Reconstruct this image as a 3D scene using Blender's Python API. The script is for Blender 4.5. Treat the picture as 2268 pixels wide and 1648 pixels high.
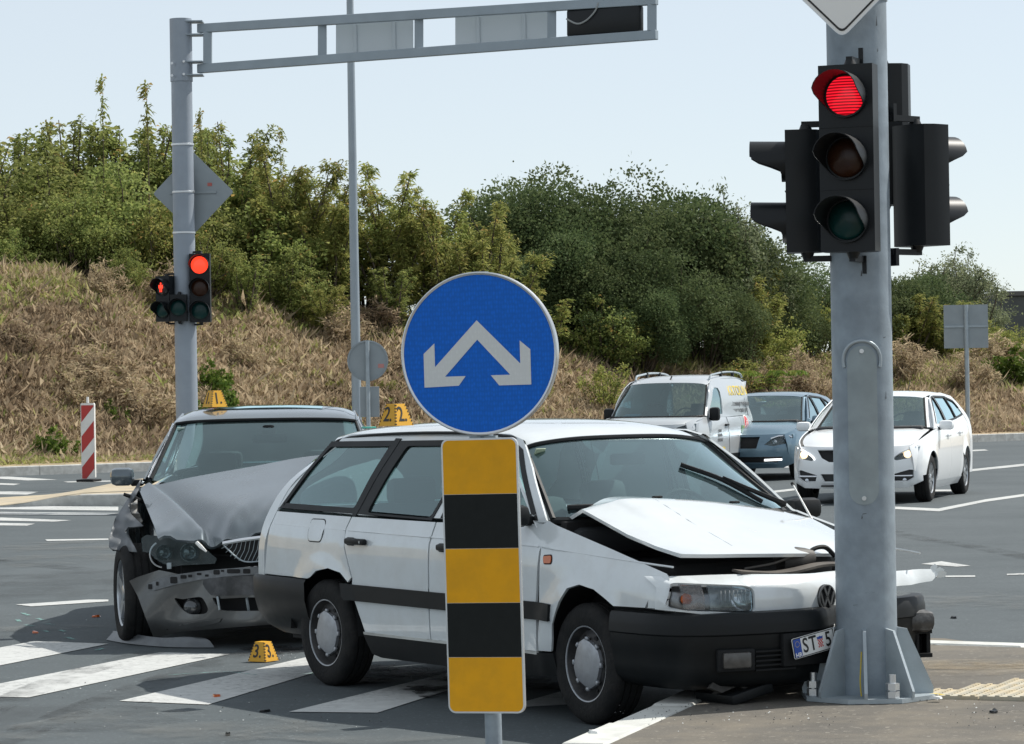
import bpy, bmesh, math, random
import numpy as np
from mathutils import Vector, Matrix
from mathutils.geometry import delaunay_2d_cdt
random.seed(7)
rng = np.random.default_rng(11)
for o in list(bpy.data.objects):
    bpy.data.objects.remove(o, do_unlink=True)
SC = bpy.context.scene
COL = SC.collection
R = math.radians

# ------------------------------------------------------------------ camera
FPX, CXP, CYP, CAMH, PITCH, ROLL = 6800., 1134., 824., 1.674, 27/6800., 0.0166   # measured in a 2268 px wide picture
_fw = np.array([0, math.cos(PITCH), math.sin(PITCH)])
_up0 = np.array([0, -math.sin(PITCH), math.cos(PITCH)])
_rt0 = np.array([1., 0, 0])
_rt = _rt0*math.cos(ROLL) - _up0*math.sin(ROLL)
_up = _up0*math.cos(ROLL) + _rt0*math.sin(ROLL)
cam_d = bpy.data.cameras.new('camera')
cam = bpy.data.objects.new('camera', cam_d)
COL.objects.link(cam)
cam_d.sensor_width = 36.0
cam_d.lens = 36.0*FPX/2268.0
cam_d.clip_start = 0.5
cam_d.clip_end = 3000
cam.matrix_world = Matrix(((_rt[0], _up[0], -_fw[0], 0), (_rt[1], _up[1], -_fw[1], 0), (_rt[2], _up[2], -_fw[2], CAMH), (0, 0, 0, 1)))
SC.camera = cam

# ------------------------------------------------------------------ sky, sun, exposure
SUN_DIR = Vector((.75, .40, 1.0)).normalized()          # from the scene towards the sun
SUN_EL = math.asin(SUN_DIR.z)
SUN_AZ = math.atan2(SUN_DIR.x, SUN_DIR.y)
world = bpy.data.worlds.new('World')
SC.world = world
world.use_nodes = True
wn = world.node_tree
wn.nodes.clear()
w_out = wn.nodes.new('ShaderNodeOutputWorld')
w_bg = wn.nodes.new('ShaderNodeBackground')
w_sky = wn.nodes.new('ShaderNodeTexSky')
w_sky.sky_type = 'NISHITA'
w_sky.sun_disc = False
w_sky.sun_elevation = SUN_EL
w_sky.sun_rotation = SUN_AZ
w_sky.altitude = 20
w_sky.air_density = 0.75
w_sky.dust_density = 0.3
w_sky.ozone_density = 1.2
w_bg.inputs['Strength'].default_value = 0.115
w_veil = wn.nodes.new('ShaderNodeMix')                 # even, thin late-summer veil over the whole clear sky
w_veil.data_type = 'RGBA'
w_veil.inputs[0].default_value = 0.68
w_veil.inputs[7].default_value = (5.5, 5.85, 5.95, 1)
wn.links.new(w_sky.outputs[0], w_veil.inputs[6])
wn.links.new(w_veil.outputs[2], w_bg.inputs['Color'])
wn.links.new(w_bg.outputs[0], w_out.inputs['Surface'])
sun_d = bpy.data.lights.new('sun', 'SUN')
sun_d.energy = 4.2
sun_d.angle = R(0.55)
sun_d.color = (1.0, 0.955, 0.88)
sun = bpy.data.objects.new('sun', sun_d)
COL.objects.link(sun)
sun.rotation_euler = SUN_DIR.to_track_quat('Z', 'Y').to_euler()
SC.render.engine = 'CYCLES'
SC.view_settings.view_transform = 'Standard'
SC.view_settings.look = 'None'
SC.view_settings.exposure = 0.35
SC.view_settings.gamma = 1.0
SC.view_settings.use_curve_mapping = False
SC.cycles.max_bounces = 8
SC.cycles.transparent_max_bounces = 24
# ------------------------------------------------------------------ pixel <-> world helpers (2268 px wide picture)
CAMP = np.array([0, 0, CAMH])
def ray(x, y):
    return _rt*((x-CXP)/FPX) + _up*((CYP-y)/FPX) + _fw
def gnd(x, y, z=0.):
    d = ray(x, y)
    p = CAMP + d*((z-CAMH)/d[2])
    return (float(p[0]), float(p[1]), float(z))
def at(x, y, Y):
    d = ray(x, y)
    p = CAMP + d*(Y/d[1])
    return (float(p[0]), float(p[1]), float(p[2]))
class Frame:
    """local frame of a thing: x forward, y left, z up"""
    def __init__(s, ox, oy, head, oz=0.):
        s.o = np.array([ox, oy, oz]); s.h = head
        s.f = np.array([math.cos(head), math.sin(head), 0]); s.l = np.array([-math.sin(head), math.cos(head), 0]); s.u = np.array([0, 0, 1.])
    def inv(s, px, py, x=None, y=None, z=None):
        d = ray(px, py); c = CAMP - s.o
        ax, v = (s.f, x) if x is not None else (s.l, y) if y is not None else (s.u, z)
        q = c + d*((v - c@ax)/(d@ax))
        return (float(q@s.f), float(q@s.l), float(q@s.u))

# ------------------------------------------------------------------ materials
def _lin(c):
    return tuple(c) + (1.0,) if len(c) == 3 else tuple(c)
def mk(name, base, rough=.5, metal=0., spec=.5, coat=0., var=0., vscale=3., bump=0., bscale=40., emit=None, estr=0., dirt=None, detail=5., trans=0.):
    m = bpy.data.materials.new(name); m.use_nodes = True
    nt = m.node_tree; n = nt.nodes; L = nt.links
    b = n['Principled BSDF']
    b.inputs['Base Color'].default_value = _lin(base)
    b.inputs['Roughness'].default_value = rough
    b.inputs['Metallic'].default_value = metal
    b.inputs['Specular IOR Level'].default_value = spec
    b.inputs['Coat Weight'].default_value = coat
    b.inputs['Coat Roughness'].default_value = .04
    if emit:
        b.inputs['Emission Color'].default_value = _lin(emit); b.inputs['Emission Strength'].default_value = estr
    tc = n.new('ShaderNodeTexCoord')
    colsock = None
    if var > 0:
        t = n.new('ShaderNodeTexNoise'); t.inputs['Scale'].default_value = vscale; t.inputs['Detail'].default_value = detail
        L.new(tc.outputs['Object'], t.inputs['Vector'])
        r = n.new('ShaderNodeMapRange'); r.inputs[1].default_value = .3; r.inputs[2].default_value = .7
        r.inputs[3].default_value = 1-var; r.inputs[4].default_value = 1+var
        L.new(t.outputs['Fac'], r.inputs[0])
        mx = n.new('ShaderNodeVectorMath'); mx.operation = 'SCALE'
        mx.inputs[0].default_value = base[:3]
        L.new(r.outputs[0], mx.inputs['Scale'])
        colsock = mx.outputs[0]
    if dirt:
        dc, amt, dsc = dirt
        t = n.new('ShaderNodeTexNoise'); t.inputs['Scale'].default_value = dsc; t.inputs['Detail'].default_value = 8; t.inputs['Roughness'].default_value = .65
        L.new(tc.outputs['Object'], t.inputs['Vector'])
        r = n.new('ShaderNodeMapRange'); r.inputs[1].default_value = .42; r.inputs[2].default_value = .75; r.inputs[3].default_value = 0; r.inputs[4].default_value = amt
        L.new(t.outputs['Fac'], r.inputs[0])
        mx = n.new('ShaderNodeMix'); mx.data_type = 'RGBA'
        mx.inputs[7].default_value = _lin(dc)
        L.new(r.outputs[0], mx.inputs[0])
        if colsock: L.new(colsock, mx.inputs[6])
        else: mx.inputs[6].default_value = _lin(base)
        colsock = mx.outputs[2]
        rr = n.new('ShaderNodeMapRange'); rr.inputs[1].default_value = 0; rr.inputs[2].default_value = 1; rr.inputs[3].default_value = rough; rr.inputs[4].default_value = min(1, rough+.45)
        L.new(r.outputs[0], rr.inputs[0]); L.new(rr.outputs[0], b.inputs['Roughness'])
    if colsock:
        L.new(colsock, b.inputs['Base Color'])
    if bump > 0:
        t = n.new('ShaderNodeTexNoise'); t.inputs['Scale'].default_value = bscale; t.inputs['Detail'].default_value = 4
        L.new(tc.outputs['Object'], t.inputs['Vector'])
        bp = n.new('ShaderNodeBump'); bp.inputs['Strength'].default_value = bump; bp.inputs['Distance'].default_value = .02
        L.new(t.outputs['Fac'], bp.inputs['Height']); L.new(bp.outputs[0], b.inputs['Normal'])
    return m
def ragged(m, scale, lo, hi, detail=7., top=1.):
    """breaks a thin film up into ragged spots"""
    nt = m.node_tree; n = nt.nodes; L = nt.links; b = n['Principled BSDF']
    tc = n.new('ShaderNodeTexCoord'); t = n.new('ShaderNodeTexNoise'); t.inputs['Scale'].default_value = scale; t.inputs['Detail'].default_value = detail; t.inputs['Roughness'].default_value = .7
    L.new(tc.outputs['Object'], t.inputs['Vector'])
    r = n.new('ShaderNodeMapRange'); r.inputs[1].default_value = lo; r.inputs[2].default_value = hi; r.inputs[4].default_value = top
    L.new(t.outputs['Fac'], r.inputs[0]); L.new(r.outputs[0], b.inputs['Alpha'])
    return m
def mk_glass(name, tint, refl=1.0, film=.0, filmc=(.5, .55, .55), fscale=6., rough=0.02, rc=(.78, .98, 1.)):
    """thin pane: tinted see-through plus mirror reflection, and a film of dust"""
    m = bpy.data.materials.new(name); m.use_nodes = True
    nt = m.node_tree; n = nt.nodes; L = nt.links
    n.clear()
    out = n.new('ShaderNodeOutputMaterial')
    tr = n.new('ShaderNodeBsdfTransparent'); tr.inputs[0].default_value = _lin(tint)
    gl = n.new('ShaderNodeBsdfGlossy'); gl.inputs['Roughness'].default_value = rough; gl.inputs[0].default_value = _lin(rc)
    fr = n.new('ShaderNodeFresnel'); fr.inputs[0].default_value = 1.52
    mu = n.new('ShaderNodeMath'); mu.operation = 'MULTIPLY'; mu.use_clamp = True; mu.inputs[1].default_value = refl
    L.new(fr.outputs[0], mu.inputs[0])
    m1 = n.new('ShaderNodeMixShader'); L.new(mu.outputs[0], m1.inputs[0]); L.new(tr.outputs[0], m1.inputs[1]); L.new(gl.outputs[0], m1.inputs[2])
    last = m1
    if film > 0:
        d0 = n.new('ShaderNodeBsdfDiffuse'); d0.inputs[0].default_value = _lin(filmc); d1 = n.new('ShaderNodeBsdfTranslucent'); d1.inputs[0].default_value = _lin(filmc)
        df = n.new('ShaderNodeMixShader'); df.inputs[0].default_value = .5; L.new(d0.outputs[0], df.inputs[1]); L.new(d1.outputs[0], df.inputs[2])
        tc = n.new('ShaderNodeTexCoord'); t = n.new('ShaderNodeTexNoise'); t.inputs['Scale'].default_value = fscale; t.inputs['Detail'].default_value = 6
        L.new(tc.outputs['Object'], t.inputs['Vector'])
        r = n.new('ShaderNodeMapRange'); r.inputs[1].default_value = .3; r.inputs[2].default_value = .75; r.inputs[3].default_value = film*.5; r.inputs[4].default_value = film*1.4
        L.new(t.outputs['Fac'], r.inputs[0])
        m2 = n.new('ShaderNodeMixShader'); L.new(r.outputs[0], m2.inputs[0]); L.new(m1.outputs[0], m2.inputs[1]); L.new(df.outputs[0], m2.inputs[2])
        last = m2
    L.new(last.outputs[0], out.inputs['Surface'])
    return m

# ------------------------------------------------------------------ objects
def obj(name, me, mat=None, parent=None, loc=None):
    o = bpy.data.objects.new(name, me)
    COL.objects.link(o)
    if mat is not None and me is not None:
        me.materials.clear()
        for k in (mat if isinstance(mat, (list, tuple)) else [mat]):
            me.materials.append(k)
    if parent is not None: o.parent = parent
    if loc is not None: o.location = loc
    return o
def tag(o, label=None, cat=None, group=None, kind=None):
    if label: o['label'] = label
    if cat: o['category'] = cat
    if group: o['group'] = group
    if kind: o['kind'] = kind
    return o
def thing(name, label, cat, loc=(0, 0, 0), rz=0., group=None):
    o = bpy.data.objects.new(name, None); COL.objects.link(o)
    o.empty_display_size = .3
    o.location = loc; o.rotation_euler = (0, 0, rz)
    return tag(o, label, cat, group)
def dup(root, loc, rz, label, group=None, scale=None):
    r = root.copy(); COL.objects.link(r); r.location = loc; r.rotation_euler = (0, 0, rz)
    if scale is not None: r.scale = scale
    r['label'] = label
    if group: r['group'] = group
    for ch in list(root.children):
        c = ch.copy(); COL.objects.link(c); c.parent = r
        for g in list(ch.children):
            d = g.copy(); COL.objects.link(d); d.parent = c
    return r
def mesh(name, v, f, smooth=True, sharp=35.):
    me = bpy.data.meshes.new(name)
    me.from_pydata([tuple(map(float, p)) for p in v], [], f)
    me.validate(verbose=False)
    if smooth:
        me.polygons.foreach_set('use_smooth', [True]*len(me.polygons))
        me.set_sharp_from_angle(angle=R(sharp))
    me.update()
    return me
class MB:
    """collects simple shapes for one mesh object"""
    def __init__(s): s.v = []; s.f = []
    def add(s, v, f):
        b = len(s.v); s.v += [tuple(p) for p in v]; s.f += [tuple(i+b for i in q) for q in f]; return s
    def box(s, c, d, rot=None, bev=0.):
        bm = bmesh.new(); bmesh.ops.create_cube(bm, size=1.)
        for v in bm.verts: v.co = Vector((v.co.x*d[0], v.co.y*d[1], v.co.z*d[2]))
        if bev: bmesh.ops.bevel(bm, geom=bm.edges[:], offset=bev, segments=2, affect='EDGES', profile=.5)
        M = (rot.to_4x4() if rot is not None else Matrix.Identity(4)); M = Matrix.Translation(c) @ M
        bm.verts.index_update()
        s.add([M @ v.co for v in bm.verts], [[v.index for v in f.verts] for f in bm.faces]); bm.free(); return s
    def cyl(s, p0, p1, r0, r1=None, n=20, cap=True):
        r1 = r0 if r1 is None else r1
        p0 = Vector(p0); p1 = Vector(p1); d = (p1-p0).normalized()
        a = d.orthogonal().normalized(); b = d.cross(a)
        vs = []
        for p, r in ((p0, r0), (p1, r1)):
            for i in range(n):
                t = 2*math.pi*i/n; vs.append(p + a*(r*math.cos(t)) + b*(r*math.sin(t)))
        fs = [(i, (i+1) % n, n+(i+1) % n, n+i) for i in range(n)]
        if cap: fs += [tuple(reversed(range(n))), tuple(range(n, 2*n))]
        return s.add(vs, fs)
    def tube(s, pts, r, n=8, cap=True):
        pts = [Vector(p) for p in pts]; m = len(pts)
        rs = r if isinstance(r, (list, tuple)) else [r]*m
        vs = []; prev = None
        for i, p in enumerate(pts):
            d = (pts[min(i+1, m-1)] - pts[max(i-1, 0)]).normalized()
            if prev is None: a = d.orthogonal().normalized()
            else:
                a = prev - d*prev.dot(d); a = a.normalized() if a.length > 1e-6 else d.orthogonal().normalized()
            prev = a; b = d.cross(a)
            for k in range(n):
                t = 2*math.pi*k/n; vs.append(p + a*(rs[i]*math.cos(t)) + b*(rs[i]*math.sin(t)))
        fs = [(i*n+k, i*n+(k+1) % n, (i+1)*n+(k+1) % n, (i+1)*n+k) for i in range(m-1) for k in range(n)]
        if cap: fs += [tuple(reversed(range(n))), tuple(range((m-1)*n, m*n))]
        return s.add(vs, fs)
    def lathe(s, prof, o, ax, n=32, close=False):
        """prof: (radius, distance along ax)"""
        o = Vector(o); d = Vector(ax).normalized(); a = d.orthogonal().normalized(); b = d.cross(a)
        vs = []
        for r, h in prof:
            for i in range(n):
                t = 2*math.pi*i/n; vs.append(o + d*h + a*(r*math.cos(t)) + b*(r*math.sin(t)))
        m = len(prof)
        fs = [(i*n+k, i*n+(k+1) % n, (i+1)*n+(k+1) % n, (i+1)*n+k) for i in range(m-1) for k in range(n)]
        if close: fs += [((m-1)*n+k, (m-1)*n+(k+1) % n, (k+1) % n, k) for k in range(n)]
        return s.add(vs, fs)
    def prism(s, poly, o, ex, ey, depth):
        """flat polygon in the frame o + u*ex + v*ey, thickened along ex x ey"""
        o = Vector(o); ex = Vector(ex); ey = Vector(ey); nz = ex.cross(ey).normalized()
        n = len(poly)
        vs = [o+ex*u+ey*v for u, v in poly] + [o+ex*u+ey*v+nz*depth for u, v in poly]
        fs = [tuple(reversed(range(n))), tuple(range(n, 2*n))] + [(i, (i+1) % n, n+(i+1) % n, n+i) for i in range(n)]
        return s.add(vs, fs)
    def build(s, name, mat, parent=None, smooth=True, sharp=35., loc=None):
        return obj(name, mesh(name, s.v, s.f, smooth, sharp), mat, parent, loc)
def rect_poly(w, h, r=0., n=5):
    if r <= 0: return [(-w/2, -h/2), (w/2, -h/2), (w/2, h/2), (-w/2, h/2)]
    out = []
    for cx, cy, a in ((w/2-r, -h/2+r, -90), (w/2-r, h/2-r, 0), (-w/2+r, h/2-r, 90), (-w/2+r, -h/2+r, 180)):
        for k in range(n+1):
            t = R(a + 90*k/n); out.append((cx+r*math.cos(t), cy+r*math.sin(t)))
    return out
def circ(cx, cy, r, n=32, a0=0., a1=360.):
    full = abs(a1-a0) >= 359.9
    return [(cx+r*math.cos(R(a0+(a1-a0)*i/(n if full else n-1))), cy+r*math.sin(R(a0+(a1-a0)*i/(n if full else n-1)))) for i in range(n)]
def lerp_tab(t, x):
    if x <= t[0][0]: return t[0][1]
    for (a, va), (b, vb) in zip(t, t[1:]):
        if x <= b: return va + (vb-va)*(x-a)/(b-a)
    return t[-1][1]
def smooth_tab(t):
    """smooth interpolation of a table (monotone-ish hermite)"""
    xs = [p[0] for p in t]; ys = [p[1] for p in t]; n = len(t)
    ms = []
    for i in range(n):
        if i == 0: ms.append((ys[1]-ys[0])/(xs[1]-xs[0]))
        elif i == n-1: ms.append((ys[-1]-ys[-2])/(xs[-1]-xs[-2]))
        else: ms.append(.5*((ys[i]-ys[i-1])/(xs[i]-xs[i-1]) + (ys[i+1]-ys[i])/(xs[i+1]-xs[i])))
    def fn(x):
        if x <= xs[0]: return ys[0]
        if x >= xs[-1]: return ys[-1]
        for i in range(n-1):
            if x <= xs[i+1]:
                h = xs[i+1]-xs[i]; t_ = (x-xs[i])/h
                return (2*t_**3-3*t_**2+1)*ys[i] + (t_**3-2*t_**2+t_)*h*ms[i] + (-2*t_**3+3*t_**2)*ys[i+1] + (t_**3-t_**2)*h*ms[i+1]
    return fn
def sstep(a, b, x):
    t = min(1, max(0, (x-a)/(b-a))); return t*t*(3-2*t)
def crom(pts, n=6, closed=False):
    """Catmull-Rom through points of any dimension"""
    P = [np.array(p, float) for p in pts]; m = len(P); out = []
    for i in range(m if closed else m-1):
        p1, p2 = P[i], P[(i+1) % m]
        p0 = P[i-1] if (closed or i > 0) else 2*p1-p2
        p3 = P[(i+2) % m] if (closed or i+2 < m) else 2*p2-p1
        for k in range(n):
            t = k/n
            out.append(.5*((2*p1)+(-p0+p2)*t+(2*p0-5*p1+4*p2-p3)*t*t+(-p0+3*p1-3*p2+p3)*t**3))
    if not closed: out.append(P[-1])
    return [tuple(map(float, p)) for p in out]
def round_poly(poly, r, n=4):
    """rounds the corners of a polygon; r a number or one per corner"""
    out = []; m = len(poly)
    for i in range(m):
        ri = r[i] if isinstance(r, (list, tuple)) else r
        p = np.array(poly[i], float); a = np.array(poly[i-1], float); b = np.array(poly[(i+1) % m], float)
        if ri <= 0: out.append(tuple(p)); continue
        da = np.linalg.norm(a-p); db = np.linalg.norm(b-p)
        q0 = p+(a-p)*min(.45, ri/da); q1 = p+(b-p)*min(.45, ri/db)
        for k in range(n+1):
            t = k/n; out.append(tuple((1-t)**2*q0+2*t*(1-t)*p+t*t*q1))
    return out
def _inside(poly, pts):
    x, y = pts[:, 0], pts[:, 1]; c = np.zeros(len(pts), bool); P = np.array(poly)
    x1, y1 = P[:, 0], P[:, 1]; x2, y2 = np.roll(x1, 1), np.roll(y1, 1)
    for a, b, d, e in zip(x1, y1, x2, y2):
        if b == e: continue
        k = ((b > y) != (e > y)) & (x < (d-a)*(y-b)/(e-b)+a)
        c ^= k
    return c
def _dense(poly, res):
    out = []; m = len(poly)
    for i in range(m):
        p = np.array(poly[i], float); q = np.array(poly[(i+1) % m], float)
        k = max(1, int(np.linalg.norm(q-p)/res))
        for j in range(k): out.append(tuple(p+(q-p)*j/k))
    return out
def _inset(poly, d):
    P = np.array(poly, float); m = len(P)
    ar = sum(P[i][0]*P[(i+1) % m][1]-P[(i+1) % m][0]*P[i][1] for i in range(m))
    sg = 1 if ar > 0 else -1; out = []
    for i in range(m):
        e1 = P[i]-P[i-1]; e2 = P[(i+1) % m]-P[i]
        n1 = np.array([-e1[1], e1[0]])*sg/(np.linalg.norm(e1)+1e-9); n2 = np.array([-e2[1], e2[0]])*sg/(np.linalg.norm(e2)+1e-9)
        b = n1+n2; l = b@b
        b = b*(2/l) if l > .35 else n1
        out.append(tuple(P[i]+b*d))
    return out
def tri2d(poly, holes, res):
    poly = _dense(poly, res); holes = [_dense(h, res) for h in holes]
    pts = [Vector(p) for p in poly]; edges = [(i, (i+1) % len(poly)) for i in range(len(poly))]
    for h in holes:
        b = len(pts); pts += [Vector(p) for p in h]; edges += [(b+i, b+(i+1) % len(h)) for i in range(len(h))]
    A = np.array(poly); lo = A.min(0); hi = A.max(0)
    gx = np.arange(lo[0]+res*.5, hi[0], res); gy = np.arange(lo[1]+res*.5, hi[1], res)
    if len(gx) and len(gy):
        G = np.array([(x+(res*.25 if j % 2 else -res*.25), y) for j, y in enumerate(gy) for x in gx])
        k = _inside(poly, G)
        for h in holes: k &= ~_inside(h, G)
        G = G[k]
        B = np.array([tuple(p) for p in pts])
        if len(G):
            d = np.min(((G[:, None, :]-B[None, :, :])**2).sum(2), axis=1)
            G = G[d > (.45*res)**2]
        pts += [Vector(p) for p in G]
    V, E, Fc, *_ = delaunay_2d_cdt(pts, edges, [], 0, 1e-6)
    V = np.array([tuple(p) for p in V]); Fc = np.array([tuple(f) for f in Fc if len(f) == 3])
    C = V[Fc].mean(1)
    k = _inside(poly, C)
    for h in holes: k &= ~_inside(h, C)
    return V, Fc[k]
def panel(name, poly, fn, mat, parent, holes=(), res=.05, thick=.012, inset=0., off=0., ref=None, sharp=50., lip=True, flip=False):
    """sheet-metal panel: polygon in (u, v) laid on the surface fn(u, v), with a turned-in edge; ref = point the outside faces away from"""
    if inset: poly = _inset(poly, inset); holes = [_inset(h, -inset) for h in holes]
    V, T = tri2d(poly, list(holes), res)
    P = np.array([fn(u, v) for u, v in V]); e = 1e-3
    N = np.cross(np.array([fn(u+e, v) for u, v in V])-P, np.array([fn(u, v+e) for u, v in V])-P)
    N /= (np.linalg.norm(N, axis=1)[:, None]+1e-12)
    c = P.mean(0)
    r = np.array(ref if ref is not None else (c[0]*.5, 0, .5))
    if (N.mean(0)@(c-r)) < 0: N = -N
    if flip: N = -N
    tn = np.cross(P[T[:, 1]]-P[T[:, 0]], P[T[:, 2]]-P[T[:, 0]])
    bad = (tn*N[T[:, 0]]).sum(1) < 0
    T[bad] = T[bad][:, [0, 2, 1]]
    P = P+N*off
    v = [tuple(p) for p in P]; f = [tuple(int(i) for i in t) for t in T]
    if lip and thick > 0:
        cnt = {}
        for t in f:
            for a, b in ((t[0], t[1]), (t[1], t[2]), (t[2], t[0])):
                cnt[(a, b)] = cnt.get((a, b), 0)+1
        m0 = {}; m1 = {}
        for a, b in list(cnt):
            if (b, a) in cnt: continue
            for i in (a, b):
                if i not in m0:
                    m0[i] = len(v); v.append(tuple(P[i])); m1[i] = len(v); v.append(tuple(P[i]-N[i]*thick))
            f.append((m0[b], m0[a], m1[a], m1[b]))
    me = bpy.data.meshes.new(name); me.from_pydata(v, [], f)
    me.polygons.foreach_set('use_smooth', [True]*len(me.polygons)); me.set_sharp_from_angle(angle=R(sharp)); me.update()
    return obj(name, me, mat, parent)
def patch(name, rows, mat, parent, n=6, thick=.012, sharp=60., ref=None, smooth_rows=True, mirror=False, fold=None):
    """smooth sheet through a grid of points (rows of equal length); mirror: rows run from the middle (y=0) to the side"""
    if mirror:
        rows = [[(p[0], -p[1], p[2]) for p in reversed(r) if abs(p[1]) > 1e-6] + list(r) for r in rows]
    A = [crom(r, n) for r in rows]
    if smooth_rows: cols = [crom([a[i] for a in A], n) for i in range(len(A[0]))]
    else:
        cols = []
        for i in range(len(A[0])):
            c = []
            for a, b in zip(A, A[1:]): c += [tuple(np.array(a[i])*(1-t/n)+np.array(b[i])*(t/n)) for t in range(n)]
            cols.append(c+[A[-1][i]])
    nu, nv = len(cols), len(cols[0])
    P = np.array(cols)
    if fold is not None:
        P = np.array([[fold(p) for p in c] for c in P])
    du = np.gradient(P, axis=0); dv = np.gradient(P, axis=1); N = np.cross(du, dv); N /= (np.linalg.norm(N, axis=2)[..., None]+1e-12)
    c = P.reshape(-1, 3).mean(0); r = np.array(ref if ref is not None else (c[0]*.5, 0, .4))
    s = 1
    if (N.reshape(-1, 3).mean(0)@(c-r)) < 0: N = -N; s = -1
    v = [tuple(p) for p in P.reshape(-1, 3)]; f = []
    ix = lambda i, j: i*nv+j
    for i in range(nu-1):
        for j in range(nv-1):
            q = (ix(i, j), ix(i+1, j), ix(i+1, j+1), ix(i, j+1)); f.append(q if s == 1 else q[::-1])
    if thick > 0:
        b0 = len(v); back = [tuple(p) for p in (P-N*thick).reshape(-1, 3)]; v += back
        for i in range(nu-1):
            for j in range(nv-1):
                q = tuple(b0+k for k in (ix(i, j), ix(i+1, j), ix(i+1, j+1), ix(i, j+1))); f.append(q[::-1] if s == 1 else q)
        loop = [ix(i, 0) for i in range(nu)] + [ix(nu-1, j) for j in range(1, nv)] + [ix(i, nv-1) for i in range(nu-2, -1, -1)] + [ix(0, j) for j in range(nv-2, 0, -1)]
        m = len(loop); b1 = len(v)
        for k in loop: v.append(v[k])
        for k in loop: v.append(back[k])
        for k in range(m):
            q = (b1+k, b1+(k+1) % m, b1+m+(k+1) % m, b1+m+k); f.append(q[::-1] if s == 1 else q)
    me = bpy.data.meshes.new(name); me.from_pydata(v, [], f)
    me.polygons.foreach_set('use_smooth', [True]*len(me.polygons)); me.set_sharp_from_angle(angle=R(sharp)); me.update()
    return obj(name, me, mat, parent)
def sweep(name, plan, prof, mat, parent, n=5, ref=(0, 0, .4)):
    """bumper-like shell: plan = (x, y) points, prof = (z, outset) rows, top to bottom"""
    c = crom(plan, n); A = np.array(c)
    t = np.gradient(A, axis=0); nn = np.stack([t[:, 1], -t[:, 0]], 1); nn /= np.linalg.norm(nn, axis=1)[:, None]
    if ((A-np.array(ref[:2]))*nn).sum() < 0: nn = -nn
    rows = [[(p[0]+q[0]*o, p[1]+q[1]*o, z) for p, q in zip(A, nn)] for z, o in prof]
    v = [p for r in rows for p in r]; m = len(A); f = []
    for i in range(len(rows)-1):
        for j in range(m-1): f.append((i*m+j, i*m+j+1, (i+1)*m+j+1, (i+1)*m+j))
    me = mesh(name, v, f, True, 40.)
    return obj(name, me, mat, parent)
def text(name, s, size, mat, parent, o, ex, ey, extr=.0015, align='CENTER', sx=1., shear=0., bold=0.):
    cu = bpy.data.curves.new(name, 'FONT'); cu.body = s; cu.size = size; cu.align_x = align; cu.align_y = 'CENTER'
    cu.extrude = extr; cu.shear = shear; cu.offset = bold; cu.resolution_u = 3
    t = bpy.data.objects.new(name, cu); COL.objects.link(t)
    dg = bpy.context.evaluated_depsgraph_get()
    me = bpy.data.meshes.new_from_object(t.evaluated_get(dg))
    bpy.data.objects.remove(t, do_unlink=True); bpy.data.curves.remove(cu)
    ex = Vector(ex).normalized(); ey = Vector(ey).normalized(); ez = ex.cross(ey).normalized()
    M = Matrix.Translation(o) @ Matrix((ex*sx, ey, ez)).transposed().to_4x4()
    me.transform(M); me.name = name
    return obj(name, me, mat, parent)

# ------------------------------------------------------------------ shared materials
M = {}
M['galv'] = mk('galvanised_steel', (.25, .30, .345), .48, .2, var=.16, vscale=11, bump=.06, bscale=90, dirt=((.17, .20, .225), .55, 2.6))
M['galv2'] = mk('galvanised_plate', (.36, .41, .44), .5, .45, var=.10, vscale=9, bump=.06, bscale=60)
M['alu'] = mk('aluminium', (.62, .64, .66), .35, .9, var=.05)
M['signback'] = mk('sign_back_grey', (.29, .325, .345), .55, .3, var=.06, vscale=4)
M['housing'] = mk('black_housing', (.008, .010, .012), .42, spec=.3, var=.1, vscale=8)
M['rubber'] = mk('black_rubber', (.011, .012, .013), .7, spec=.25, var=.15, vscale=20)
M['tyre'] = mk('tyre_rubber', (.012, .0125, .013), .8, spec=.25, var=.2, vscale=14, bump=.25, bscale=60, dirt=((.055, .05, .046), .4, 9))
M['trim'] = mk('black_plastic', (.0075, .009, .010), .45, spec=.24, var=.12, vscale=6, dirt=((.026, .026, .026), .2, 7))
M['dark'] = mk('dark_cavity', (.010, .010, .011), .8)
M['interior'] = mk('interior_grey', (.035, .038, .042), .75, var=.1)
M['chrome'] = mk('chrome', (.75, .76, .78), .12, 1.)
M['steel'] = mk('wheel_steel', (.03, .03, .032), .5, .3, dirt=((.12, .11, .10), .5, 18))
M['hub'] = mk('hubcap_silver', (.40, .42, .45), .38, .6, var=.08, vscale=12, dirt=((.16, .15, .14), .4, 14))
M['alloy'] = mk('alloy_silver', (.46, .48, .50), .28, .85)
M['white_paint'] = mk('white_car_paint', (.665, .705, .72), .17, coat=1.0, var=.015, vscale=2, dirt=((.42, .41, .38), .28, 6))
M['orange'] = mk('orange_lens', (.60, .12, .02), .2, coat=.5)
M['redlens'] = mk('red_lens', (.42, .02, .015), .2, coat=.5)
M['lens'] = mk_glass('clear_lens', (.86, .9, .92), 1.3, .10, (.6, .63, .65), 30)
M['glass'] = mk_glass('window_glass', (.60, .72, .70), 1.0, .03)
M['white'] = mk('matt_white', (.78, .78, .76), .6)
M['blacktxt'] = mk('black_print', (.012, .012, .012), .5)
M['blueplate'] = mk('blue_print', (.02, .07, .35), .45)
M['plate'] = mk('plate_white', (.72, .73, .72), .4)
M['ornate'] = mk('red_print', (.55, .03, .03), .5)
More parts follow.
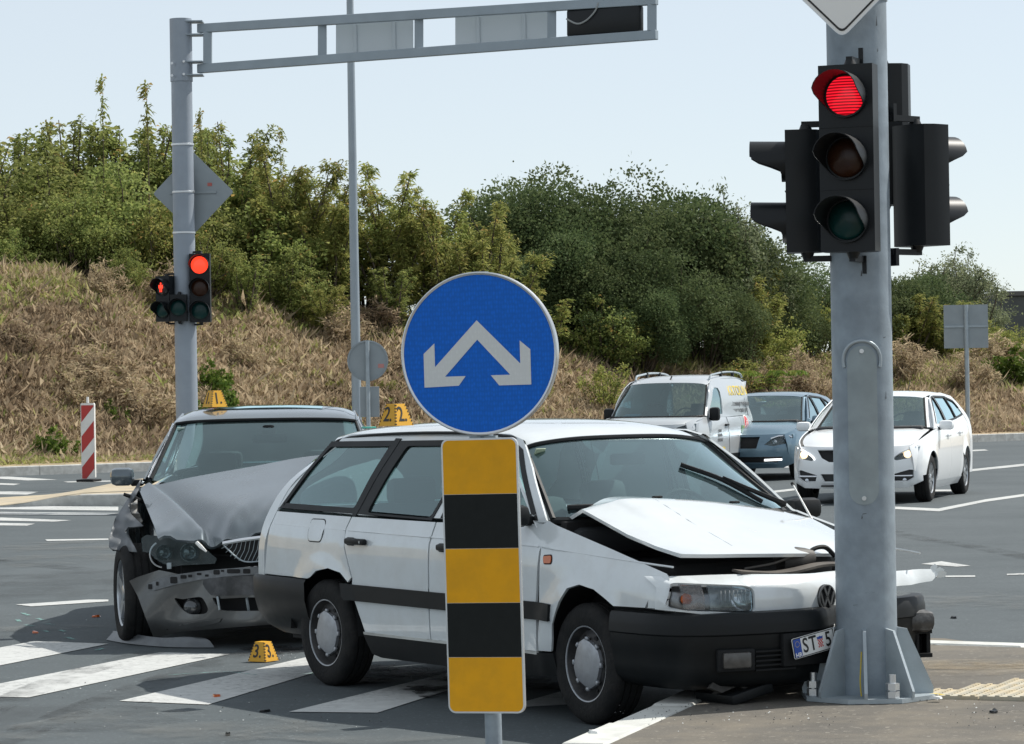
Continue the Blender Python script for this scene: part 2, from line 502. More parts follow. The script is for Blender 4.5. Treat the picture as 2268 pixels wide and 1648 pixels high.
# ------------------------------------------------------------------ ground, roads, pavements
def mk_asphalt(name, c0, c1, grain=170., rough=.85, patch=.35, stain=(.5, .5, .5), stain_amt=0.):
    m = bpy.data.materials.new(name); m.use_nodes = True
    nt = m.node_tree; n = nt.nodes; L = nt.links; b = n['Principled BSDF']
    tc = n.new('ShaderNodeTexCoord')
    def noise(sc, det=6, ro=.6, stretch=None):
        t = n.new('ShaderNodeTexNoise'); t.inputs['Scale'].default_value = sc; t.inputs['Detail'].default_value = det; t.inputs['Roughness'].default_value = ro
        if stretch:
            mp = n.new('ShaderNodeMapping'); mp.inputs['Scale'].default_value = stretch; mp.inputs['Rotation'].default_value = (0, 0, R(25))
            L.new(tc.outputs['Object'], mp.inputs[0]); L.new(mp.outputs[0], t.inputs['Vector'])
        else: L.new(tc.outputs['Object'], t.inputs['Vector'])
        return t
    def rng_(s, a, b_, c, d):
        r = n.new('ShaderNodeMapRange'); r.inputs[1].default_value = a; r.inputs[2].default_value = b_; r.inputs[3].default_value = c; r.inputs[4].default_value = d
        L.new(s, r.inputs[0]); return r.outputs[0]
    def mix(f, a, b_):
        x = n.new('ShaderNodeMix'); x.data_type = 'RGBA'
        L.new(f, x.inputs[0])
        for s, k in ((a, 6), (b_, 7)):
            if isinstance(s, tuple): x.inputs[k].default_value = _lin(s)
            else: L.new(s, x.inputs[k])
        return x.outputs[2]
    big = noise(.35, 6, .6); mid = noise(3.2, 6, .65); streak = noise(1.0, 5, .6, (.25, 3.0, 1)); fine = noise(grain, 3, .7); peb = n.new('ShaderNodeTexVoronoi'); peb.inputs['Scale'].default_value = grain*.55
    L.new(tc.outputs['Object'], peb.inputs['Vector'])
    c = mix(rng_(big.outputs['Fac'], .35, .65, 0, 1), c0, c1)
    dk = tuple(k*.62 for k in c0)
    c = mix(rng_(mid.outputs['Fac'], .5, .78, 0, patch), c, dk)
    lt = tuple(min(1, k*1.5) for k in c1)
    c = mix(rng_(streak.outputs['Fac'], .55, .8, 0, patch*.8), c, lt)
    c = mix(rng_(fine.outputs['Fac'], .35, .75, 0, .6), c, tuple(k*.55 for k in c0))
    c = mix(rng_(peb.outputs['Color'], .82, .98, 0, .5), c, tuple(min(1, k*2.3) for k in c1))
    if stain_amt > 0:
        st = noise(1.4, 7, .62)
        c = mix(rng_(st.outputs['Fac'], .48, .72, 0, stain_amt), c, stain)
    L.new(c, b.inputs['Base Color'])
    b.inputs['Roughness'].default_value = rough
    b.inputs['Specular IOR Level'].default_value = .35
    bp = n.new('ShaderNodeBump'); bp.inputs['Strength'].default_value = .5; bp.inputs['Distance'].default_value = .006
    L.new(fine.outputs['Fac'], bp.inputs['Height']); L.new(bp.outputs[0], b.inputs['Normal'])
    return m
M['road'] = mk_asphalt('road_asphalt', (.068, .083, .090), (.094, .111, .119), 150, .82, .38)
M['pave'] = mk_asphalt('pavement_asphalt', (.108, .100, .088), (.172, .157, .132), 110, .9, .55, (.26, .22, .16), .45)
M['soil'] = mk('dry_soil', (.34, .26, .165), .95, var=.3, vscale=.9, bump=.4, bscale=6, dirt=((.20, .19, .09), .7, .6))
M['kerb'] = mk('kerb_concrete', (.50, .50, .475), .85, var=.12, vscale=9, bump=.12, bscale=60, dirt=((.20, .19, .17), .6, 5))
M['kerb_w'] = mk('kerb_pale', (.55, .56, .53), .8, var=.08, vscale=9, bump=.10, bscale=60, dirt=((.30, .29, .27), .55, 4))
M['sandy'] = mk('sandy_paving', (.42, .35, .24), .9, var=.2, vscale=4, dirt=((.34, .32, .28), .8, 1.2))
M['tile'] = mk('tactile_concrete', (.44, .415, .34), .85, var=.1, vscale=12, dirt=((.52, .37, .16), .95, 3.2))
M['sand'] = ragged(mk('yellow_sand', (.31, .25, .165), .95, var=.2, vscale=9, bump=.3, bscale=80), 3., .40, .85, 4., .5)
def mk_line(name, base):
    m = mk(name, base, .75, var=.10, vscale=12)
    nt = m.node_tree; n = nt.nodes; L = nt.links; b = n['Principled BSDF']
    tc = n.new('ShaderNodeTexCoord'); t = n.new('ShaderNodeTexNoise'); t.inputs['Scale'].default_value = 22; t.inputs['Detail'].default_value = 8; t.inputs['Roughness'].default_value = .75
    L.new(tc.outputs['Object'], t.inputs['Vector'])
    t2 = n.new('ShaderNodeTexNoise'); t2.inputs['Scale'].default_value = 1.1; t2.inputs['Detail'].default_value = 5
    L.new(tc.outputs['Object'], t2.inputs['Vector'])
    ad = n.new('ShaderNodeMath'); ad.operation = 'MULTIPLY_ADD'; ad.inputs[1].default_value = .45; L.new(t2.outputs['Fac'], ad.inputs[0]); L.new(t.outputs['Fac'], ad.inputs[2])
    r = n.new('ShaderNodeMapRange'); r.inputs[1].default_value = .74; r.inputs[2].default_value = .92; r.inputs[3].default_value = 0; r.inputs[4].default_value = .75
    L.new(ad.outputs[0], r.inputs[0])
    src = b.inputs['Base Color'].links[0].from_socket
    x = n.new('ShaderNodeMix'); x.data_type = 'RGBA'; L.new(r.outputs[0], x.inputs[0]); L.new(src, x.inputs[6]); x.inputs[7].default_value = (.10, .105, .11, 1)
    L.new(x.outputs[2], b.inputs['Base Color'])
    return m
M['line'] = mk_line('road_paint', (.46, .47, .46))

def sheet(name, poly, z, mat, parent=None, kind=None, res=None):
    V, T = tri2d(poly, [], res or 1e9) if res else (np.array(poly), None)
    if T is None:
        me = mesh(name, [(x, y, z) for x, y in poly], [tuple(range(len(poly)))], False)
    else:
        me = mesh(name, [(x, y, z) for x, y in V], [tuple(int(i) for i in t) for t in T], False)
    me.update()
    if me.polygons[0].normal.z < 0: me.flip_normals()
    o = obj(name, me, mat, parent)
    if kind: o['kind'] = kind
    return o
ground = sheet('ground', [(-900, -300), (900, -300), (900, 1500), (-900, 1500)], -.03, M['soil'], kind='structure')
road = sheet('road', [(-80, -20), (90, -20), (90, 150), (-80, 150)], 0., M['road'], kind='structure')

# painted markings, each a sheet 4 mm above the road
def mark(px, z=.004):
    p = [gnd(x, y, 0)[:2] for x, y in px]
    return sheet('painted_stripe', p, z, M['line'], road)
def mark_line(a, b, w=.13):
    p = np.array(gnd(*a)[:2]); q = np.array(gnd(*b)[:2]); d = (q-p)/np.linalg.norm(q-p); n = np.array([-d[1], d[0]])*w/2
    return sheet('painted_line', [tuple(p-n), tuple(q-n), tuple(q+n), tuple(p+n)], .004, M['line'], road)
mark([(-60, 1447), (75, 1421), (241, 1427), (-60, 1487)])
mark([(-40, 1523), (353, 1446), (509, 1450), (64, 1546), (-40, 1544)])
mark([(264, 1554), (690, 1454), (842, 1447), (461, 1562)])
mark([(640, 1578), (1010, 1487), (1150, 1480), (836, 1580)])
mark([(1110, 1570), (1330, 1508), (1480, 1496), (1290, 1560)])
# crossing and lane lines on the far left
mark([(-30, 1120.5), (262, 1123), (262, 1131.5), (-30, 1128)])
mark([(-30, 1134), (265, 1137), (232, 1141.5), (-30, 1139.5)])
mark([(-30, 1145.5), (158, 1153), (120, 1156), (-30, 1153)])
mark([(-30, 1158), (78, 1160.5), (60, 1165), (-30, 1164)])
mark([(100, 1195.5), (240, 1193.5), (240, 1196.3), (104, 1199)])
mark([(34, 1340), (196, 1329), (240, 1329), (240, 1333), (70, 1344)])
mark([(-30, 1056), (20, 1056), (128, 1063), (60, 1064.5), (-30, 1059)])
mark([(-30, 1069.5), (45, 1072), (30, 1075), (-30, 1073)])
mark([(-30, 1088), (85, 1090), (60, 1096), (-30, 1095)])
mark([(140, 1067), (300, 1063.5), (300, 1066), (150, 1069)])
# lanes on the right
mark([(1960, 1121.5), (2078, 1127), (2183, 1106.5), (2330, 1086), (2330, 1091), (2183, 1112), (2080, 1133), (1960, 1127)])
mark([(1700, 1089), (1758, 1082.5), (1766, 1086), (1706, 1093)])
mark([(1725, 1115), (1826, 1118.5), (1815, 1122.5), (1725, 1120)])
mark([(2060, 1085), (2106, 1085), (2110, 1088.5), (2066, 1089)])
mark([(2150, 997), (2180, 995.8), (2190, 998), (2152, 1000)])
mark([(2130, 1042), (2330, 1021), (2330, 1026), (2130, 1046.5)])
mark([(2040, 1250), (2085, 1244), (2150, 1254), (2120, 1256)])
mark([(2070, 1276), (2160, 1275.5), (2160, 1278.5), (2070, 1279)])
mark([(2230, 1272), (2330, 1268), (2330, 1271), (2230, 1275)])
mark([(1660, 1034), (1745, 1033), (1748, 1036), (1660, 1037.5)])
mark([(1560, 1062), (1660, 1058), (1680, 1061), (1560, 1066)])

# teal chalk marks, tyre marks and tar patches
M['chalk'] = ragged(mk('teal_chalk', (.24, .48, .44), .9), 30., .38, .66, top=.8)
def road_strip(name, px, w, mat, z):
    p = [np.array(gnd(*q)[:2]) for q in px]; c = np.array(crom(p, 6)); t_ = np.gradient(c, axis=0); n_ = np.stack([-t_[:, 1], t_[:, 0]], 1); n_ /= np.linalg.norm(n_, axis=1)[:, None]
    ww = w/2
    v_ = [(*a, z) for a in c-n_*ww]+[(*a, z) for a in c+n_*ww]; k_ = len(c)
    o_ = obj(name, mesh(name, v_, [(i, i+1, k_+i+1, k_+i) for i in range(k_-1)], False), mat, road)
    if o_.data.polygons[0].normal.z < 0: o_.data.flip_normals()
    return o_
cr3 = lambda x, y: (x*.4154, 963.9+y*.4154)
for a, b in (((118, 950), (155, 964)), ((92, 985), (104, 997)), ((135, 1014), (182, 1022)), ((198, 980), (230, 990)), ((245, 1008), (285, 1013)), ((230, 1045), (262, 1052)), ((318, 1042), (345, 1050)), ((350, 1080), (395, 1092)), ((515, 1150), (548, 1140))):
    road_strip('chalk_mark', [cr3(*a), cr3((a[0]+b[0])/2, (a[1]+b[1])/2), cr3(*b)], .035, M['chalk'], .0055)
road_strip('chalk_mark', [cr3(900, 1283), cr3(1050, 1272), cr3(1215, 1266), cr3(1370, 1282)], .02, M['chalk'], .0055)
M['tyre_mark'] = ragged(mk('tyre_mark', (.035, .038, .040), .85), 2.2, .44, .70, top=.5)
M['tar'] = ragged(mk('tar_patch', (.045, .049, .052), .75), 1.2, .40, .75, top=.4)
M['dust'] = ragged(mk('pale_dust', (.20, .20, .185), .95), 1.3, .46, .80, top=.5)
road_strip('tyre_mark', [(-80, 1600), (150, 1500), (420, 1425), (640, 1385)], .22, M['tyre_mark'], .0072)
road_strip('tyre_mark', [(-40, 1660), (260, 1540), (520, 1455), (720, 1405)], .22, M['tyre_mark'], .0074)
road_strip('tyre_mark', [(2300, 1240), (2150, 1210), (2020, 1190), (1900, 1160)], .25, M['tyre_mark'], .0076)
road_strip('tyre_mark', [(-40, 1240), (80, 1252), (200, 1262)], .3, M['tyre_mark'], .0078)
for k_, (px, py, rx, ry, mt) in enumerate([(60, 1300, 1.2, 2.2, 'tar'), (160, 1225, 1.5, 3., 'dust'), (2150, 1330, .9, 1.2, 'dust'), (330, 1610, .8, .8, 'dust'), (120, 1590, .7, .6, 'tar'), (820, 1625, .6, .4, 'dust'), (70, 1395, .5, .25, 'dust')]):
    c_ = gnd(px, py); a_ = [(c_[0]+rx*(1+.25*math.sin(3*t_+k_))*math.cos(t_), c_[1]+ry*(1+.2*math.sin(2*t_+k_))*math.sin(t_)) for t_ in np.linspace(0, 2*math.pi, 28)[:-1]]
    sheet('road_patch', a_, .0082+.0006*k_, M[mt], road)
# raised pavement with its kerb
L0 = np.array(gnd(1238, 1648, .15)[:2]); L1 = np.array(gnd(1470, 1548, .15)[:2]); dL = (L1-L0)/np.linalg.norm(L1-L0)
E0 = np.array(gnd(2050, 1419.5, .15)[:2]); E1 = np.array(gnd(2268, 1425, .15)[:2]); dE = (E1-E0)/np.linalg.norm(E1-E0)
kpath = [tuple(L0-dL*16), tuple(L0-dL*6), tuple(L0), tuple(L1), tuple(L1+dL*.75), tuple(L1+dL*1.45+np.array([.12, 0])), (E0[0]-.72, E0[1]-.52), tuple(E0), tuple(E1), tuple(E1+dE*7), tuple(E1+dE*20)]
kc = crom(kpath, 8)
def resample(c, step):
    out = [np.array(c[0])]; acc = 0.
    for a, b in zip(c, c[1:]):
        a = np.array(a); b = np.array(b); l = np.linalg.norm(b-a); t = 0.
        while acc + (l-t) >= step:
            t += step-acc; acc = 0.; out.append(a+(b-a)*t/l)
        acc += l-t
    return out
def kerb_run(path, step, width, z0, z1, mat, parent, inner, gap=.012):
    """individual kerb stones along a path; inner = side (+1 left, -1 right) on which they lie"""
    pts = resample(path, step)
    for a, b in zip(pts, pts[1:]):
        d = (b-a)/np.linalg.norm(b-a); n = np.array([-d[1], d[0]])*inner
        a2 = a+d*gap/2; b2 = b-d*gap/2; e = .014
        jz = random.uniform(-.004, .004); v = []
        for z, i0, i1 in ((z0, 0, 0), (z1+jz-e, 0, 0), (z1+jz, e, e)):
            v += [(*(a2+n*i0+d*(e if z == z1+jz else 0)), z), (*(b2+n*i0-d*(e if z == z1+jz else 0)), z), (*(b2+n*(width-i1)-d*(e if z == z1+jz else 0)), z), (*(a2+n*(width-i1)+d*(e if z == z1+jz else 0)), z)]
        f = [(0, 1, 5, 4), (1, 2, 6, 5), (2, 3, 7, 6), (3, 0, 4, 7), (4, 5, 9, 8), (5, 6, 10, 9), (6, 7, 11, 10), (7, 4, 8, 11), (8, 9, 10, 11)]
        me = mesh('kerb_stone', v, f, False); bm = bmesh.new(); bm.from_mesh(me); bmesh.ops.recalc_face_normals(bm, faces=bm.faces[:]); bm.to_mesh(me); bm.free()
        obj('kerb_stone', me, mat, parent)
inner = []
A = np.array(kc); t = np.gradient(A, axis=0); nn = np.stack([t[:, 1], -t[:, 0]], 1); nn /= np.linalg.norm(nn, axis=1)[:, None]
pin = A+nn*.20
pavement = sheet('pavement', [tuple(p) for p in pin] + [(40, 12), (40, -14), (-4, -14)], .145, M['pave'], kind='structure', res=2.5)
kerb_run(kc, .8, .20, -.02, .15, M['kerb_w'], pavement, -1)

# tactile paving on the right of the pavement: single tiles with raised bars
TO = np.array(gnd(2030, 1545, .15)[:2]); TX = np.array(gnd(2268, 1551, .15)[:2])-TO; TX /= np.linalg.norm(TX); TY = np.array([-TX[1], TX[0]])
TS = .30
tv = MB(); g = .004; h = .012
tv.box((TS/2, TS/2, .005), (TS-2*g, TS-2*g, .018))
for i in range(5):
    for j in range(6):
        tv.box((.03+i*.06, .025+j*.05, .0165), (.022, .036, .006))
tile_me = mesh('tactile_tile', tv.v, tv.f, False); tile_me.materials.append(M['tile'])
for i in range(0, 10):
    for j in range(0, 4):
        o = obj('tactile_tile', tile_me, None, pavement)
        p = TO+TX*(.12*j+i*TS)+TY*j*TS
        o.location = (p[0], p[1], .148+random.uniform(-.002, .002)); o.rotation_euler = (0, 0, math.atan2(TX[1], TX[0])+random.uniform(-.01, .01))
def blob(n, cx, cy, rx, ry, seed, ang=0., jag=.35):
    r_ = random.Random(seed); out = []
    ph = [r_.uniform(0, 6.28) for _ in range(4)]
    for i in range(n):
        a = 2*math.pi*i/n; k = 1+jag*(.4*math.sin(2*a+ph[0])+.35*math.sin(3*a+ph[1])+.3*math.sin(5*a+ph[2])+.25*math.sin(9*a+ph[3]))
        x = rx*k*math.cos(a); y = ry*k*math.sin(a); out.append((cx+x*math.cos(ang)-y*math.sin(ang), cy+x*math.sin(ang)+y*math.cos(ang)))
    return out
for k, (px, py, rx, ry) in enumerate([(2110, 1474, .40, .22), (2200, 1472, .65, .26), (2300, 1466, .6, .22), (2130, 1490, .4, .2)]):
    c = gnd(px, py, .15); sheet('sand_patch', blob(26, c[0], c[1], rx, ry, 40+k), .1495+.001*k, M['sand'], pavement)
# dark fluid stains on the road under and beside the white car
M['fluid'] = ragged(mk('wet_fluid', (.022, .022, .023), .55, spec=.15, var=.3, vscale=9, dirt=((.06, .062, .065), .8, 6)), 4., .40, .58)
for k, (px, py, rx, ry) in enumerate([(905, 1497, .38, .5), (800, 1480, .22, .3), (960, 1530, .18, .25), (640, 1440, .25, .3), (1180, 1520, .3, .35)]):
    c = gnd(px, py); sheet('fluid_stain', blob(40, c[0], c[1], rx, ry, 60+k, .3, .6), .0065+.001*k, M['fluid'], road)

# traffic island on the left
isl = [(-9.6, 44.9), (-.9, 44.9), (-.3, 46.0), (-.3, 52.6), (-.9, 53.4), (-6.3, 53.0), (-7.0, 50.6), (-9.6, 46.4)]
def isl_z(x): return .15*sstep(-7.6, -6.3, x)+.012
V, T = tri2d(isl, [], .35)
me = mesh('traffic_island', [(x, y, isl_z(x)) for x, y in V], [tuple(int(i) for i in t) for t in T], False)
if me.polygons[0].normal.z < 0: me.flip_normals()
_isl = _dense(isl, .25); _v = [(x, y, z) for x, y in _isl for z in (isl_z(x), -.02)]; _n = len(_isl)
_sk = mesh('ramp_edge', _v, [(2*i, 2*i+1, (2*i+3) % (2*_n), (2*i+2) % (2*_n)) for i in range(_n)], False)
island = obj('traffic_island', me, M['sandy']); island['kind'] = 'structure'
obj('ramp_edge', _sk, M['kerb'], island)
island_pave = sheet('asphalt_top', [(-5.6, 45.3), (-.8, 45.3), (-.6, 52.4), (-5.2, 52.4)], .168, mk_asphalt('island_asphalt', (.20, .19, .17), (.24, .225, .20), 90), island)
kerb_run([(-6.35, 44.86), (-.95, 44.86)], .9, .16, -.02, .172, M['kerb'], island, 1)
kerb_run([(-6.2, 53.2), (-.95, 53.5)], .9, .16, -.02, .172, M['kerb'], island, -1)

# far verge: kerb, then the bank rising behind it
K0 = np.array(gnd(-10, 1055.5)[:2]); K1 = np.array(gnd(2268, 975.5)[:2]); KD = (K1-K0)/np.linalg.norm(K1-K0); KN = np.array([-KD[1], KD[0]])
KL = float(np.linalg.norm(K1-K0))
def bank(u, v):
    """height of the bank, u metres along the kerb from the left edge of the picture, v metres behind it"""
    top = lerp_tab([(-30, 4.8), (0, 4.6), (7, 4.35), (13, 3.8), (18, 3.2), (24, 2.5), (30, 2.1), (45, 1.7), (80, 1.5)], u)
    v0 = lerp_tab([(-30, 2.2), (0, 1.6), (14, 2.0), (30, 2.6), (60, 3)], u)
    w = lerp_tab([(-30, 9), (10, 9), (30, 10), (60, 11)], u)
    z = .16 + .05*min(1, v) + top*sstep(0, 1, (v-v0)/w)
    return z + .10*math.sin(u*1.3+v*.7)*sstep(2, 5, v)+.07*math.sin(u*3.1-v*1.9)*sstep(2, 5, v)
def bank_p(u, v, dz=0.):
    p = K0+KD*u+KN*v; return (float(p[0]), float(p[1]), bank(u, v)+dz)
us = np.linspace(-45, 110, 156); vs = list(np.linspace(.15, 16, 40))+[20, 26, 40, 70, 120]
v = [bank_p(u, w) for u in us for w in vs]; nv = len(vs)
f = [(i*nv+j, (i+1)*nv+j, (i+1)*nv+j+1, i*nv+j+1) for i in range(len(us)-1) for j in range(nv-1)]
embankment = obj('embankment', mesh('embankment', v, f), M['soil']); embankment['kind'] = 'structure'
kerb_run([tuple(K0-KD*3), tuple(K1+KD*4)], 1.0, .15, -.02, .19, M['kerb'], embankment, 1)
# ------------------------------------------------------------------ signals and signs
def mk_led(name, col, strength, lines=60.):
    m = bpy.data.materials.new(name); m.use_nodes = True
    nt = m.node_tree; n = nt.nodes; L = nt.links; b = n['Principled BSDF']
    b.inputs['Base Color'].default_value = (.15*col[0], .15*col[1], .15*col[2], 1); b.inputs['Roughness'].default_value = .3
    tc = n.new('ShaderNodeTexCoord'); w = n.new('ShaderNodeTexWave'); w.wave_type = 'BANDS'; w.bands_direction = 'Z'; w.inputs['Scale'].default_value = lines; w.inputs['Distortion'].default_value = .3
    L.new(tc.outputs['Object'], w.inputs['Vector'])
    r = n.new('ShaderNodeMapRange'); r.inputs[1].default_value = .2; r.inputs[2].default_value = .9; r.inputs[3].default_value = .18*strength; r.inputs[4].default_value = strength
    L.new(w.outputs['Fac'], r.inputs[0]); L.new(r.outputs[0], b.inputs['Emission Strength'])
    b.inputs['Emission Color'].default_value = _lin(col)
    return m
M['led_red'] = mk_led('lit_red_lens', (1.0, .012, .03), .95, 23.)
M['led_red2'] = mk_led('lit_red_lens_far', (1.0, .05, .02), 2.2, 40.)
M['lamp_orange'] = mk('unlit_amber_lens', (.035, .013, .006), .3, spec=.3)
M['lamp_green'] = mk('unlit_green_lens', (.004, .032, .030), .3, spec=.3)
M['lamp_dark'] = mk('unlit_dark_lens', (.03, .02, .02), .2, coat=.4)
M['visor_in'] = M['housing']
def visor(mb, c, r, ln_top, ln_bot, n=28, t=.004):
    """hood round a lens, longer above than below; faces -y"""
    cx, cy, cz = c; v = []
    for rr in (r, r-t):
        for front in (0, 1):
            for i in range(n):
                a = 2*math.pi*i/n; s = math.sin(a)
                k = sstep(-.55, .25, s)
                ln = (ln_bot+(ln_top-ln_bot)*k)
                fl = 1+(.05*k if front else 0)
                v.append((cx+rr*fl*math.cos(a), cy-(ln if front else 0), cz+rr*fl*s))
    f = []
    for i in range(n):
        j = (i+1) % n
        f += [(i, j, n+j, n+i), (2*n+j, 2*n+i, 3*n+i, 3*n+j), (n+i, n+j, 3*n+j, 3*n+i)]
    mb.add(v, f)
def signal(name, label, loc, rz, lamps, w=.26, pitch=.292, depth=.15, lensr=.1, vis=.17, group=None, back_round=True, bracket=None, figure=False):
    """signal head; local front faces -y; lamps = list of materials top to bottom"""
    t = thing(name, label, 'traffic light', loc, rz, group)
    n = len(lamps); H_ = pitch*n
    b = MB()
    pr = [(-w/2, -depth*.45), (w/2, -depth*.45), (w/2, depth*.15), (w*.40, depth*.42), (w*.2, depth*.55), (-w*.2, depth*.55), (-w*.40, depth*.42), (-w/2, depth*.15)]
    b.prism([(x, y) for x, y in pr], (0, 0, -H_/2), (1, 0, 0), (0, 1, 0), H_)
    for k in range(1, n):
        z = H_/2-pitch*k; b.box((0, -depth*.455, z), (w*.985, .006, .005))
    b.build('housing', M['housing'], t, True, 30)
    for k, m in enumerate(lamps):
        z = H_/2-pitch*(k+.5)
        vb = MB(); visor(vb, (0, -depth*.45, z), lensr*1.14, vis, vis*.12); vo = vb.build('visor', M['visor_in'], t)
        if figure and k == 0:
            fb = MB(); ln = MB()
            ln.lathe([(lensr, 0), (lensr*.9, .012), (lensr*.5, .024), (.001, .028)], (0, -depth*.45-.002, z), (0, -1, 0), 28); ln.build('lens', M['lamp_dark'], t)
            y0 = -depth*.45-.036
            for px, pz, sx, sz in ((0, .058, .026, .028), (0, .012, .052, .06), (-.014, -.045, .016, .058), (.014, -.045, .016, .058), (-.034, .008, .012, .055), (.034, .008, .012, .055)):
                fb.prism(rect_poly(sx, sz, min(sx, sz)*.35), (px, y0, z+pz), (1, 0, 0), (0, 0, 1), .004)
            fb.build('standing_figure', m, t)
        else:
            ln = MB(); ln.lathe([(lensr, 0), (lensr*.92, .012), (lensr*.6, .024), (lensr*.3, .029), (.001, .031)], (0, -depth*.45-.002, z), (0, -1, 0), 32)
            ln.build('lens', m, t, True, 60)
    for s in (1, -1):
        bb_ = MB(); bb_.cyl((0, .02, s*H_/2), (0, .02, s*(H_/2+.03)), .034, .022, 16)
        if bracket:
            bx, by = bracket
            bb_.box((bx/2, by/2+.02, s*(H_/2+.03)), (.03+abs(bx), .04+abs(by) if abs(by) > abs(bx) else .05, .028))
            bb_.box((bx, by+.02, s*(H_/2+.055)), (.052, .022, .085))
        bb_.build('bracket', M['housing'], t)
    return t

# --- right-hand mast, hit by the white car
PX_, PY_, PZ_ = at(1922, 1540, 14.70)[0], 14.70, .147
PR = .1475
mast = thing('signal_mast', 'thick galvanised steel signal mast with bolted finned foot in front of white car', 'pole', (PX_, PY_, PZ_)); mast.scale = (.983, .983, .983)
MB().lathe([(PR, .02), (PR, 1.0), (PR*.995, 3.0), (PR*.985, 5.2)], (0, 0, 0), (0, 0, 1), 48).cyl((0, 0, 5.2), (0, 0, 5.21), PR*.985).build('pole', M['galv'], mast)
fp = MB(); fp.prism(circ(0, 0, .335, 8, 22.5, 382.5), (0, 0, 0), (1, 0, 0), (0, 1, 0), .022); fp.build('base_plate', M['galv2'], mast, False)
for k in range(8):
    a = R(-90-5+45*k); d = Vector((math.cos(a), math.sin(a), 0))
    g_ = MB(); g_.prism([(PR-.006, .022), (.315, .022), (.318, .05), (.195, .335), (PR-.006, .345)], tuple(d.cross(Vector((0, 0, 1)))*.008+Vector((0, 0, 0))), tuple(d), (0, 0, 1), .016)
    g_.build('gusset', M['galv2'], mast, False)
for k in range(4):
    a = R(-72+90*k); c = (.285*math.cos(a), .285*math.sin(a))
    b = MB(); b.cyl((*c, .02), (*c, .135), .017, n=14); b.build('anchor_bolt', M['alu'], mast)
    for z in (.024, .062):
        nb = MB(); nb.cyl((*c, z), (*c, z+.032), .034, n=6); nb.build('nut', M['alu'], mast, False)
# inspection hatch: raised slot-shaped cover with an arched weld above
ha = R(-97)
def on_pole(u, z, r=PR): return (r*math.cos(ha+u/r), r*math.sin(ha+u/r), z)
hz0, hz1 = .118, .0
def hatch_fn(u, v): return on_pole(u, v, PR+.004)
hp = [(x, 1.30+.455*(1 if y > 0 else -1)+y) for x, y in circ(0, 0, .074, 24)]
hp = [(.074*math.cos(R(a)), 1.755-.118+.0+.074*math.sin(R(a))) for a in range(0, 181, 15)] + [(.074*math.cos(R(a)), 1.135-.118+.074*math.sin(R(a))) for a in range(180, 361, 15)]
M['hatch'] = mk('hatch_cover', (.285, .33, .345), .5, .2, var=.10, vscale=11, dirt=((.21, .25, .26), .4, 3))
panel('hatch_cover', hp, hatch_fn, M['hatch'], mast, res=.04, thick=.006, ref=(0, 0, 1.4))
w_ = MB(); w_.tube([on_pole(.095*math.cos(R(a)), 1.64+.095*math.sin(R(a)), PR+.004) for a in range(-20, 201, 10)], .0085, 8); w_.build('weld_arch', M['galv2'], mast)
for z in (1.685, .975):
    s_ = MB(); s_.cyl(on_pole(0, z, PR), on_pole(0, z, PR+.012), .011, n=10); s_.build('screw', M['alu'], mast)
M['scuff'] = mk('dark_scuff', (.05, .055, .06), .7)
for u, z, lw, lh in ((.0, .90, .022, .006), (-.012, .885, .006, .02), (.125, 1.75, .02, .006), (.128, 1.47, .006, .04), (.005, 2.06, .007, .03), (.108, 3.28, .006, .05), (.112, 3.14, .006, .02), (-.05, .46, .03, .004), (.02, .52, .05, .003)):
    panel('scuff_mark', [(u-lw/2, z-lh/2), (u+lw/2, z-lh/2+.004), (u+lw/2-.002, z+lh/2), (u-lw/2+.003, z+lh/2-.002)], lambda a, b: on_pole(a, b, PR+.001), M['scuff'], mast, res=.02, thick=0, ref=(0, 0, 1.4))
cable = MB(); cable.tube(crom([(-.05, -.20, .24), (-.055, -.215, .18), (-.062, -.235, .10), (-.058, -.24, .03)], 5), .0032, 6); cable.build('earth_cable', mk('yellow_cable', (.6, .45, .02), .5), mast)
for z in (3.385, 3.40):
    MB().lathe([(PR*1.002, 0), (PR+.006, .004), (PR*1.002, .012)], (0, 0, z), (.0, .0, 1), 40).build('clamp_band', M['alu'], mast)

def sx(px, py, Y): return at(px, py, Y)
S1 = signal('traffic_light', 'three lamp black traffic light lit red on the thick right mast', at(1884, 352, 14.42), R(-22), [M['led_red'], M['lamp_orange'], M['lamp_green']], .262, .292, .16, .092, .20, bracket=(.0, .14))
S2 = signal('traffic_light', 'two lamp black signal on the thick mast with its hoods pointing left', at(1777, 425, 14.70), R(-97), [M['lamp_dark'], M['lamp_green']], .19, .292, .17, .085, .17, bracket=(.0, .16))
S3 = signal('traffic_light', 'two lamp black signal on right of thick mast showing its back', at(2035, 412, 14.87), R(131), [M['lamp_dark'], M['lamp_green']], .255, .292, .17, .085, .17, bracket=(.0, .17))
S4 = signal('traffic_light', 'slim black signal edge peeking from behind the thick right mast', at(1958, 300, 15.06), R(165), [M['lamp_dark'], M['lamp_orange'], M['lamp_green']], .25, .23, .15, .08, .12)

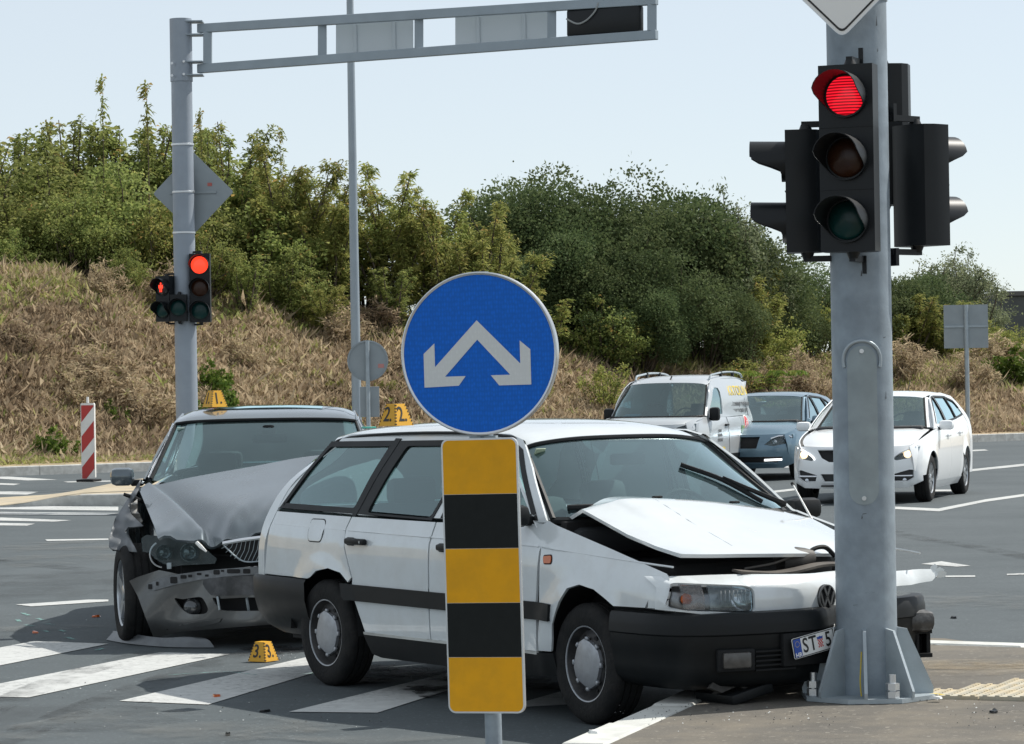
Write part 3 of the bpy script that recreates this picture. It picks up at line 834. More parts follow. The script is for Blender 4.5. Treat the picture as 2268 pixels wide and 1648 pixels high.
def diamond(name, label, c, rz, half, front, lean=0.):
    t = thing(name, label, 'road sign', c, rz)
    p = [(0, -half), (half, 0), (0, half), (-half, 0)]
    MB().prism(round_poly(p, .045), (0, 0, 0), (1, 0, 0), (0, 0, 1), .003).build('sign_plate', M['alu'] if front else M['signback'], t, False)
    if front:
        MB().prism(round_poly([(x*.985, y*.985) for x, y in p], .04), (0, -.0025, 0), (1, 0, 0), (0, 0, 1), .0020).build('white_border', M['white'], t, False)
        o_ = [(x*.945, y*.945) for x, y in p]; i_ = [(x*.915, y*.915) for x, y in p]
        V, T = tri2d(round_poly(o_, .03), [round_poly(i_, .028)], .08)
        me = mesh('black_line', [(x, -.0062, y) for x, y in V], [tuple(int(i) for i in q) for q in T], False); obj('black_line', me, M['blacktxt'], t)
    else:
        for z in (.0,):
            MB().box((0, .012, z), (half*1.15, .02, .03)).build('rail', M['signback'], t, False)
    return t
D1 = diamond('diamond_sign', 'white diamond road sign with thin black line high on thick mast', at(1862, -112, 14.47), R(-4), .42, True)

# --- far signal mast with arm over the road
LY = 46.5
lb = at(417, 1095, LY)
lm = thing('signal_mast', 'slender far signal mast with long arm reaching over the road', 'pole', (lb[0], LY, .16))
ps = FPX/LY
pole_top = at(404, 42, LY)[2]-.16
MB().lathe([(.168, 0), (.166, 3.), (.158, pole_top-.95), (.170, pole_top-.95), (.168, pole_top), (.0, pole_top+.01)], (0, 0, 0), (0, 0, 1), 32).build('pole', mk('painted_steel_pole', (.30, .34, .39), .5, .35, var=.06, vscale=3, dirt=((.22, .25, .28), .3, 2)), lm)
MB().prism(circ(0, 0, .3, 8), (0, 0, 0), (1, 0, 0), (0, 1, 0), .03).build('base_plate', M['galv2'], lm, False)
for zz in (2.3, 3.0, 3.72):
    MB().lathe([(.167, 0), (.173, .004), (.173, .03), (.167, .034)], (0, 0, at(408, {2.3: 518, 3.0: 428, 3.72: 323}[zz], LY)[2]-.16), (0, 0, 1), 32).build('clamp_band', M['alu'], lm)
AE_Y = 42.9
def armp(px, py, k):
    """point on the arm: k = 0 at the mast, 1 at the far end"""
    Y = LY+(AE_Y-LY)*k; p = at(px, py, Y); return Vector((p[0]-lb[0], p[1]-LY, p[2]-.16))
kx = lambda px: (px-440)/(1455-440)
M['arm'] = mk('arm_steel', (.30, .35, .39), .5, .4, var=.06, vscale=3)
def bar(a, b, w, h, name):
    a = Vector(a); b = Vector(b); d = b-a; L_ = d.length; ex = d.normalized(); ez = Vector((0, 0, 1)); ey = ez.cross(ex).normalized(); ez = ex.cross(ey)
    rot = Matrix((ex, ey, ez)).transposed()
    MB().box((a+b)/2, (L_, w, h), rot, .008).build(name, M['arm'], lm, False)
topl = lambda px: 62-(px-462)*.0625; botl = lambda px: 151-(px-462)*.0745
bar(armp(440, topl(440), kx(440)), armp(1455, topl(1455), 1), .10, .135, 'top_chord')
bar(armp(440, botl(440), kx(440)), armp(1455, botl(1455), 1), .10, .135, 'bottom_chord')
for px in (460, 714, 928, 1222, 1444):
    a = armp(px, topl(px)+9, kx(px)); b = armp(px, botl(px)-9, kx(px)); bar(a, b, .10, .13, 'upright')
for py in (topl(440), botl(440)):
    c = armp(424, py, 0)
    for dz_ in (.10, -.10): MB().box((c.x, c.y, c.z+dz_), (.36, .30, .018)).build('arm_bracket', M['arm'], lm, False)
for px, py in ((384, 143), (410, 139), (384, 170), (410, 167)):
    c = armp(px, py, 0); MB().cyl((c.x, c.y-.17, c.z), (c.x, c.y-.20, c.z), .02, n=8).build('bolt', M['alu'], lm)
def arm_plate(px0, px1, name, label, dy=.08):
    k0, k1 = kx(px0), kx(px1); t = thing(name, label, 'sign', (0, 0, 0))
    a = armp(px0, topl(px0)+8, k0); b = armp(px1, topl(px1)+8, k1); c = armp(px1, botl(px1)-9, k1); d = armp(px0, botl(px0)-9, k0)
    o = Vector((lb[0], LY+dy, .16)); th = Vector((0, .02, 0))
    v = [o+a+th*2, o+b+th*2, o+c+th*2, o+d+th*2, o+a+th*3, o+b+th*3, o+c+th*3, o+d+th*3]
    base = (v[2]+v[3])/2; t.location = base
    MB().add([p-base for p in v], [(0, 3, 2, 1), (4, 5, 6, 7), (0, 1, 5, 4), (1, 2, 6, 5), (2, 3, 7, 6), (3, 0, 4, 7)]).build('panel', mk('pale_sign_back', (.55, .60, .63), .6), t, False)
    for f_ in (.25, .75):
        p = (v[0]*(1-f_)+v[1]*f_)-base; q = (v[3]*(1-f_)+v[2]*f_)-base
        MB().box(((p+q)/2)-Vector((0, .02, 0)), (.05, .03, (p-q).length*.98)).build('stiffener', mk('pale_sign_back', (.52, .57, .60), .6), t, False)
    return t
arm_plate(743, 915, 'sign_panel', 'grey back of the sign panel nearer the mast in the overhead arm')
arm_plate(1008, 1212, 'sign_panel', 'grey back of the wider sign panel further along the overhead arm')
c = armp(1340, 47, kx(1340)); hs = thing('traffic_light', 'black horizontal signal seen from behind in the end of the overhead arm', 'traffic light', (lb[0]+c.x, LY+c.y+.02, .16+c.z))
hb = MB(); L_ = 1.20; ex = Vector((armp(1430, 40, kx(1430))-armp(1250, 52, kx(1250)))).normalized(); ey = Vector((0, 0, 1)).cross(ex).normalized()
hb.box((0, 0, 0), (1.18, .16, .42), Matrix((ex, ey, ex.cross(ey))).transposed(), .05); hb.build('housing', M['housing'], hs, True, 50)
for k in (-1, 0, 1):
    vb = MB(); visor(vb, (0, 0, 0), .13, .16, .03); vo = vb.build('visor', M['housing'], hs); vo.rotation_euler = (0, 0, math.pi+math.atan2(ex.y, ex.x)); vo.location = ex*(.37*k)+Vector((0, .08, 0))
MB().tube(crom([ex*-.62+Vector((0, -.1, .06)), ex*-.45+Vector((0, -.11, -.02)), ex*-.3+Vector((0, -.11, .02)), ex*-.16+Vector((0, -.11, .14)), ex*-.1+Vector((0, -.1, .26))], 6), .013, 6).build('cable', mk('grey_cable', (.3, .31, .31), .6), hs)
D2 = diamond('diamond_sign', 'grey back of large diamond sign on the far signal mast', at(428, 427, LY+.20), R(180-8), .63, False)
MB().box((-.26, .006, .12), (.07, .004, .05)).build('sticker', mk('red_sticker', (.45, .12, .10), .6), D2, False)
F1 = signal('traffic_light', 'far three lamp traffic light glowing red beside the slender mast', at(444.5, 638, LY-.15), R(-3), [M['led_red2'], M['lamp_orange'], M['lamp_green']], .31, .345, .2, .13, .12, bracket=(-.12, .12))
F2 = signal('traffic_light', 'far pedestrian signal with small lit red standing figure', at(368, 662, LY-.05), R(-32), [M['led_red2'], M['lamp_green']], .26, .345, .2, .115, .14, bracket=(.12, .12), figure=True)
F3 = signal('traffic_light', 'small single lamp green signal low on the far mast, unlit', at(397, 682, LY-.28), R(-4), [M['lamp_green']], .25, .40, .18, .12, .12, bracket=(0, .16))

# --- street lamp column
lamp = thing('street_lamp', 'tall thin grey lamp column rising behind the overhead arm', 'lamp post', (at(790, 905, 55)[0], 55, 0))
MB().lathe([(.13, 0), (.125, .6), (.088, .62), (.083, 3.), (.060, 9.6), (.0, 9.62)], (0, 0, 0), (0, 0, 1), 20).build('column', M['arm'], lamp)
MB().tube([(0, 0, 9.55), (0, -.6, 9.75), (0, -1.5, 9.8)], .035, 8).build('outreach_arm', M['arm'], lamp)
MB().box((0, -1.7, 9.78), (.28, .75, .12), None, .04).build('lantern', M['signback'], lamp)

# --- back of round sign with small plate
ry = 46.2; rc = at(814, 799, ry); rb = gnd(820, 1100)
rs = thing('round_sign', 'grey back of round sign with small plate on thin post', 'road sign', (rc[0], ry, .168))
MB().cyl((0, 0, 0), (0, 0, rc[2]+.3-.168), .032, n=14).build('post', M['galv2'], rs)
dz = rc[2]-.168
MB().lathe([(.0, 0), (.29, 0), (.305, .004), (.305, -.02), (.285, -.022), (.285, -.006), (.0, -.006)], (0, .06, dz), (0, 1, 0), 40).build('disc', M['signback'], rs, True, 30)
MB().lathe([(.296, -.004), (.310, -.010), (.310, .012), (.296, .012)], (0, .06, dz), (0, 1, 0), 40).build('rim', M['galv2'], rs)
MB().box((.20, .054, -.08+dz), (.09, .004, .06)).build('sticker', mk('red_sticker', (.5, .22, .2), .6), rs, False)
MB().box((.02, .07, dz-.62), (.29, .02, .46), None, .005).build('plate', M['signback'], rs, False)

# --- guide beacon
gb = gnd(197, 1066, .16); beacon = thing('guide_beacon', 'narrow red and white striped guide beacon standing on the left island', 'beacon', (gb[0], gb[1], .165), R(-14))
gs = 6800/gb[1]; bh = (1066-893)/gs; bw = .245
MB().prism(rect_poly(bw, bh-.05, .02), (0, .03, bh/2+.02), (1, 0, 0), (0, 0, 1), .05).build('board', mk('beacon_white', (.72, .72, .70), .55, var=.06, dirt=((.4, .38, .35), .3, 5)), beacon, False)
red = mk('beacon_red', (.42, .035, .03), .5, var=.08)
def clip_poly(p, lo, hi, ax):
    for s, lim in ((1, lo), (-1, hi)):
        out = []
        for i in range(len(p)):
            a, b = p[i-1], p[i]; da, db = s*(a[ax]-lim), s*(b[ax]-lim)
            if da*db < 0:
                t = da/(da-db); out.append(tuple(a[k]+(b[k]-a[k])*t for k in (0, 1)))
            if db >= 0: out.append(b)
        p = out
        if not p: return p
    return p
for z0 in (.0, .52, 1.04):
    q = clip_poly([(-bw/2+.012, z0-.05), (bw/2-.012, z0+.21), (bw/2-.012, z0+.49), (-bw/2+.012, z0+.23)], .04, bh-.04, 1)
    if q: MB().prism(q, (0, -.021, 0), (1, 0, 0), (0, 0, 1), .003).build('red_stripe', red, beacon, False)
MB().cyl((0, .0, bh), (0, .0, bh+.10), .025, .02, 10).build('top_knob', M['white'], beacon)
MB().box((0, 0, .01), (.3, .4, .04), None, .01).build('foot', M['rubber'], beacon)

# --- far double sign
dy_ = 80.6; dc = at(2140, 723, dy_)
ds = thing('large_sign', 'square grey sign back on a thin post at far right', 'road sign', (dc[0], dy_, .3))
hh = dc[2]-.3
sw = 98/FPX*dy_; sh = 96/FPX*dy_
MB().box((0, .05, hh), (sw, .03, sh)).build('sign_plate', M['signback'], ds, False)
MB().cyl((0, 0, 0), (0, 0, hh+sh/2), .06, n=12).build('post', M['galv2'], ds)
MB().box((0, .02, hh), (sw, .03, .05)).build('rail', M['galv2'], ds, False)

# --- blue direction sign with striped plate, nearest to the camera
by = 11.2; cb = at(1064, 783, by); lean = R(-.75)
bs = thing('direction_sign', 'round blue sign with two white arrows above black and yellow striped plate', 'road sign', (at(1087, 1640, by)[0], by, .145), R(-17))
zc = cb[2]-.145
lr = Matrix.Rotation(lean, 4, 'Y')
def leanm(o): o.matrix_local = lr; return o
M['sign_blue'] = None
def mk_sheeting(name, base, amt):
    m = mk(name, base, .45, spec=.22)
    nt = m.node_tree; n = nt.nodes; L = nt.links; b = n['Principled BSDF']
    tc = n.new('ShaderNodeTexCoord'); mp = n.new('ShaderNodeMapping'); mp.inputs['Scale'].default_value = (1, 1, .6); L.new(tc.outputs['Object'], mp.inputs[0])
    vo = n.new('ShaderNodeTexVoronoi'); vo.inputs['Scale'].default_value = 95; vo.inputs['Randomness'].default_value = .35; L.new(mp.outputs[0], vo.inputs['Vector'])
    r = n.new('ShaderNodeMapRange'); r.inputs[1].default_value = .0; r.inputs[2].default_value = .6; r.inputs[3].default_value = 1+amt; r.inputs[4].default_value = 1-amt; L.new(vo.outputs['Distance'], r.inputs[0])
    s = n.new('ShaderNodeVectorMath'); s.operation = 'SCALE'; s.inputs[0].default_value = base; L.new(r.outputs[0], s.inputs['Scale']); L.new(s.outputs[0], b.inputs['Base Color'])
    return m
M['sign_blue'] = mk_sheeting('blue_sheeting', (.004, .135, .62), .16)
M['sign_white'] = mk_sheeting('white_sheeting', (.66, .68, .68), .06)
M['sign_yellow'] = mk('yellow_sheeting', (.74, .355, .010), .5, spec=.2, var=.05, vscale=5, dirt=((.45, .25, .03), .4, 9))
M['sign_black'] = mk('black_sheeting', (.008, .010, .010), .45, spec=.2, var=.15, vscale=30)
rad = .299
leanm(MB().cyl((0, .045, 0), (0, .045, zc+.30), .031, n=24).build('post', M['galv'], bs))
leanm(MB().lathe([(0, -.001), (rad-.010, -.001), (rad-.010, .008), (0, .008)], (0, 0, zc), (0, 1, 0), 72).build('disc', M['sign_blue'], bs, True, 30))
leanm(MB().lathe([(rad-.011, -.003), (rad-.004, -.006), (rad, -.003), (rad, .022), (rad-.004, .025), (rad-.011, .020)], (0, 0, zc), (0, 1, 0), 72, True).build('rim', M['alu'], bs, True, 40))
u = .600/365.
def SP(px, py): return ((px-1064)*u*1.0/math.cos(R(17)), (783-py)*u)
arrow = [(1062, 709), (1156, 808), (1156, 757), (1179, 777), (1179, 855), (1108, 855), (1090, 832), (1133, 832), (1062, 752), (988, 832), (1034, 832), (1018, 853), (941, 855), (941, 780), (966, 757), (966, 810)]
pa = [SP(x, y) for x, y in arrow]
V, T = tri2d(pa, [], 1)
me = mesh('arrow_pair', [(x, -.0032, z+zc) for x, z in V], [tuple(int(i) for i in q) for q in T], False)
leanm(obj('arrow_pair', me, M['sign_white'], bs))
pw, ph = .292, 1.004; pzc = zc-(1276-783)*u; pxo = -.009
leanm(MB().prism(rect_poly(pw, ph, .028), (pxo, .016, pzc), (1, 0, 0), (0, 0, 1), .018).build('striped_plate', M['alu'], bs, False))
for k in range(5):
    z0 = ph/2-.006-(ph-.012)*(k+1)/5; z1 = ph/2-.006-(ph-.012)*k/5
    q = clip_poly(rect_poly(pw-.012, ph-.012, .024), z0+.0005, z1-.0005, 1)
    leanm(MB().prism(q, (pxo, -.0005, pzc), (1, 0, 0), (0, 0, 1), .002).build('yellow_stripe' if k % 2 == 0 else 'black_stripe', M['sign_yellow' if k % 2 == 0 else 'sign_black'], bs, False))
leanm(MB().box((0, .03, zc-.307), (.10, .03, .012)).build('clamp', M['galv2'], bs))
# ------------------------------------------------------------------ car parts
def wheel(parent, x, y, R_, w, rim, style, steer=0., camber=0., z=None, side=-1, name='wheel'):
    """wheel with its hub at (x, y, z); outer face looks to side * y"""
    e = bpy.data.objects.new(name, None); COL.objects.link(e); e.parent = parent; e.empty_display_size = .1
    e.location = (x, y, R_ if z is None else z); e.rotation_euler = (camber, 0, steer)
    s = side; h = w/2
    t = MB(); k = (R_-rim)
    prof = [(rim*.97, -h*.80), (rim, -h*.92), (rim+k*.35, -h*1.0), (rim+k*.72, -h*.98), (R_-.012, -h*.84), (R_, -h*.66)]
    g = []
    for q in (-.4, 0, .4): g += [(R_, h*(q-.06)), (R_-.008, h*(q-.05)), (R_-.008, h*(q+.05)), (R_, h*(q+.06))]
    prof = prof+g+[(r, -d) for r, d in reversed(prof)]
    t.lathe(prof, (0, 0, 0), (0, 1, 0), 48); t.build('tyre', M['tyre'], e, True, 40)
    yo = s*h*.80
    rb = MB()
    if style == 'steel':
        rb.lathe([(rim, yo*1.06), (rim*.975, yo*1.10), (rim*.95, yo*1.02), (rim*.90, yo*.75), (rim*.86, yo*.55), (rim*.80, yo*.58), (rim*.62, yo*.80), (rim*.45, yo*.75), (0, yo*.75)], (0, 0, 0), (0, 1, 0), 48)
        rb.build('rim', M['steel'], e)
        MB().lathe([(rim*1.0, yo*1.05), (rim*.985, yo*1.12), (rim*.955, yo*1.10), (rim*.95, yo*1.04)], (0, 0, 0), (0, 1, 0), 48).build('rim_edge', M['hub'], e)
        for i in range(8):
            a = 2*math.pi*(i+.5)/8; MB().cyl((rim*.70*math.cos(a), yo*.66, rim*.70*math.sin(a)), (rim*.70*math.cos(a), yo*.745, rim*.70*math.sin(a)), rim*.075, n=10).build('vent_hole', M['dark'], e)
        pts = []
        for i in range(16):
            a = 2*math.pi*(i+.5)/16; r = rim*(.66 if (i//2) % 2 == 0 else .60); pts.append((r*math.cos(a), r*math.sin(a)))
        cp = MB(); n = len(pts)
        ring0 = [(u, yo*.80, v_) for u, v_ in pts]; ring1 = [(u*.985, yo*1.02, v_*.985) for u, v_ in pts]; ring2 = [(u*.90, yo*1.07, v_*.90) for u, v_ in pts]; ring3 = [(u*.3, yo*1.10, v_*.3) for u, v_ in pts]
        vv = ring0+ring1+ring2+ring3+[(0, yo*1.105, 0)]
        ff = [(a*n+i, a*n+(i+1) % n, (a+1)*n+(i+1) % n, (a+1)*n+i) for a in range(3) for i in range(n)]+[(3*n+i, 3*n+(i+1) % n, 4*n) for i in range(n)]
        cp.add(vv, ff); cp.build('hub_cover', M['hub'], e, True, 25)
        for i in range(8):
            a = 2*math.pi*(i+.0)/8; MB().box((rim*.655*math.cos(a), yo*.95, rim*.655*math.sin(a)), (rim*.10, abs(yo)*.25, rim*.14), Matrix.Rotation(-a, 3, 'Y'), .006).build('cover_clip', M['hub'], e)
    else:
        ns = {'multi': 10, 'five': 5, 'cover': 9}[style]
        rb.lathe([(rim*1.0, yo*1.05), (rim*.97, yo*1.1), (rim*.93, yo*1.0), (rim*.90, yo*.3), (rim*.90, -yo*.6)], (0, 0, 0), (0, 1, 0), 40)
        rb.build('rim', M['alloy'] if style != 'cover' else M['hub'], e)
        MB().lathe([(0, yo*.15), (rim*.9, yo*.10)], (0, 0, 0), (0, 1, 0), 24).build('brake_disc', M['steel'], e)
        for i in range(ns):
            a = 2*math.pi*i/ns+.2; c, q = math.cos(a), math.sin(a); w0 = rim*(.22 if ns > 5 else .30); w1 = rim*(.13 if ns > 5 else .26)
            px_ = lambda r, t_: (r*c-t_*q, r*q+t_*c)
            P0 = [px_(rim*.12, -w1*.6), px_(rim*.95, -w0*.5), px_(rim*.95, w0*.5), px_(rim*.12, w1*.6)]
            vv = [(P0[i_][0], yo*(.92 if i_ in (0, 3) else 1.0), P0[i_][1]) for i_ in range(4)]+[(P0[i_][0], yo*.6, P0[i_][1]) for i_ in range(4)]
            MB().add(vv, [(0, 1, 2, 3), (7, 6, 5, 4), (0, 4, 5, 1), (1, 5, 6, 2), (2, 6, 7, 3), (3, 7, 4, 0)]).build('spoke', M['alloy'] if style != 'cover' else M['hub'], e, False)
        MB().lathe([(rim*.24, yo*.6), (rim*.24, yo*.96), (rim*.18, yo*1.02), (0, yo*1.03)], (0, 0, 0), (0, 1, 0), 20).build('hub', M['alloy'] if style != 'cover' else M['hub'], e)
    return e
class Body:
    """side surface of a car: half width as a function of x and z, with flared wheel arches"""
    def __init__(s, root, fr, SZ, PX, wheels=(), flare=.02, shoulder=None, z0=.6):
        s.root = root; s.fr = fr; s.sz = smooth_tab(SZ); s.px = smooth_tab(PX); s.wh = wheels; s.fl = flare; s.sh = shoulder; s.z0 = z0
    def S(s, x, z):
        zz = z
        if s.sh:
            k = sstep(s.z0, s.z0+.2, z); zz = z+k*lerp_tab(s.sh, x)
        y = s.sz(zz)*s.px(x)
        for wx, wz, r0, r1 in s.wh:
            d = math.hypot(x-wx, z-wz)
            y += s.fl*sstep(r1, r0+.03, d)*sstep(r0-.06, r0+.0, d)
        return y
    def px2(s, pts, off=0.):
        """picture points -> (x, z) on the near (-y) side"""
        out = []
        for p in pts:
            y = -.82
            for _ in range(6):
                q = s.fr.inv(p[0], p[1], y=y); y = -s.S(q[0], q[2])
            out.append((q[0], q[2]))
        return out
    def side(s, name, poly, mat, holes=(), sides=(-1, 1), inset=.0042, off=0., res=.05, thick=.014, parent=None):
        r = []
        for sd in sides:
            r.append(panel(name, poly, lambda x, z: (x, sd*s.S(x, z), z), mat, parent or s.root, holes, res, thick, inset, off, ref=(0, 0, .5) if abs(np.mean([p[0] for p in poly])) < 3 else None))
        return r
    def point(s, x, z, sd=-1, off=0.):
        return (x, sd*(s.S(x, z)+off), z)
def seat(root, x, y, w=.50, z=.30, mat=None, top=1.0, head=True):
    mat = mat or M['interior']
    MB().box((x+.22, y, z+.10), (.50, w, .16), None, .05).build('seat_cushion', mat, root)
    rot = Matrix.Rotation(R(-16), 3, 'Y')
    b = MB(); b.box((x-.10, y, (z+.1+top)/2), (.14, w, top-z-.02), rot, .055); b.build('seat_back', mat, root)
    if head:
        hx = x-.10-.16*(top-z-.1)/2-.06
        h = MB(); h.box((hx, y, top+.07), (.11, w*.55, .17), rot, .045); h.cyl((hx, y-.06, top-.04), (hx, y-.06, top+.06), .007, n=6); h.cyl((hx, y+.06, top-.04), (hx, y+.06, top+.06), .007, n=6)
        h.build('headrest', mat, root)
def mirror(root, c, sd, mat, w=.20, h=.13, d=.10):
    b = MB(); b.box(c, (d, w, h), None, min(d, h)*.34); b.build('door_mirror', mat, root)
    MB().box((c[0]-d*.52, c[1], c[2]), (.006, w*.84, h*.76)).build('mirror_glass', M['chrome'], root, False)
    MB().box((c[0]-.02, c[1]-sd*w*.62, c[2]-h*.25), (.06, w*.4, .05), None, .015).build('mirror_arm', mat if mat is not M['white_paint'] else M['trim'], root)
def licence_plate(root, c, ex, ey, chars, shield=True, w=.52, h=.11, left_only=None):
    """plate with blue strip on its left"""
    c = Vector(c); ex = Vector(ex).normalized(); ey = Vector(ey).normalized(); nz = ex.cross(ey)
    base = MB(); base.prism(rect_poly(w, h, .008), c, ex, ey, .003); pl = base.build('licence_plate', M['plate'], root, False)
    V, T = tri2d(rect_poly(w-.004, h-.004, .007), [rect_poly(w-.012, h-.012, .006)], .2)
    obj('plate_border', mesh('b', [tuple(c+ex*u_+ey*v_+nz*.0036) for u_, v_ in V], [tuple(int(i) for i in q) for q in T], False), M['blacktxt'], pl)
    s = MB(); s.prism(rect_poly(.045, h-.012), c+ex*(-w/2+.029)+nz*.003, ex, ey, .001); s.build('blue_strip', M['blueplate'], pl, False)
    text('country_code', 'HR', .030, M['white'], pl, c+ex*(-w/2+.029)+ey*(-.034)+nz*.0045, ex, ey, .0005, bold=.0006)
    st = MB()
    for i in range(12):
        a = 2*math.pi*i/12; st.prism(circ(.013*math.cos(a), .013*math.sin(a), .0018, 6), c+ex*(-w/2+.029)+ey*.018+nz*.0041, ex, ey, .0004)
    st.build('star_ring', mk('yellow_print', (.7, .5, .05), .5), pl, False)
    for s_, u_ in chars:
        text('plate_letter', s_, .098, M['blacktxt'], pl, c+ex*(-w/2+u_)+nz*.0040, ex, ey, .0005, sx=.80, bold=.0012)
    if shield:
        q = c+ex*(-w/2+.172)
        sh = MB()
        for i in range(5):
            for j in range(5):
                if (i+j) % 2 == 0: sh.prism(rect_poly(.0062, .0078), q+ex*((i-2)*.0062)+ey*((2-j)*.0078-.006)+nz*.0036, ex, ey, .0006)
        sh.build('checker_shield', M['ornate'], pl, False)
        cr = MB(); cr.prism([(-.016, .014), (.016, .014), (.019, .026), (.0095, .024), (0, .028), (-.0095, .024), (-.019, .026)], q+nz*.0036, ex, ey, .0006); cr.build('crown_crest', M['blueplate'], pl, False)
    return pl
# ------------------------------------------------------------------ the crashed white estate car
PF = Frame(.3296, 16.584, R(-57.2))
pc = thing('estate_car', 'crashed white estate car with buckled bonnet against the thick steel mast', 'car', (.3296, 16.584, 0), R(-57.2))
c2 = lambda *p: [(567+x*.3785, 907.2+y*.3785) for x, y in p]
c3 = lambda *p: [(1134+x*.4496, 907.2+y*.4496) for x, y in p]
c6 = lambda *p: [(1162.35+x*.3125, 907.2+y*.3125) for x, y in p]
SZ = [(.10, .79), (.24, .825), (.33, .842), (.5, .852), (.6, .853), (.855, .842), (.868, .838), (.880, .830), (.95, .800), (1.0, .778), (1.2, .690), (1.36, .600), (1.5, .53)]
PXT = [(-2.45, .86), (-2.2, .93), (-2.0, .962), (-1.5, .99), (-.5, 1.), (1., 1.), (1.5, .995), (1.85, .985), (2.0, .965), (2.1, .93), (2.2, .86)]
PB = Body(pc, PF, SZ, PXT, [(-1.305, .30, .34, .45), (1.305, .29, .34, .45)], .018, [(.9, 0), (1.0, .005), (1.5, .10), (1.95, .195), (2.3, .22)], .58)
W = M['white_paint']; TR = M['trim']
M['wglass'] = mk_glass('white_car_glass', (.64, .87, .85), 2.3, .03, (.34, .50, .52))
M['wscreen'] = mk_glass('white_car_windscreen', (.70, .88, .89), 2.6, .09, (.38, .52, .58), 4)
# lower body panels
q = PB.px2
quarter = q(c2((124, 590), (560, 623), (525, 700), (515, 800), (540, 910), (560, 985), (535, 1015), (490, 958), (420, 932), (350, 948), (318, 985), (300, 992), (50, 963), (62, 800), (80, 690)))
PB.side('rear_quarter_panel', quarter, W)
rdoor = q(c2((563, 623))) + [(-.134, .954), (-.134, .60), (-.136, .325)] + q(c2((640, 1312), (610, 1225), (575, 1125), (560, 1020), (562, 985), (541, 910), (516, 800), (526, 700)))
PB.side('rear_door', rdoor, W)
fdoor = [(-.128, .954), (.3, .962), (.952, .976), (.93, .835), (.903, .58), (.896, .332), (-.134, .325), (-.129, .60)]
PB.side('front_door', fdoor, W)
wing = q(c3((150, 562), (140, 700), (131, 950), (130, 1192), (196, 1196), (199, 1062), (230, 952), (270, 884), (330, 866), (400, 890), (452, 932), (497, 972), (735, 985)))
wing += [(1.985, .61), (1.99, .70), (1.965, .745), (1.93, .768), (1.7, .822), (1.474, .872), (1.2, .93), (1.0, .972), (.93, .99)]
PB.side('front_wing', wing, W, sides=(-1,))
PB.side('front_wing', clip_poly(wing, 0, 1.50, 0), W, sides=(1,))
# greenhouse: white frame with openings, black window surrounds, panes
gb_ = [(-.96, .966), (-2.02, .985), (-1.93, 1.06), (-1.50, 1.385), (-1.42, 1.405), (-.6, 1.425), (.25, 1.415), (.40, 1.385), (.60, 1.245), (.90, .99), (.945, .978)]
qw = round_poly(q(c2((150, 572), (575, 606), (815, 190), (448, 193))), .03); qw = q(c2((140, 576), (577, 610), (822, 183), (446, 188)))
rw = q(c2((588, 611), (1030, 650)))+[(.0, 1.382)]+q(c2((840, 184)))
rwg = q(c2((652, 604), (1020, 636)))+[(-.03, 1.350)]+q(c2((888, 214)))
fw = [(-.02, .975), (.83, .985), (.44, 1.335), (.33, 1.375), (.06, 1.382)]
PB.side('body_frame', gb_, W, [_inset(p_, .012) for p_ in (qw, rw, fw)], inset=0)
PB.side('window_frame', qw, TR, [_inset(round_poly(qw, .04), .030)], inset=0, off=.004)
PB.side('window_frame', rw, TR, [round_poly(rwg, .03)], inset=0, off=.004)
PB.side('window_frame', fw, TR, [_inset(round_poly(fw, .03), .030)], inset=0, off=.004)
PB.side('centre_pillar_trim', [qw[1], rw[0], rw[3], qw[2]], TR, inset=-.012, off=.006)
PB.side('front_pillar_trim', [(-.02, .975), (-.10, .972), (-.02, 1.382), (.075, 1.382)], TR, inset=0, off=.003)
for p_, nm in ((qw, 'quarter_window'), (rw, 'rear_door_window'), (fw, 'front_door_window')):
    PB.side(nm, _inset(p_, .022), M['wglass'], inset=0, off=-.006, thick=0, res=.08)
# belt moulding, sills, flap, handles, repeater
PB.side('side_moulding', [(-1.04, .588), (-.95, .587), (.905, .585), (1.06, .580), (1.045, .495), (.905, .495), (-.99, .497), (-1.02, .52)], TR, inset=.001, off=.016, thick=.018)
PB.side('sill', [(-.86, .322), (.90, .328), (1.03, .334), (1.05, .22), (.6, .195), (-.70, .195), (-.80, .21)], TR, inset=0, off=.0, thick=.05)
PB.side('sill_line', [(-.85, .330), (.90, .334), (.90, .320), (-.84, .316)], M['kerb_w'], inset=0, off=.004)
fl_ = round_poly(q(c2((325, 640), (410, 643), (404, 700), (380, 776), (304, 770), (312, 700))), .03)
PB.side('fuel_flap_gap', fl_, M['dark'], sides=(-1,), inset=-.003, off=.0012, thick=.0)
PB.side('fuel_flap', fl_, W, sides=(-1,), inset=.003, off=.0030)
for sd in (-1, 1):
    for hx in (-.885, .09):
        b = MB(); y0 = PB.S(hx, .82); b.box((hx, sd*(y0+.018), .824), (.215, .03, .034), None, .011); b.box((hx-.075, sd*(y0+.005), .822), (.07, .02, .046), None, .008); b.build('door_handle', TR, pc)
        MB().cyl((hx+.07, sd*(y0+.033), .824), (hx+.07, sd*(y0+.035), .824), .008, n=10).build('lock', M['chrome'], pc)
rp = round_poly(q(c3((157, 722), (196, 719), (194, 757), (158, 757))), .012)
PB.side('side_repeater', rp, M['orange'], inset=0, off=.006, thick=.01); PB.side('repeater_frame', _inset(rp, -.006), TR, inset=0, off=.002, thick=.004)
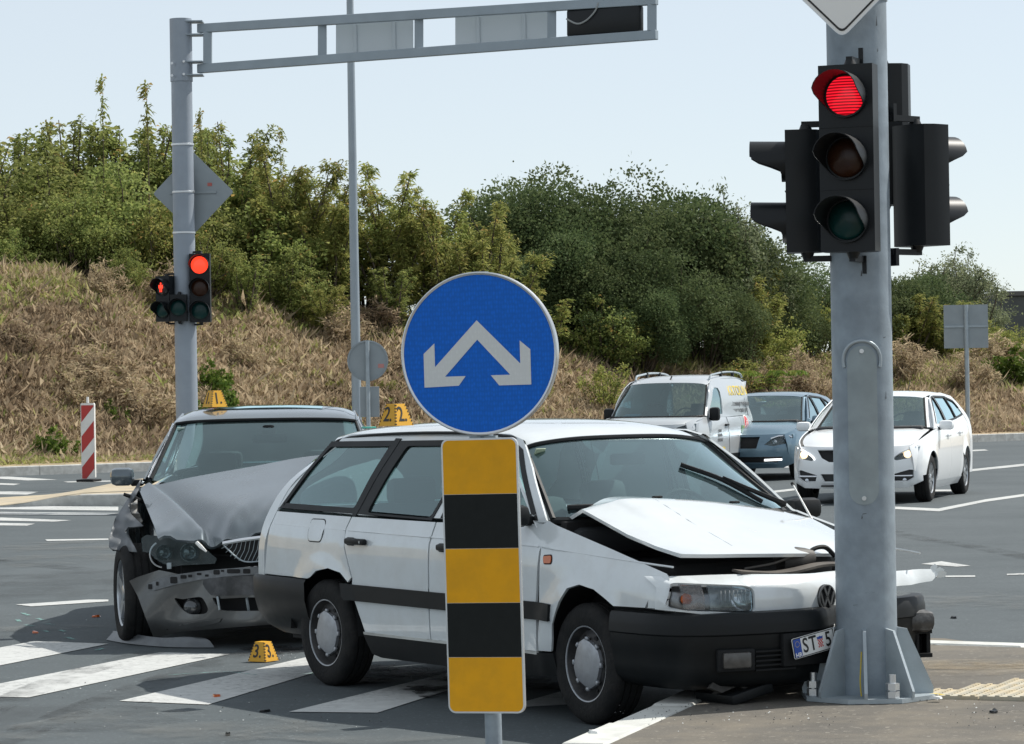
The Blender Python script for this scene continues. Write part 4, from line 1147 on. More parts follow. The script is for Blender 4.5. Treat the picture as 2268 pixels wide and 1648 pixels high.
# swage line along the doors: a fine rib
for sd in (-1, 1):
    for a, b_ in ((-1.93, -1.05), (-1.02, -.135), (-.125, .915), (.945, 1.95)):
        n_ = 14; MB().tube([PB.point(a+(b_-a)*i/n_, (.880-.0100*((a+(b_-a)*i/n_)+1.0)-max(0, a+(b_-a)*i/n_-.9)*.052), sd, -.002) for i in range(n_+1)], .0055, 5).build('swage_line', W, pc)
# roof, gutters, screens
roof = [[(.475, 0, 1.392), (.465, .3, 1.388), (.43, .5, 1.368), (.395, .575, 1.345)],
        [(.25, 0, 1.452), (.25, .3, 1.445), (.25, .48, 1.418), (.25, .572, 1.388)],
        [(-.2, 0, 1.482), (-.2, .3, 1.474), (-.2, .48, 1.452), (-.2, .572, 1.415)],
        [(-.9, 0, 1.478), (-.9, .3, 1.468), (-.9, .48, 1.444), (-.9, .570, 1.408)],
        [(-1.5, 0, 1.450), (-1.5, .3, 1.440), (-1.5, .47, 1.415), (-1.5, .56, 1.38)],
        [(-1.82, 0, 1.415), (-1.80, .3, 1.405), (-1.74, .47, 1.385), (-1.66, .56, 1.335)]]
patch('roof', roof, W, pc, 5, mirror=True)
for sd in (-1, 1):
    MB().tube(crom([(.33, sd*.590, 1.388), (.25, sd*.584, 1.402), (-.2, sd*.584, 1.417), (-.9, sd*.582, 1.410), (-1.5, sd*.575, 1.378), (-1.7, sd*.575, 1.31)], 5), .009, 6).build('roof_gutter', TR, pc)
ws = [[(.475, 0, 1.385), (.465, .3, 1.380), (.43, .5, 1.360), (.405, .58, 1.338)],
      [(.80, 0, 1.185), (.785, .35, 1.180), (.72, .57, 1.168), (.655, .655, 1.155)],
      [(1.10, 0, .985), (1.08, .36, .985), (1.0, .63, .985), (.895, .735, .985)]]
patch('windscreen', ws, M['wscreen'], pc, 6, thick=.0, mirror=True)
edge = crom([r[-1] for r in ws], 6)
for sd in (-1, 1):
    MB().tube([(x-.004, sd*y, z+.004) for x, y, z in edge], .016, 6).build('windscreen_seal', TR, pc)
MB().tube([(x, y, z+.004) for x, y, z in crom([(p[0], -p[1], p[2]) for p in reversed(ws[0][1:])]+ws[0], 5)], .012, 6).build('windscreen_top_seal', TR, pc)
MB().tube([(x-.02, y, z-.004) for x, y, z in crom([(p[0], -p[1], p[2]) for p in reversed(ws[2][1:])]+ws[2], 5)], .022, 6).build('windscreen_base_seal', TR, pc)
# white front pillars between screen and side windows
for sd in (-1, 1):
    outer = [(x, PB.S(x, z)+.002, z) for x, z in ((.40, 1.385), (.60, 1.245), (.90, .995))]
    rows = [[(a[0], sd*a[1], a[2]+.004), (a[0]-.030, sd*(a[1]+.016), a[2]+.002), (a[0]-.055, sd*(PB.S(a[0]-.055, a[2]-.035)+.003), a[2]-.035)] for a, b_ in zip([ws[0][-1], ws[1][-1], ws[2][-1]], [(.37, .588, 1.39), (.585, .672, 1.235), (.885, .772, 1.0)])]
    patch('front_pillar', rows, W, pc, 5, thick=.02, ref=(0, 0, .8))
# tailgate and rear
tg = [[(-1.80, 0, 1.41), (-1.78, .3, 1.402), (-1.72, .47, 1.38), (-1.64, .555, 1.335)],
      [(-2.08, 0, 1.18), (-2.07, .35, 1.175), (-2.02, .58, 1.16), (-1.95, .68, 1.14)],
      [(-2.26, 0, .97), (-2.25, .4, .97), (-2.20, .65, .965), (-2.06, .765, .96)],
      [(-2.31, 0, .80), (-2.30, .4, .80), (-2.26, .66, .79), (-2.12, .80, .78)],
      [(-2.32, 0, .56), (-2.31, .4, .56), (-2.27, .66, .56), (-2.13, .805, .56)]]
patch('tailgate', tg[2:], W, pc, 5, mirror=True); patch('rear_window', tg[:3], M['wglass'], pc, 5, thick=0, mirror=True)
for sd in (-1, 1):
    rows = [[(p[0], sd*p[1], p[2]), (p[0]+.10, sd*(PB.S(p[0]+.10, p[2])), p[2])] for p in (r[-1] for r in tg)]
    patch('rear_pillar', rows, W, pc, 5, thick=.015)
    b = MB(); b.box((-2.085, sd*.690, .76), (.13, .17, .19), None, .03); b.build('rear_lamp', M['redlens'], pc)
    MB().box((-2.088, sd*.692, .828), (.13, .172, .05), None, .02).build('rear_indicator', M['orange'], pc)
    MB().box((-2.089, sd*.693, .748), (.132, .174, .02), None, .005).build('lamp_divider', TR, pc)
sweep('rear_bumper', [(-1.47, -.862), (-1.75, -.868), (-2.05, -.845), (-2.25, -.765), (-2.37, -.60), (-2.40, -.3), (-2.40, 0), (-2.40, .3), (-2.37, .60), (-2.25, .765), (-2.05, .845), (-1.75, .868), (-1.47, .862)],
      [(.592, -.05), (.590, -.008), (.57, .006), (.47, .004), (.44, -.004), (.38, -.02), (.30, -.075), (.25, -.16)], TR, pc)
# front panel below the bonnet
dent = lambda y: .115*math.exp(-((y-.20)/.19)**2)+.14*sstep(.30, .62, y)
nose_y = smooth_tab([(0, 0), (.3, .008), (.5, .022), (.65, .048), (.75, .085), (.81, .135), (.86, .25)])
nose_z = smooth_tab([(.50, .012), (.56, .004), (.64, 0.), (.70, .016), (.725, .045), (.74, .085), (.75, .13)])
def NOSE(y, z): return (2.155-(nose_y(-y) if y < 0 else min(nose_y(y), .05+.05*y))-nose_z(z)-dent(y), y, z)
def fpx(pts):
    out = []
    for p in pts:
        x = 2.1
        for _ in range(60):
            q_ = PF.inv(p[0], p[1], x=x); x += .25*(NOSE(max(-.86, min(.9, q_[1])), q_[2])[0]-x)
        out.append((max(-.858, q_[1]), q_[2]))
    return out
hl = [(-.842, .600), (-.845, .715), (-.80, .738), (-.40, .690), (-.362, .676), (-.350, .655), (-.350, .575), (-.375, .562), (-.78, .598)]
hl = fpx(c3((748, 975), (772, 860), (800, 852), (1140, 866), (1180, 876), (1194, 900), (1198, 985), (1185, 1002), (870, 993)))
print('HL', [(round(a, 3), round(b, 3)) for a, b in hl])
top = [(y, .752-.018*sstep(-.6, .1, y)) for y in np.linspace(-.84, .40, 24)]
botm = [(y, lerp_tab([(-.85, .600), (-.6, .562), (-.3, .535), (.4, .530)], y)) for y in np.linspace(.40, -.852, 24)]
far = [(.55, .715), (.70, .712), (.80, .712), (.88, .708), (.915, .685), (.86, .650), (.70, .640), (.55, .642), (.46, .60)]
panel('front_panel', top+far+botm, NOSE, W, pc, [round_poly(hl, .02)], .04, .02, 0., 0., ref=(1.5, 0, .62))
# torn end of the front panel: small crumpled flakes
for k, (y, z, a) in enumerate([(.91, .695, .4), (.92, .680, -.5), (.89, .712, .9)]):
    c_ = NOSE(.86, z); MB().prism([(-.02, -.012), (.022, -.018), (.03, .004), (.008, .02), (-.018, .014)], (c_[0], y, z), (math.cos(a)*.6, math.cos(a), .2), (0, math.sin(a)*.3, 1), .004).build('torn_flake', W, pc, False)
# headlight
hc = M['dark']; P_ = lambda y, z, d: (NOSE(y, z)[0]-d, y, z)
panel('headlight_bowl', _inset(hl, -.012), lambda y, z: P_(y, z, .10), mk('reflector', (.30, .31, .32), .25, .8, var=.4, vscale=14), pc, res=.06, thick=0, ref=(1, 0, .6))
lamp_poly = [(-.56, .715), (-.36, .685), (-.350, .57), (-.53, .585)]
ind_poly = [(-.80, .737), (-.58, .716), (-.55, .588), (-.80, .606)]
yi = [p for p in hl]
ymin = min(p[0] for p in hl); ymax = max(p[0] for p in hl)
def cutx(poly, a, b): return clip_poly(poly, a, b, 0)
ysp = ymin+(ymax-ymin)*.39
lampp = _inset(cutx(hl, ysp+.012, ymax), .008); indp = _inset(cutx(hl, ymin+.05, ysp), .008)
M['fluted'] = mk_glass('fluted_lens', (.78, .83, .86), 1.4, .22, (.62, .66, .70), 55)
hlo = panel('headlight', lampp, lambda y, z: P_(y, z, .012), M['fluted'], pc, res=.05, thick=.01, ref=(1, 0, .6))
lh = np.array(lampp); cy_, cz_ = lh.mean(0)
MB().lathe([(.066, -.03), (.05, .0), (.02, .02), (.0, .025)], (P_(cy_+.02, cz_, .10)[0]+.035, cy_+.02, cz_), (-1, 0, 0), 24).build('reflector', M['chrome'], hlo)
for k in range(9):
    y = cy_-.09+k*.022; MB().box((P_(y, cz_, .02)[0], y, cz_+.012), (.004, .004, .05)).build('lens_flute', M['alu'], hlo, False)
ino = panel('front_indicator', indp, lambda y, z: P_(y, z, .010), mk_glass('indicator_lens', (.80, .74, .72), 1.2, .35, (.50, .47, .47), 40), pc, res=.05, thick=.01, ref=(1, 0, .6))
ic = np.array(indp).mean(0); MB().lathe([(.028, 0), (.024, .02), (.0, .03)], (P_(ic[0], ic[1], .07)[0], ic[0], ic[1]), (1, 0, 0), 16).build('amber_bulb', M['orange'], ino)
MB().tube([P_(y, z, -.004) for y, z in ((-.56, .560), (-.45, .553), (-.3, .546), (-.1, .540), (.15, .538))], .0085, 6).build('loose_trim_strip', W, pc)
# emblem
em = bpy.data.objects.new('emblem', None); COL.objects.link(em); em.parent = pc; em.location = (2.124, .022, .622); em.rotation_euler = (0, 0, R(12))
M['embl'] = mk('emblem_grey', (.16, .165, .17), .4, .5); M['emblb'] = mk('emblem_black', (.012, .012, .013), .5)
er = .062
MB().lathe([(0, 0), (er, 0), (er, -.012)], (0, 0, 0), (1, 0, 0), 40).build('disc', M['emblb'], em)
MB().lathe([(er-.008, .001), (er-.007, .007), (er-.001, .007), (er, .0)], (0, 0, 0), (1, 0, 0), 40).build('ring', M['embl'], em)
def stroke(pts, w):
    b = MB()
    for (y0, z0), (y1, z1) in zip(pts, pts[1:]):
        d = Vector((y1-y0, z1-z0)); L_ = d.length; n_ = Vector((-d.y, d.x))/L_*w/2
        b.prism([(y0-n_.x, z0-n_.y), (y1-n_.x, z1-n_.y), (y1+n_.x, z1+n_.y), (y0+n_.x, z0+n_.y)], (.001, 0, 0), (0, 1, 0), (0, 0, 1), .006)
    return b
k = er/1.0
stroke([(-.36*k, .80*k), (0, .10*k), (.36*k, .80*k)], .17*k).build('upper_letter', M['embl'], em, False)
stroke([(-.80*k, .42*k), (-.36*k, -.72*k), (0, -.02*k), (.36*k, -.72*k), (.80*k, .42*k)], .17*k).build('lower_letter', M['embl'], em, False)
# front bumper
fb_plan = [(1.565, -.868), (1.75, -.870), (1.93, -.850), (2.07, -.780), (2.175, -.62), (2.225, -.35), (2.222, -.12), (2.13, .04), (2.045, .17), (2.02, .30), (1.98, .45), (1.95, .60), (1.92, .72), (1.86, .84), (1.78, .93), (1.70, .96)]
fbo = sweep('front_bumper', fb_plan, [(.580, -.07), (.576, -.016), (.566, -.006), (.52, .002), (.480, .004), (.472, -.006), (.42, -.008), (.40, -.016), (.33, -.022), (.27, -.032), (.235, -.06), (.21, -.14)], TR, pc)
def bump_pt(y, z, o=0.):
    """front of the bumper at height z"""
    c_ = crom(fb_plan, 12); b = min((p for p in c_ if p[0] > 1.85), key=lambda p: abs(p[1]-y)); return (b[0]+o, y, z)
fg = MB()
x0 = bump_pt(-.57, .37)[0]; ang = Matrix.Rotation(R(-14), 3, 'Z')
MB().box((x0-.010, -.575, .358), (.03, .19, .105), ang, .008).build('fog_lamp_frame', M['rubber'], pc)
MB().box((x0+.010, -.58, .36), (.012, .145, .075), ang, .01).build('fog_lamp', mk('dusty_lens', (.085, .082, .078), .3, var=.3, vscale=25), pc)
for k in range(5):
    z = .395-k*.022; xa = bump_pt(-.36, z)[0]
    MB().box((xa-.006, -.37, z), (.016, .22, .008), Matrix.Rotation(R(-6), 3, 'Z')).build('vent_slat', M['rubber'], pc, False)
MB().box((2.225, -.17, .395), (.03, .34, .155), Matrix.Rotation(R(3), 3, 'Z'), .006).build('plate_carrier', M['rubber'], pc)
pa_ = PF.inv(*c3((1400, 1120))[0], x=2.285); pb_ = PF.inv(*c3((1392, 1232))[0], x=2.275); pe = PF.inv(*c3((1575, 1091))[0], x=2.285)
exv = Vector((-.30, pe[1]-pa_[1], pe[2]-pa_[2]))
exv = Vector((-.010, .215, .034)).normalized(); eyv = Vector((-.05, 0, 1)); eyv = (eyv-exv*eyv.dot(exv)).normalized()
pw_ = .52; ph_ = .098; pcn = Vector(pb_)+eyv*ph_/2+exv*pw_/2
# the plate is bent round the mast, so only its near half stands free
pl = licence_plate(pc, Vector(pb_)+eyv*ph_/2+exv*.131, exv, eyv, [('S', .078), ('T', .125), ('5', .222)], True, .262, ph_)
MB().box(Vector(pb_)+eyv*ph_/2+exv*.262+Vector((-.075, .062, 0)), (.20, .003, ph_), Matrix.Rotation(R(-40), 3, 'Z')).build('bent_plate_end', M['plate'], pc, False)
# grille lower lip, engine bay, slam panel, hoses
eb = MB(); eb.box((1.40, 0, .44), (1.0, 1.22, .40)); eb.build('engine_bay', M['dark'], pc, False)
MB().box((1.25, 0, .72), (.7, 1.0, .14), None, .04).build('engine_block', mk('engine_grey', (.03, .03, .032), .6, .3), pc)
fire = MB(); fire.box((.98, 0, .70), (.05, 1.46, .56)); fire.build('bulkhead', M['dark'], pc, False)
rows = [[(1.96-.5*dent(y), y, .765+.012*math.sin(9*y)), (2.03-.6*dent(y), y, .757+.012*math.sin(9*y))] for y in np.linspace(-.42, .45, 9)]
patch('slam_panel', rows, mk('dusty_primer', (.085, .075, .065), .7, var=.3, vscale=9), pc, 4, thick=.012)
MB().tube(crom([(1.90, -.30, .765), (1.93, -.15, .785), (1.92, -.02, .815), (1.90, .06, .82)], 6), [.006]*19, 6).build('hose', mk('dusty_hose', (.12, .11, .10), .7), pc)
hs_ = MB(); hs_.lathe([(.05, -.07), (.062, -.03), (.062, .03), (.05, .08), (.035, .12)], (1.86, .02, .79), (.1, 1, .1), 16); hs_.build('air_duct', mk('dusty_plastic', (.06, .055, .05), .6, var=.3, vscale=14), pc)
hs2 = MB(); hs2.tube(crom([(1.87, .10, .775), (1.87, .14, .835), (1.87, .22, .845), (1.87, .28, .80)], 5), .012, 6); hs2.build('hose', M['rubber'], pc)
# bonnet, kinked up at its rear corner
bon = [[(.890, -.672, .982), (.955, -.55, 1.055), (.985, -.42, 1.096), (.97, -.02, 1.068), (.965, .42, 1.012), (1.0, .70, .955)],
       [(1.085, -.690, 1.046), (1.12, -.55, 1.075), (1.16, -.42, 1.092), (1.17, 0, 1.066), (1.16, .42, 1.010), (1.16, .69, .955)],
       [(1.49, -.700, .934), (1.50, -.55, .962), (1.50, -.40, .978), (1.51, 0, .968), (1.48, .40, .925), (1.44, .68, .875)],
       [(1.75, -.712, .885), (1.76, -.55, .898), (1.77, -.38, .902), (1.77, 0, .890), (1.70, .35, .862), (1.66, .64, .83)],
       [(1.955, -.718, .856), (1.965, -.55, .848), (1.975, -.36, .842), (1.965, -.05, .830), (1.84, .26, .812), (1.80, .58, .800)]]
bo = patch('bonnet', bon, W, pc, 8, thick=.018, ref=(1.4, 0, 0), smooth_rows=False, sharp=40); bo.shadow_terminator_geometry_offset = .4
_bv = np.array([v_.co[:] for v_ in bo.data.vertices]); _bv = _bv[:len(_bv)//2]
def bon_z(x, y):
    d_ = (_bv[:, 0]-x)**2+(_bv[:, 1]-y)**2; i_ = np.argsort(d_)[:6]; w_ = 1/(d_[i_]+1e-5); return float((w_*_bv[i_, 2]).sum()/w_.sum())
rib = [(x, -.30-.05*(x-1.05), bon_z(x, -.30-.05*(x-1.05))-.0034) for x in np.linspace(1.06, 1.86, 28)]
MB().tube(rib, .0042, 6).build('bonnet_rib', W, bo)
for y, x in ((-.19, 1.03), (.30, 1.03)):
    MB().box((x, y, 1.088 if y < 0 else 1.045), (.03, .05, .012), None, .004).build('washer_jet', M['rubber'], bo)
# wipers
def wsp(u, v, off=.02):
    """point on the windscreen: u = -1..1 across, v = 0 top .. 1 bottom"""
    r0 = [np.array(p) for p in ws[0]]; r2 = [np.array(p) for p in ws[2]]; r1 = [np.array(p) for p in ws[1]]
    def rowp(r, a):
        a = abs(a)*3; i = min(2, int(a)); return r[i]+(r[i+1]-r[i])*(a-i)
    a, b_, c_ = rowp(r0, u), rowp(r1, u), rowp(r2, u)
    p = (a*(1-2*v)+b_*2*v) if v < .5 else (b_*(2-2*v)+c_*(2*v-1))
    return (p[0]+off*.6, p[1]*(1 if u >= 0 else -1), p[2]+off*.8)
def on_screen(px, py):
    """windscreen point seen at a picture point (search)"""
    best = None
    for i in range(61):
        for j in range(61):
            u_, v_ = -1+2*i/60, j/60; w_ = wsp(u_, v_); P3 = PF.o+PF.f*w_[0]+PF.l*w_[1]+PF.u*w_[2]-CAMP
            X = CXP+FPX*(P3@_rt)/(P3@_fw); Y = CYP-FPX*(P3@_up)/(P3@_fw); d = (X-px)**2+(Y-py)**2
            if best is None or d < best[0]: best = (d, w_)
    return best[1]
wa = on_screen(*c6((1112, 382))[0]); wb = on_screen(*c6((1690, 652))[0]); wc = on_screen(*c6((1400, 500))[0]); wd = on_screen(*c6((1850, 728))[0])
b = MB(); b.tube(crom([wa, wc, wb], 6), .013, 6); b.build('wiper_blade', M['rubber'], pc)
b = MB(); b.tube([tuple(np.array(wc)+(.006, 0, .014)), tuple(np.array(wb)*.55+np.array(wc)*.45+(.008, .004, .022)), tuple(np.array(wd)+(.01, 0, .02))], [.007, .012, .016], 6); b.build('wiper_arm', M['rubber'], pc)
we = on_screen(*c6((300, 692))[0]); wf = on_screen(*c6((470, 690))[0])
b = MB(); b.tube([we, wf, (1.07, -.30, 1.0)], .014, 6); b.build('wiper_blade', M['rubber'], pc)
# stickers on the windscreen
s0 = on_screen(*c6((112, 284))[0]); MB().box((s0[0]-.012, s0[1], s0[2]-.012), (.004, .06, .045), Matrix.Rotation(R(35), 3, 'Y')).build('toll_sticker', mk('sticker_green', (.35, .42, .30), .6), pc, False)
# aerial and mirrors
MB().tube([(1.15, .72, .93), (.98, .72, 1.125)], [.006, .004], 6).build('aerial', M['white'], pc)
MB().cyl((.985, .72, 1.12), (.975, .72, 1.13), .009, n=8).build('aerial_tip', M['rubber'], pc)
mirror(pc, (.80, .93, .985), 1, TR, .20, .11, .10); mirror(pc, (.78, -.90, 1.01), -1, TR, .16, .11, .10)
# cabin
MB().box((-.35, 0, .28), (2.9, 1.40, .06)).build('floor', M['interior'], pc, False)
MB().box((.86, 0, .88), (.42, 1.40, .14), None, .05).build('dashboard', M['interior'], pc)
MB().lathe([(.18, -.012), (.195, 0), (.18, .012), (.165, 0), (.18, -.012)], (.55, .36, .93), (.9, 0, .45), 28).build('steering_wheel', M['rubber'], pc)
for y in (-.36, .36): seat(pc, -.05, y, .50, .32, top=.98)
MB().box((-1.02, 0, .72), (.16, 1.30, .62), Matrix.Rotation(R(-18), 3, 'Y'), .06).build('rear_bench', M['interior'], pc)
for y in (-.36, .36): MB().box((-1.12, y, 1.08), (.10, .30, .15), None, .04).build('headrest', M['interior'], pc)
MB().box((.50, 0, 1.27), (.03, .22, .06), None, .015).build('inner_mirror', M['rubber'], pc)
MB().box((-.15, 0, .26), (3.6, 1.36, .07)).build('underbody', M['dark'], pc, False)
for sx_ in (-1.305, 1.305):
    for sd in (-1, 1):
        v_ = []; n_ = 16
        for yy in (.56, .835):
            for i in range(n_+1):
                a = math.pi*i/n_; v_.append((sx_+.385*math.cos(a), sd*yy, .30+.385*math.sin(a)))
        MB().add(v_, [(i, i+1, n_+2+i, n_+1+i) for i in range(n_)]+[tuple(range(n_+1))]).build('arch_liner', M['dark'], pc)
# hanging torn undertray below the bumper
ut = MB(); p0 = Vector(PF.inv(*c3((960, 1375))[0], x=2.10)); p1 = Vector(PF.inv(*c3((1500, 1255))[0], x=2.02))
d_ = (p1-p0); L_ = d_.length; ex_ = d_.normalized()
ut.prism([(0, 0), (.1*L_, -.035), (.25*L_, -.02), (.33*L_, -.05), (.5*L_, -.035), (.62*L_, -.055), (.8*L_, -.04), (L_, -.06), (L_*1.02, .02), (.85*L_, .035), (.6*L_, .028), (.3*L_, .035), (.05*L_, .03)], p0, ex_, (-.25, 0, .97), .02); ut.build('torn_undertray', mk('scraped_plastic', (.045, .042, .038), .7, var=.4, vscale=20), pc, False)
MB().box((2.0, -.45, .19), (.30, .25, .05), Matrix.Rotation(R(12), 3, 'X'), .01).build('hanging_spoiler', TR, pc)
# crushed far end of the bumper with an empty lamp box
fe = Vector(PF.inv(*c3((1975, 1150))[0], x=1.82)); rot = Matrix.Rotation(R(-20), 3, 'Z')
bx_ = MB()
for c_, s_ in (((0, 0, .06), (.10, .17, .02)), ((0, 0, -.06), (.10, .17, .02)), ((0, -.08, 0), (.10, .02, .12)), ((0, .08, 0), (.10, .02, .12)), ((-.05, 0, 0), (.01, .16, .12)), ((0, .01, 0), (.10, .015, .10))):
    bx_.box(fe+Vector(c_), s_, rot)
bx_.build('broken_lamp_box', M['rubber'], pc, False)
fe2 = Vector(PF.inv(*c3((1975, 1040))[0], x=1.84)); MB().box(fe2, (.16, .20, .11), rot, .04).build('bumper_end', mk('scuffed_black', (.03, .03, .032), .45, var=.5, vscale=14, dirt=((.25, .25, .25), .6, 20)), pc)
fe3 = Vector(PF.inv(*c3((1925, 985))[0], x=1.86)); MB().tube([fe3+Vector((0, -.05, -.02)), fe3+Vector((.0, .07, .03))], .008, 5).build('bent_rod', M['alu'], pc)
MB().prism([(-.06, -.012), (.07, -.006), (.06, .012), (-.05, .010)], fe3+Vector((.02, .02, -.03)), (0, 1, 0), (-.4, 0, .9), .006).build('torn_flake', M['alu'], pc, False)
# wheels
wheel(pc, -1.300, -.745, .298, .185, .190, 'steel', side=-1)
wheel(pc, 1.300, -.745, .298, .185, .190, 'steel', steer=R(-2), side=-1)
wheel(pc, -1.300, .745, .298, .185, .190, 'steel', side=1)
wheel(pc, 1.22, .745, .298, .185, .190, 'steel', z=.42, steer=R(-8), side=1)
# ------------------------------------------------------------------ the crashed grey saloon
BF = Frame(-1.75, 21.9, R(-88))
gc = thing('saloon_car', 'crashed dark grey saloon with buckled bonnet and broken front, left of white car', 'car', (-1.75, 21.9, 0), R(-88))
b1 = lambda *p: [(226.8+x*.3785, 850.5+y*.3785) for x, y in p]
bb = lambda *p: [(226.8+x*.2236, 1105.7+y*.2236) for x, y in p]
M['grey_paint'] = mk('grey_metallic_paint', (.112, .138, .156), .22, .5, coat=.9, var=.04, vscale=3, dirt=((.12, .115, .11), .25, 5))
M['grey_scuff'] = mk('scuffed_grey_paint', (.12, .13, .14), .40, .4, coat=.2, var=.25, vscale=9, dirt=((.22, .22, .22), .35, 16))
M['gglass'] = mk_glass('saloon_glass', (.64, .84, .83), 2.2, .03, (.40, .50, .52))
G = M['grey_paint']; TR = M['trim']
def arch(xc, zc, r, a0, a1, n=14): return [(xc+r*math.cos(R(a0+(a1-a0)*i/n)), zc+r*math.sin(R(a0+(a1-a0)*i/n))) for i in range(n+1)]
GB = Body(gc, BF, [(.12, .80), (.3, .885), (.55, .918), (.75, .918), (.93, .885), (1.02, .835), (1.25, .735), (1.46, .635), (1.6, .57)], [(-2.45, .80), (-2.2, .90), (-1.8, .965), (-1., 1.), (1.2, 1.), (1.7, .975), (2.05, .91), (2.3, .8)], [(-1.445, .325, .36, .47), (1.445, .325, .36, .47)], .015)
GB.side('rear_quarter_panel', [(-.72, .985), (-.74, .6), (-1.06, .40)]+arch(-1.445, .325, .365, 15, 165)+[(-1.9, .33), (-2.38, .40), (-2.42, .78), (-2.30, .99), (-1.6, 1.03)], G)
GB.side('rear_door', [(.03, 1.0), (-.715, .985), (-.735, .6), (-1.05, .40), (-1.02, .28), (.03, .27)], G)
GB.side('front_door', [(.98, 1.02), (.035, 1.0), (.035, .27), (.98, .27)], G)
GB.side('front_wing', [(1.0, 1.02), (.985, .27), (1.07, .27)]+arch(1.445, .325, .365, 172, 12)+[(1.82, .38), (2.12, .46), (2.14, .66), (1.95, .80), (1.5, .93)], G, sides=(1,))
grn = [(.86, 1.04), (.0, 1.005), (-1.6, 1.035), (-1.45, 1.12), (-.95, 1.44), (-.25, 1.505), (.20, 1.44), (.45, 1.30)]
gw1 = [(.72, 1.06), (.04, 1.045), (.02, 1.435), (.16, 1.415), (.42, 1.275)]; gw2 = [(-.03, 1.045), (-.82, 1.055), (-.72, 1.40), (-.25, 1.455), (-.04, 1.437)]; gw3 = [(-.87, 1.06), (-1.28, 1.09), (-.90, 1.36), (-.78, 1.385)]
GB.side('body_frame', grn, G, [gw1, gw2, gw3], inset=0)
for p_, nm in ((gw1, 'front_door_window'), (gw2, 'rear_door_window'), (gw3, 'quarter_window')):
    GB.side('window_trim', _inset(p_, -.008), M['chrome'], [_inset(p_, .012)], inset=0, off=.004)
    GB.side(nm, p_, M['gglass'], inset=0, off=-.004, thick=0, res=.08)
GB.side('sill', [(-1.0, .275), (1.03, .275), (1.0, .17), (-.97, .17)], TR, inset=0, thick=.04)
for sd in (-1, 1):
    for hx in (-.55, .22): MB().box((hx, sd*(GB.S(hx, .86)+.014), .865), (.20, .028, .035), None, .012).build('door_handle', G, gc)
gwt = [(.33, 0, 1.452), (.32, .3, 1.450), (.285, .52, 1.443), (.25, .632, 1.430)]
groof = [gwt, [(.10, 0, 1.512), (.10, .3, 1.508), (.09, .52, 1.492), (.08, .625, 1.465)], [(-.3, 0, 1.550), (-.3, .3, 1.545), (-.3, .52, 1.525), (-.3, .62, 1.492)],
         [(-.75, 0, 1.535), (-.75, .3, 1.530), (-.75, .5, 1.508), (-.74, .60, 1.475)], [(-1.02, 0, 1.49), (-1.02, .3, 1.485), (-1.0, .48, 1.465), (-.96, .575, 1.432)]]
patch('roof', groof, G, gc, 6, mirror=True)
patch('sunroof', [[(-.02, 0, 1.537), (-.02, .2, 1.534), (-.02, .39, 1.524)], [(-.3, 0, 1.553), (-.3, .2, 1.550), (-.3, .39, 1.541)], [(-.60, 0, 1.549), (-.60, .2, 1.546), (-.60, .39, 1.536)]], M['gglass'], gc, 4, thick=.0, mirror=True)
gws = [[(p[0], p[1], p[2]-.006) for p in gwt], [(.62, 0, 1.28), (.61, .33, 1.278), (.55, .57, 1.270), (.49, .692, 1.258)], [(1.02, 0, 1.03), (1.0, .36, 1.03), (.93, .64, 1.04), (.80, .768, 1.06)]]
patch('windscreen', gws, M['gglass'], gc, 6, thick=0, mirror=True)
for sd in (-1, 1):
    e_ = crom([r[-1] for r in gws], 6)
    MB().tube([(x, sd*y, z+.006) for x, y, z in e_], .010, 6).build('windscreen_seal', M['rubber'], gc)
    MB().tube([(x-.03, sd*(y+.022), z+.012) for x, y, z in e_], .006, 6).build('pillar_chrome', M['chrome'], gc)
    rows = [[(a[0], sd*a[1], a[2]+.006), (a[0]-.035, sd*(a[1]+.028), a[2]+.010), (a[0]-.075, sd*(GB.S(a[0]-.08, a[2])+.004), a[2]-.002)] for a in (r[-1] for r in gws)]
    patch('front_pillar', rows, G, gc, 5, thick=.02, ref=(0, 0, .8))
MB().tube([(x, y, z+.004) for x, y, z in crom([(p[0], -p[1], p[2]) for p in reversed(gwt[1:])]+gwt, 5)], .011, 6).build('windscreen_top_seal', M['rubber'], gc)
patch('rear_window', [[(p[0], p[1], p[2]-.004) for p in groof[-1]], [(-1.35, 0, 1.29), (-1.34, .32, 1.285), (-1.3, .52, 1.27), (-1.22, .62, 1.25)], [(-1.62, 0, 1.10), (-1.6, .36, 1.10), (-1.55, .58, 1.09), (-1.48, .70, 1.075)]], M['gglass'], gc, 5, thick=0, mirror=True)
patch('boot_lid', [[(-1.6, 0, 1.105), (-1.58, .4, 1.10), (-1.5, .72, 1.07), (-1.5, .80, 1.035)], [(-2.0, 0, 1.10), (-2.0, .4, 1.095), (-1.98, .72, 1.06), (-1.96, .82, 1.01)], [(-2.36, 0, 1.06), (-2.35, .4, 1.05), (-2.30, .68, 1.02), (-2.22, .80, .98)], [(-2.43, 0, .80), (-2.42, .4, .80), (-2.38, .68, .79), (-2.30, .80, .78)], [(-2.46, 0, .42), (-2.45, .4, .42), (-2.40, .66, .42), (-2.30, .79, .42)]], G, gc, 5, mirror=True)
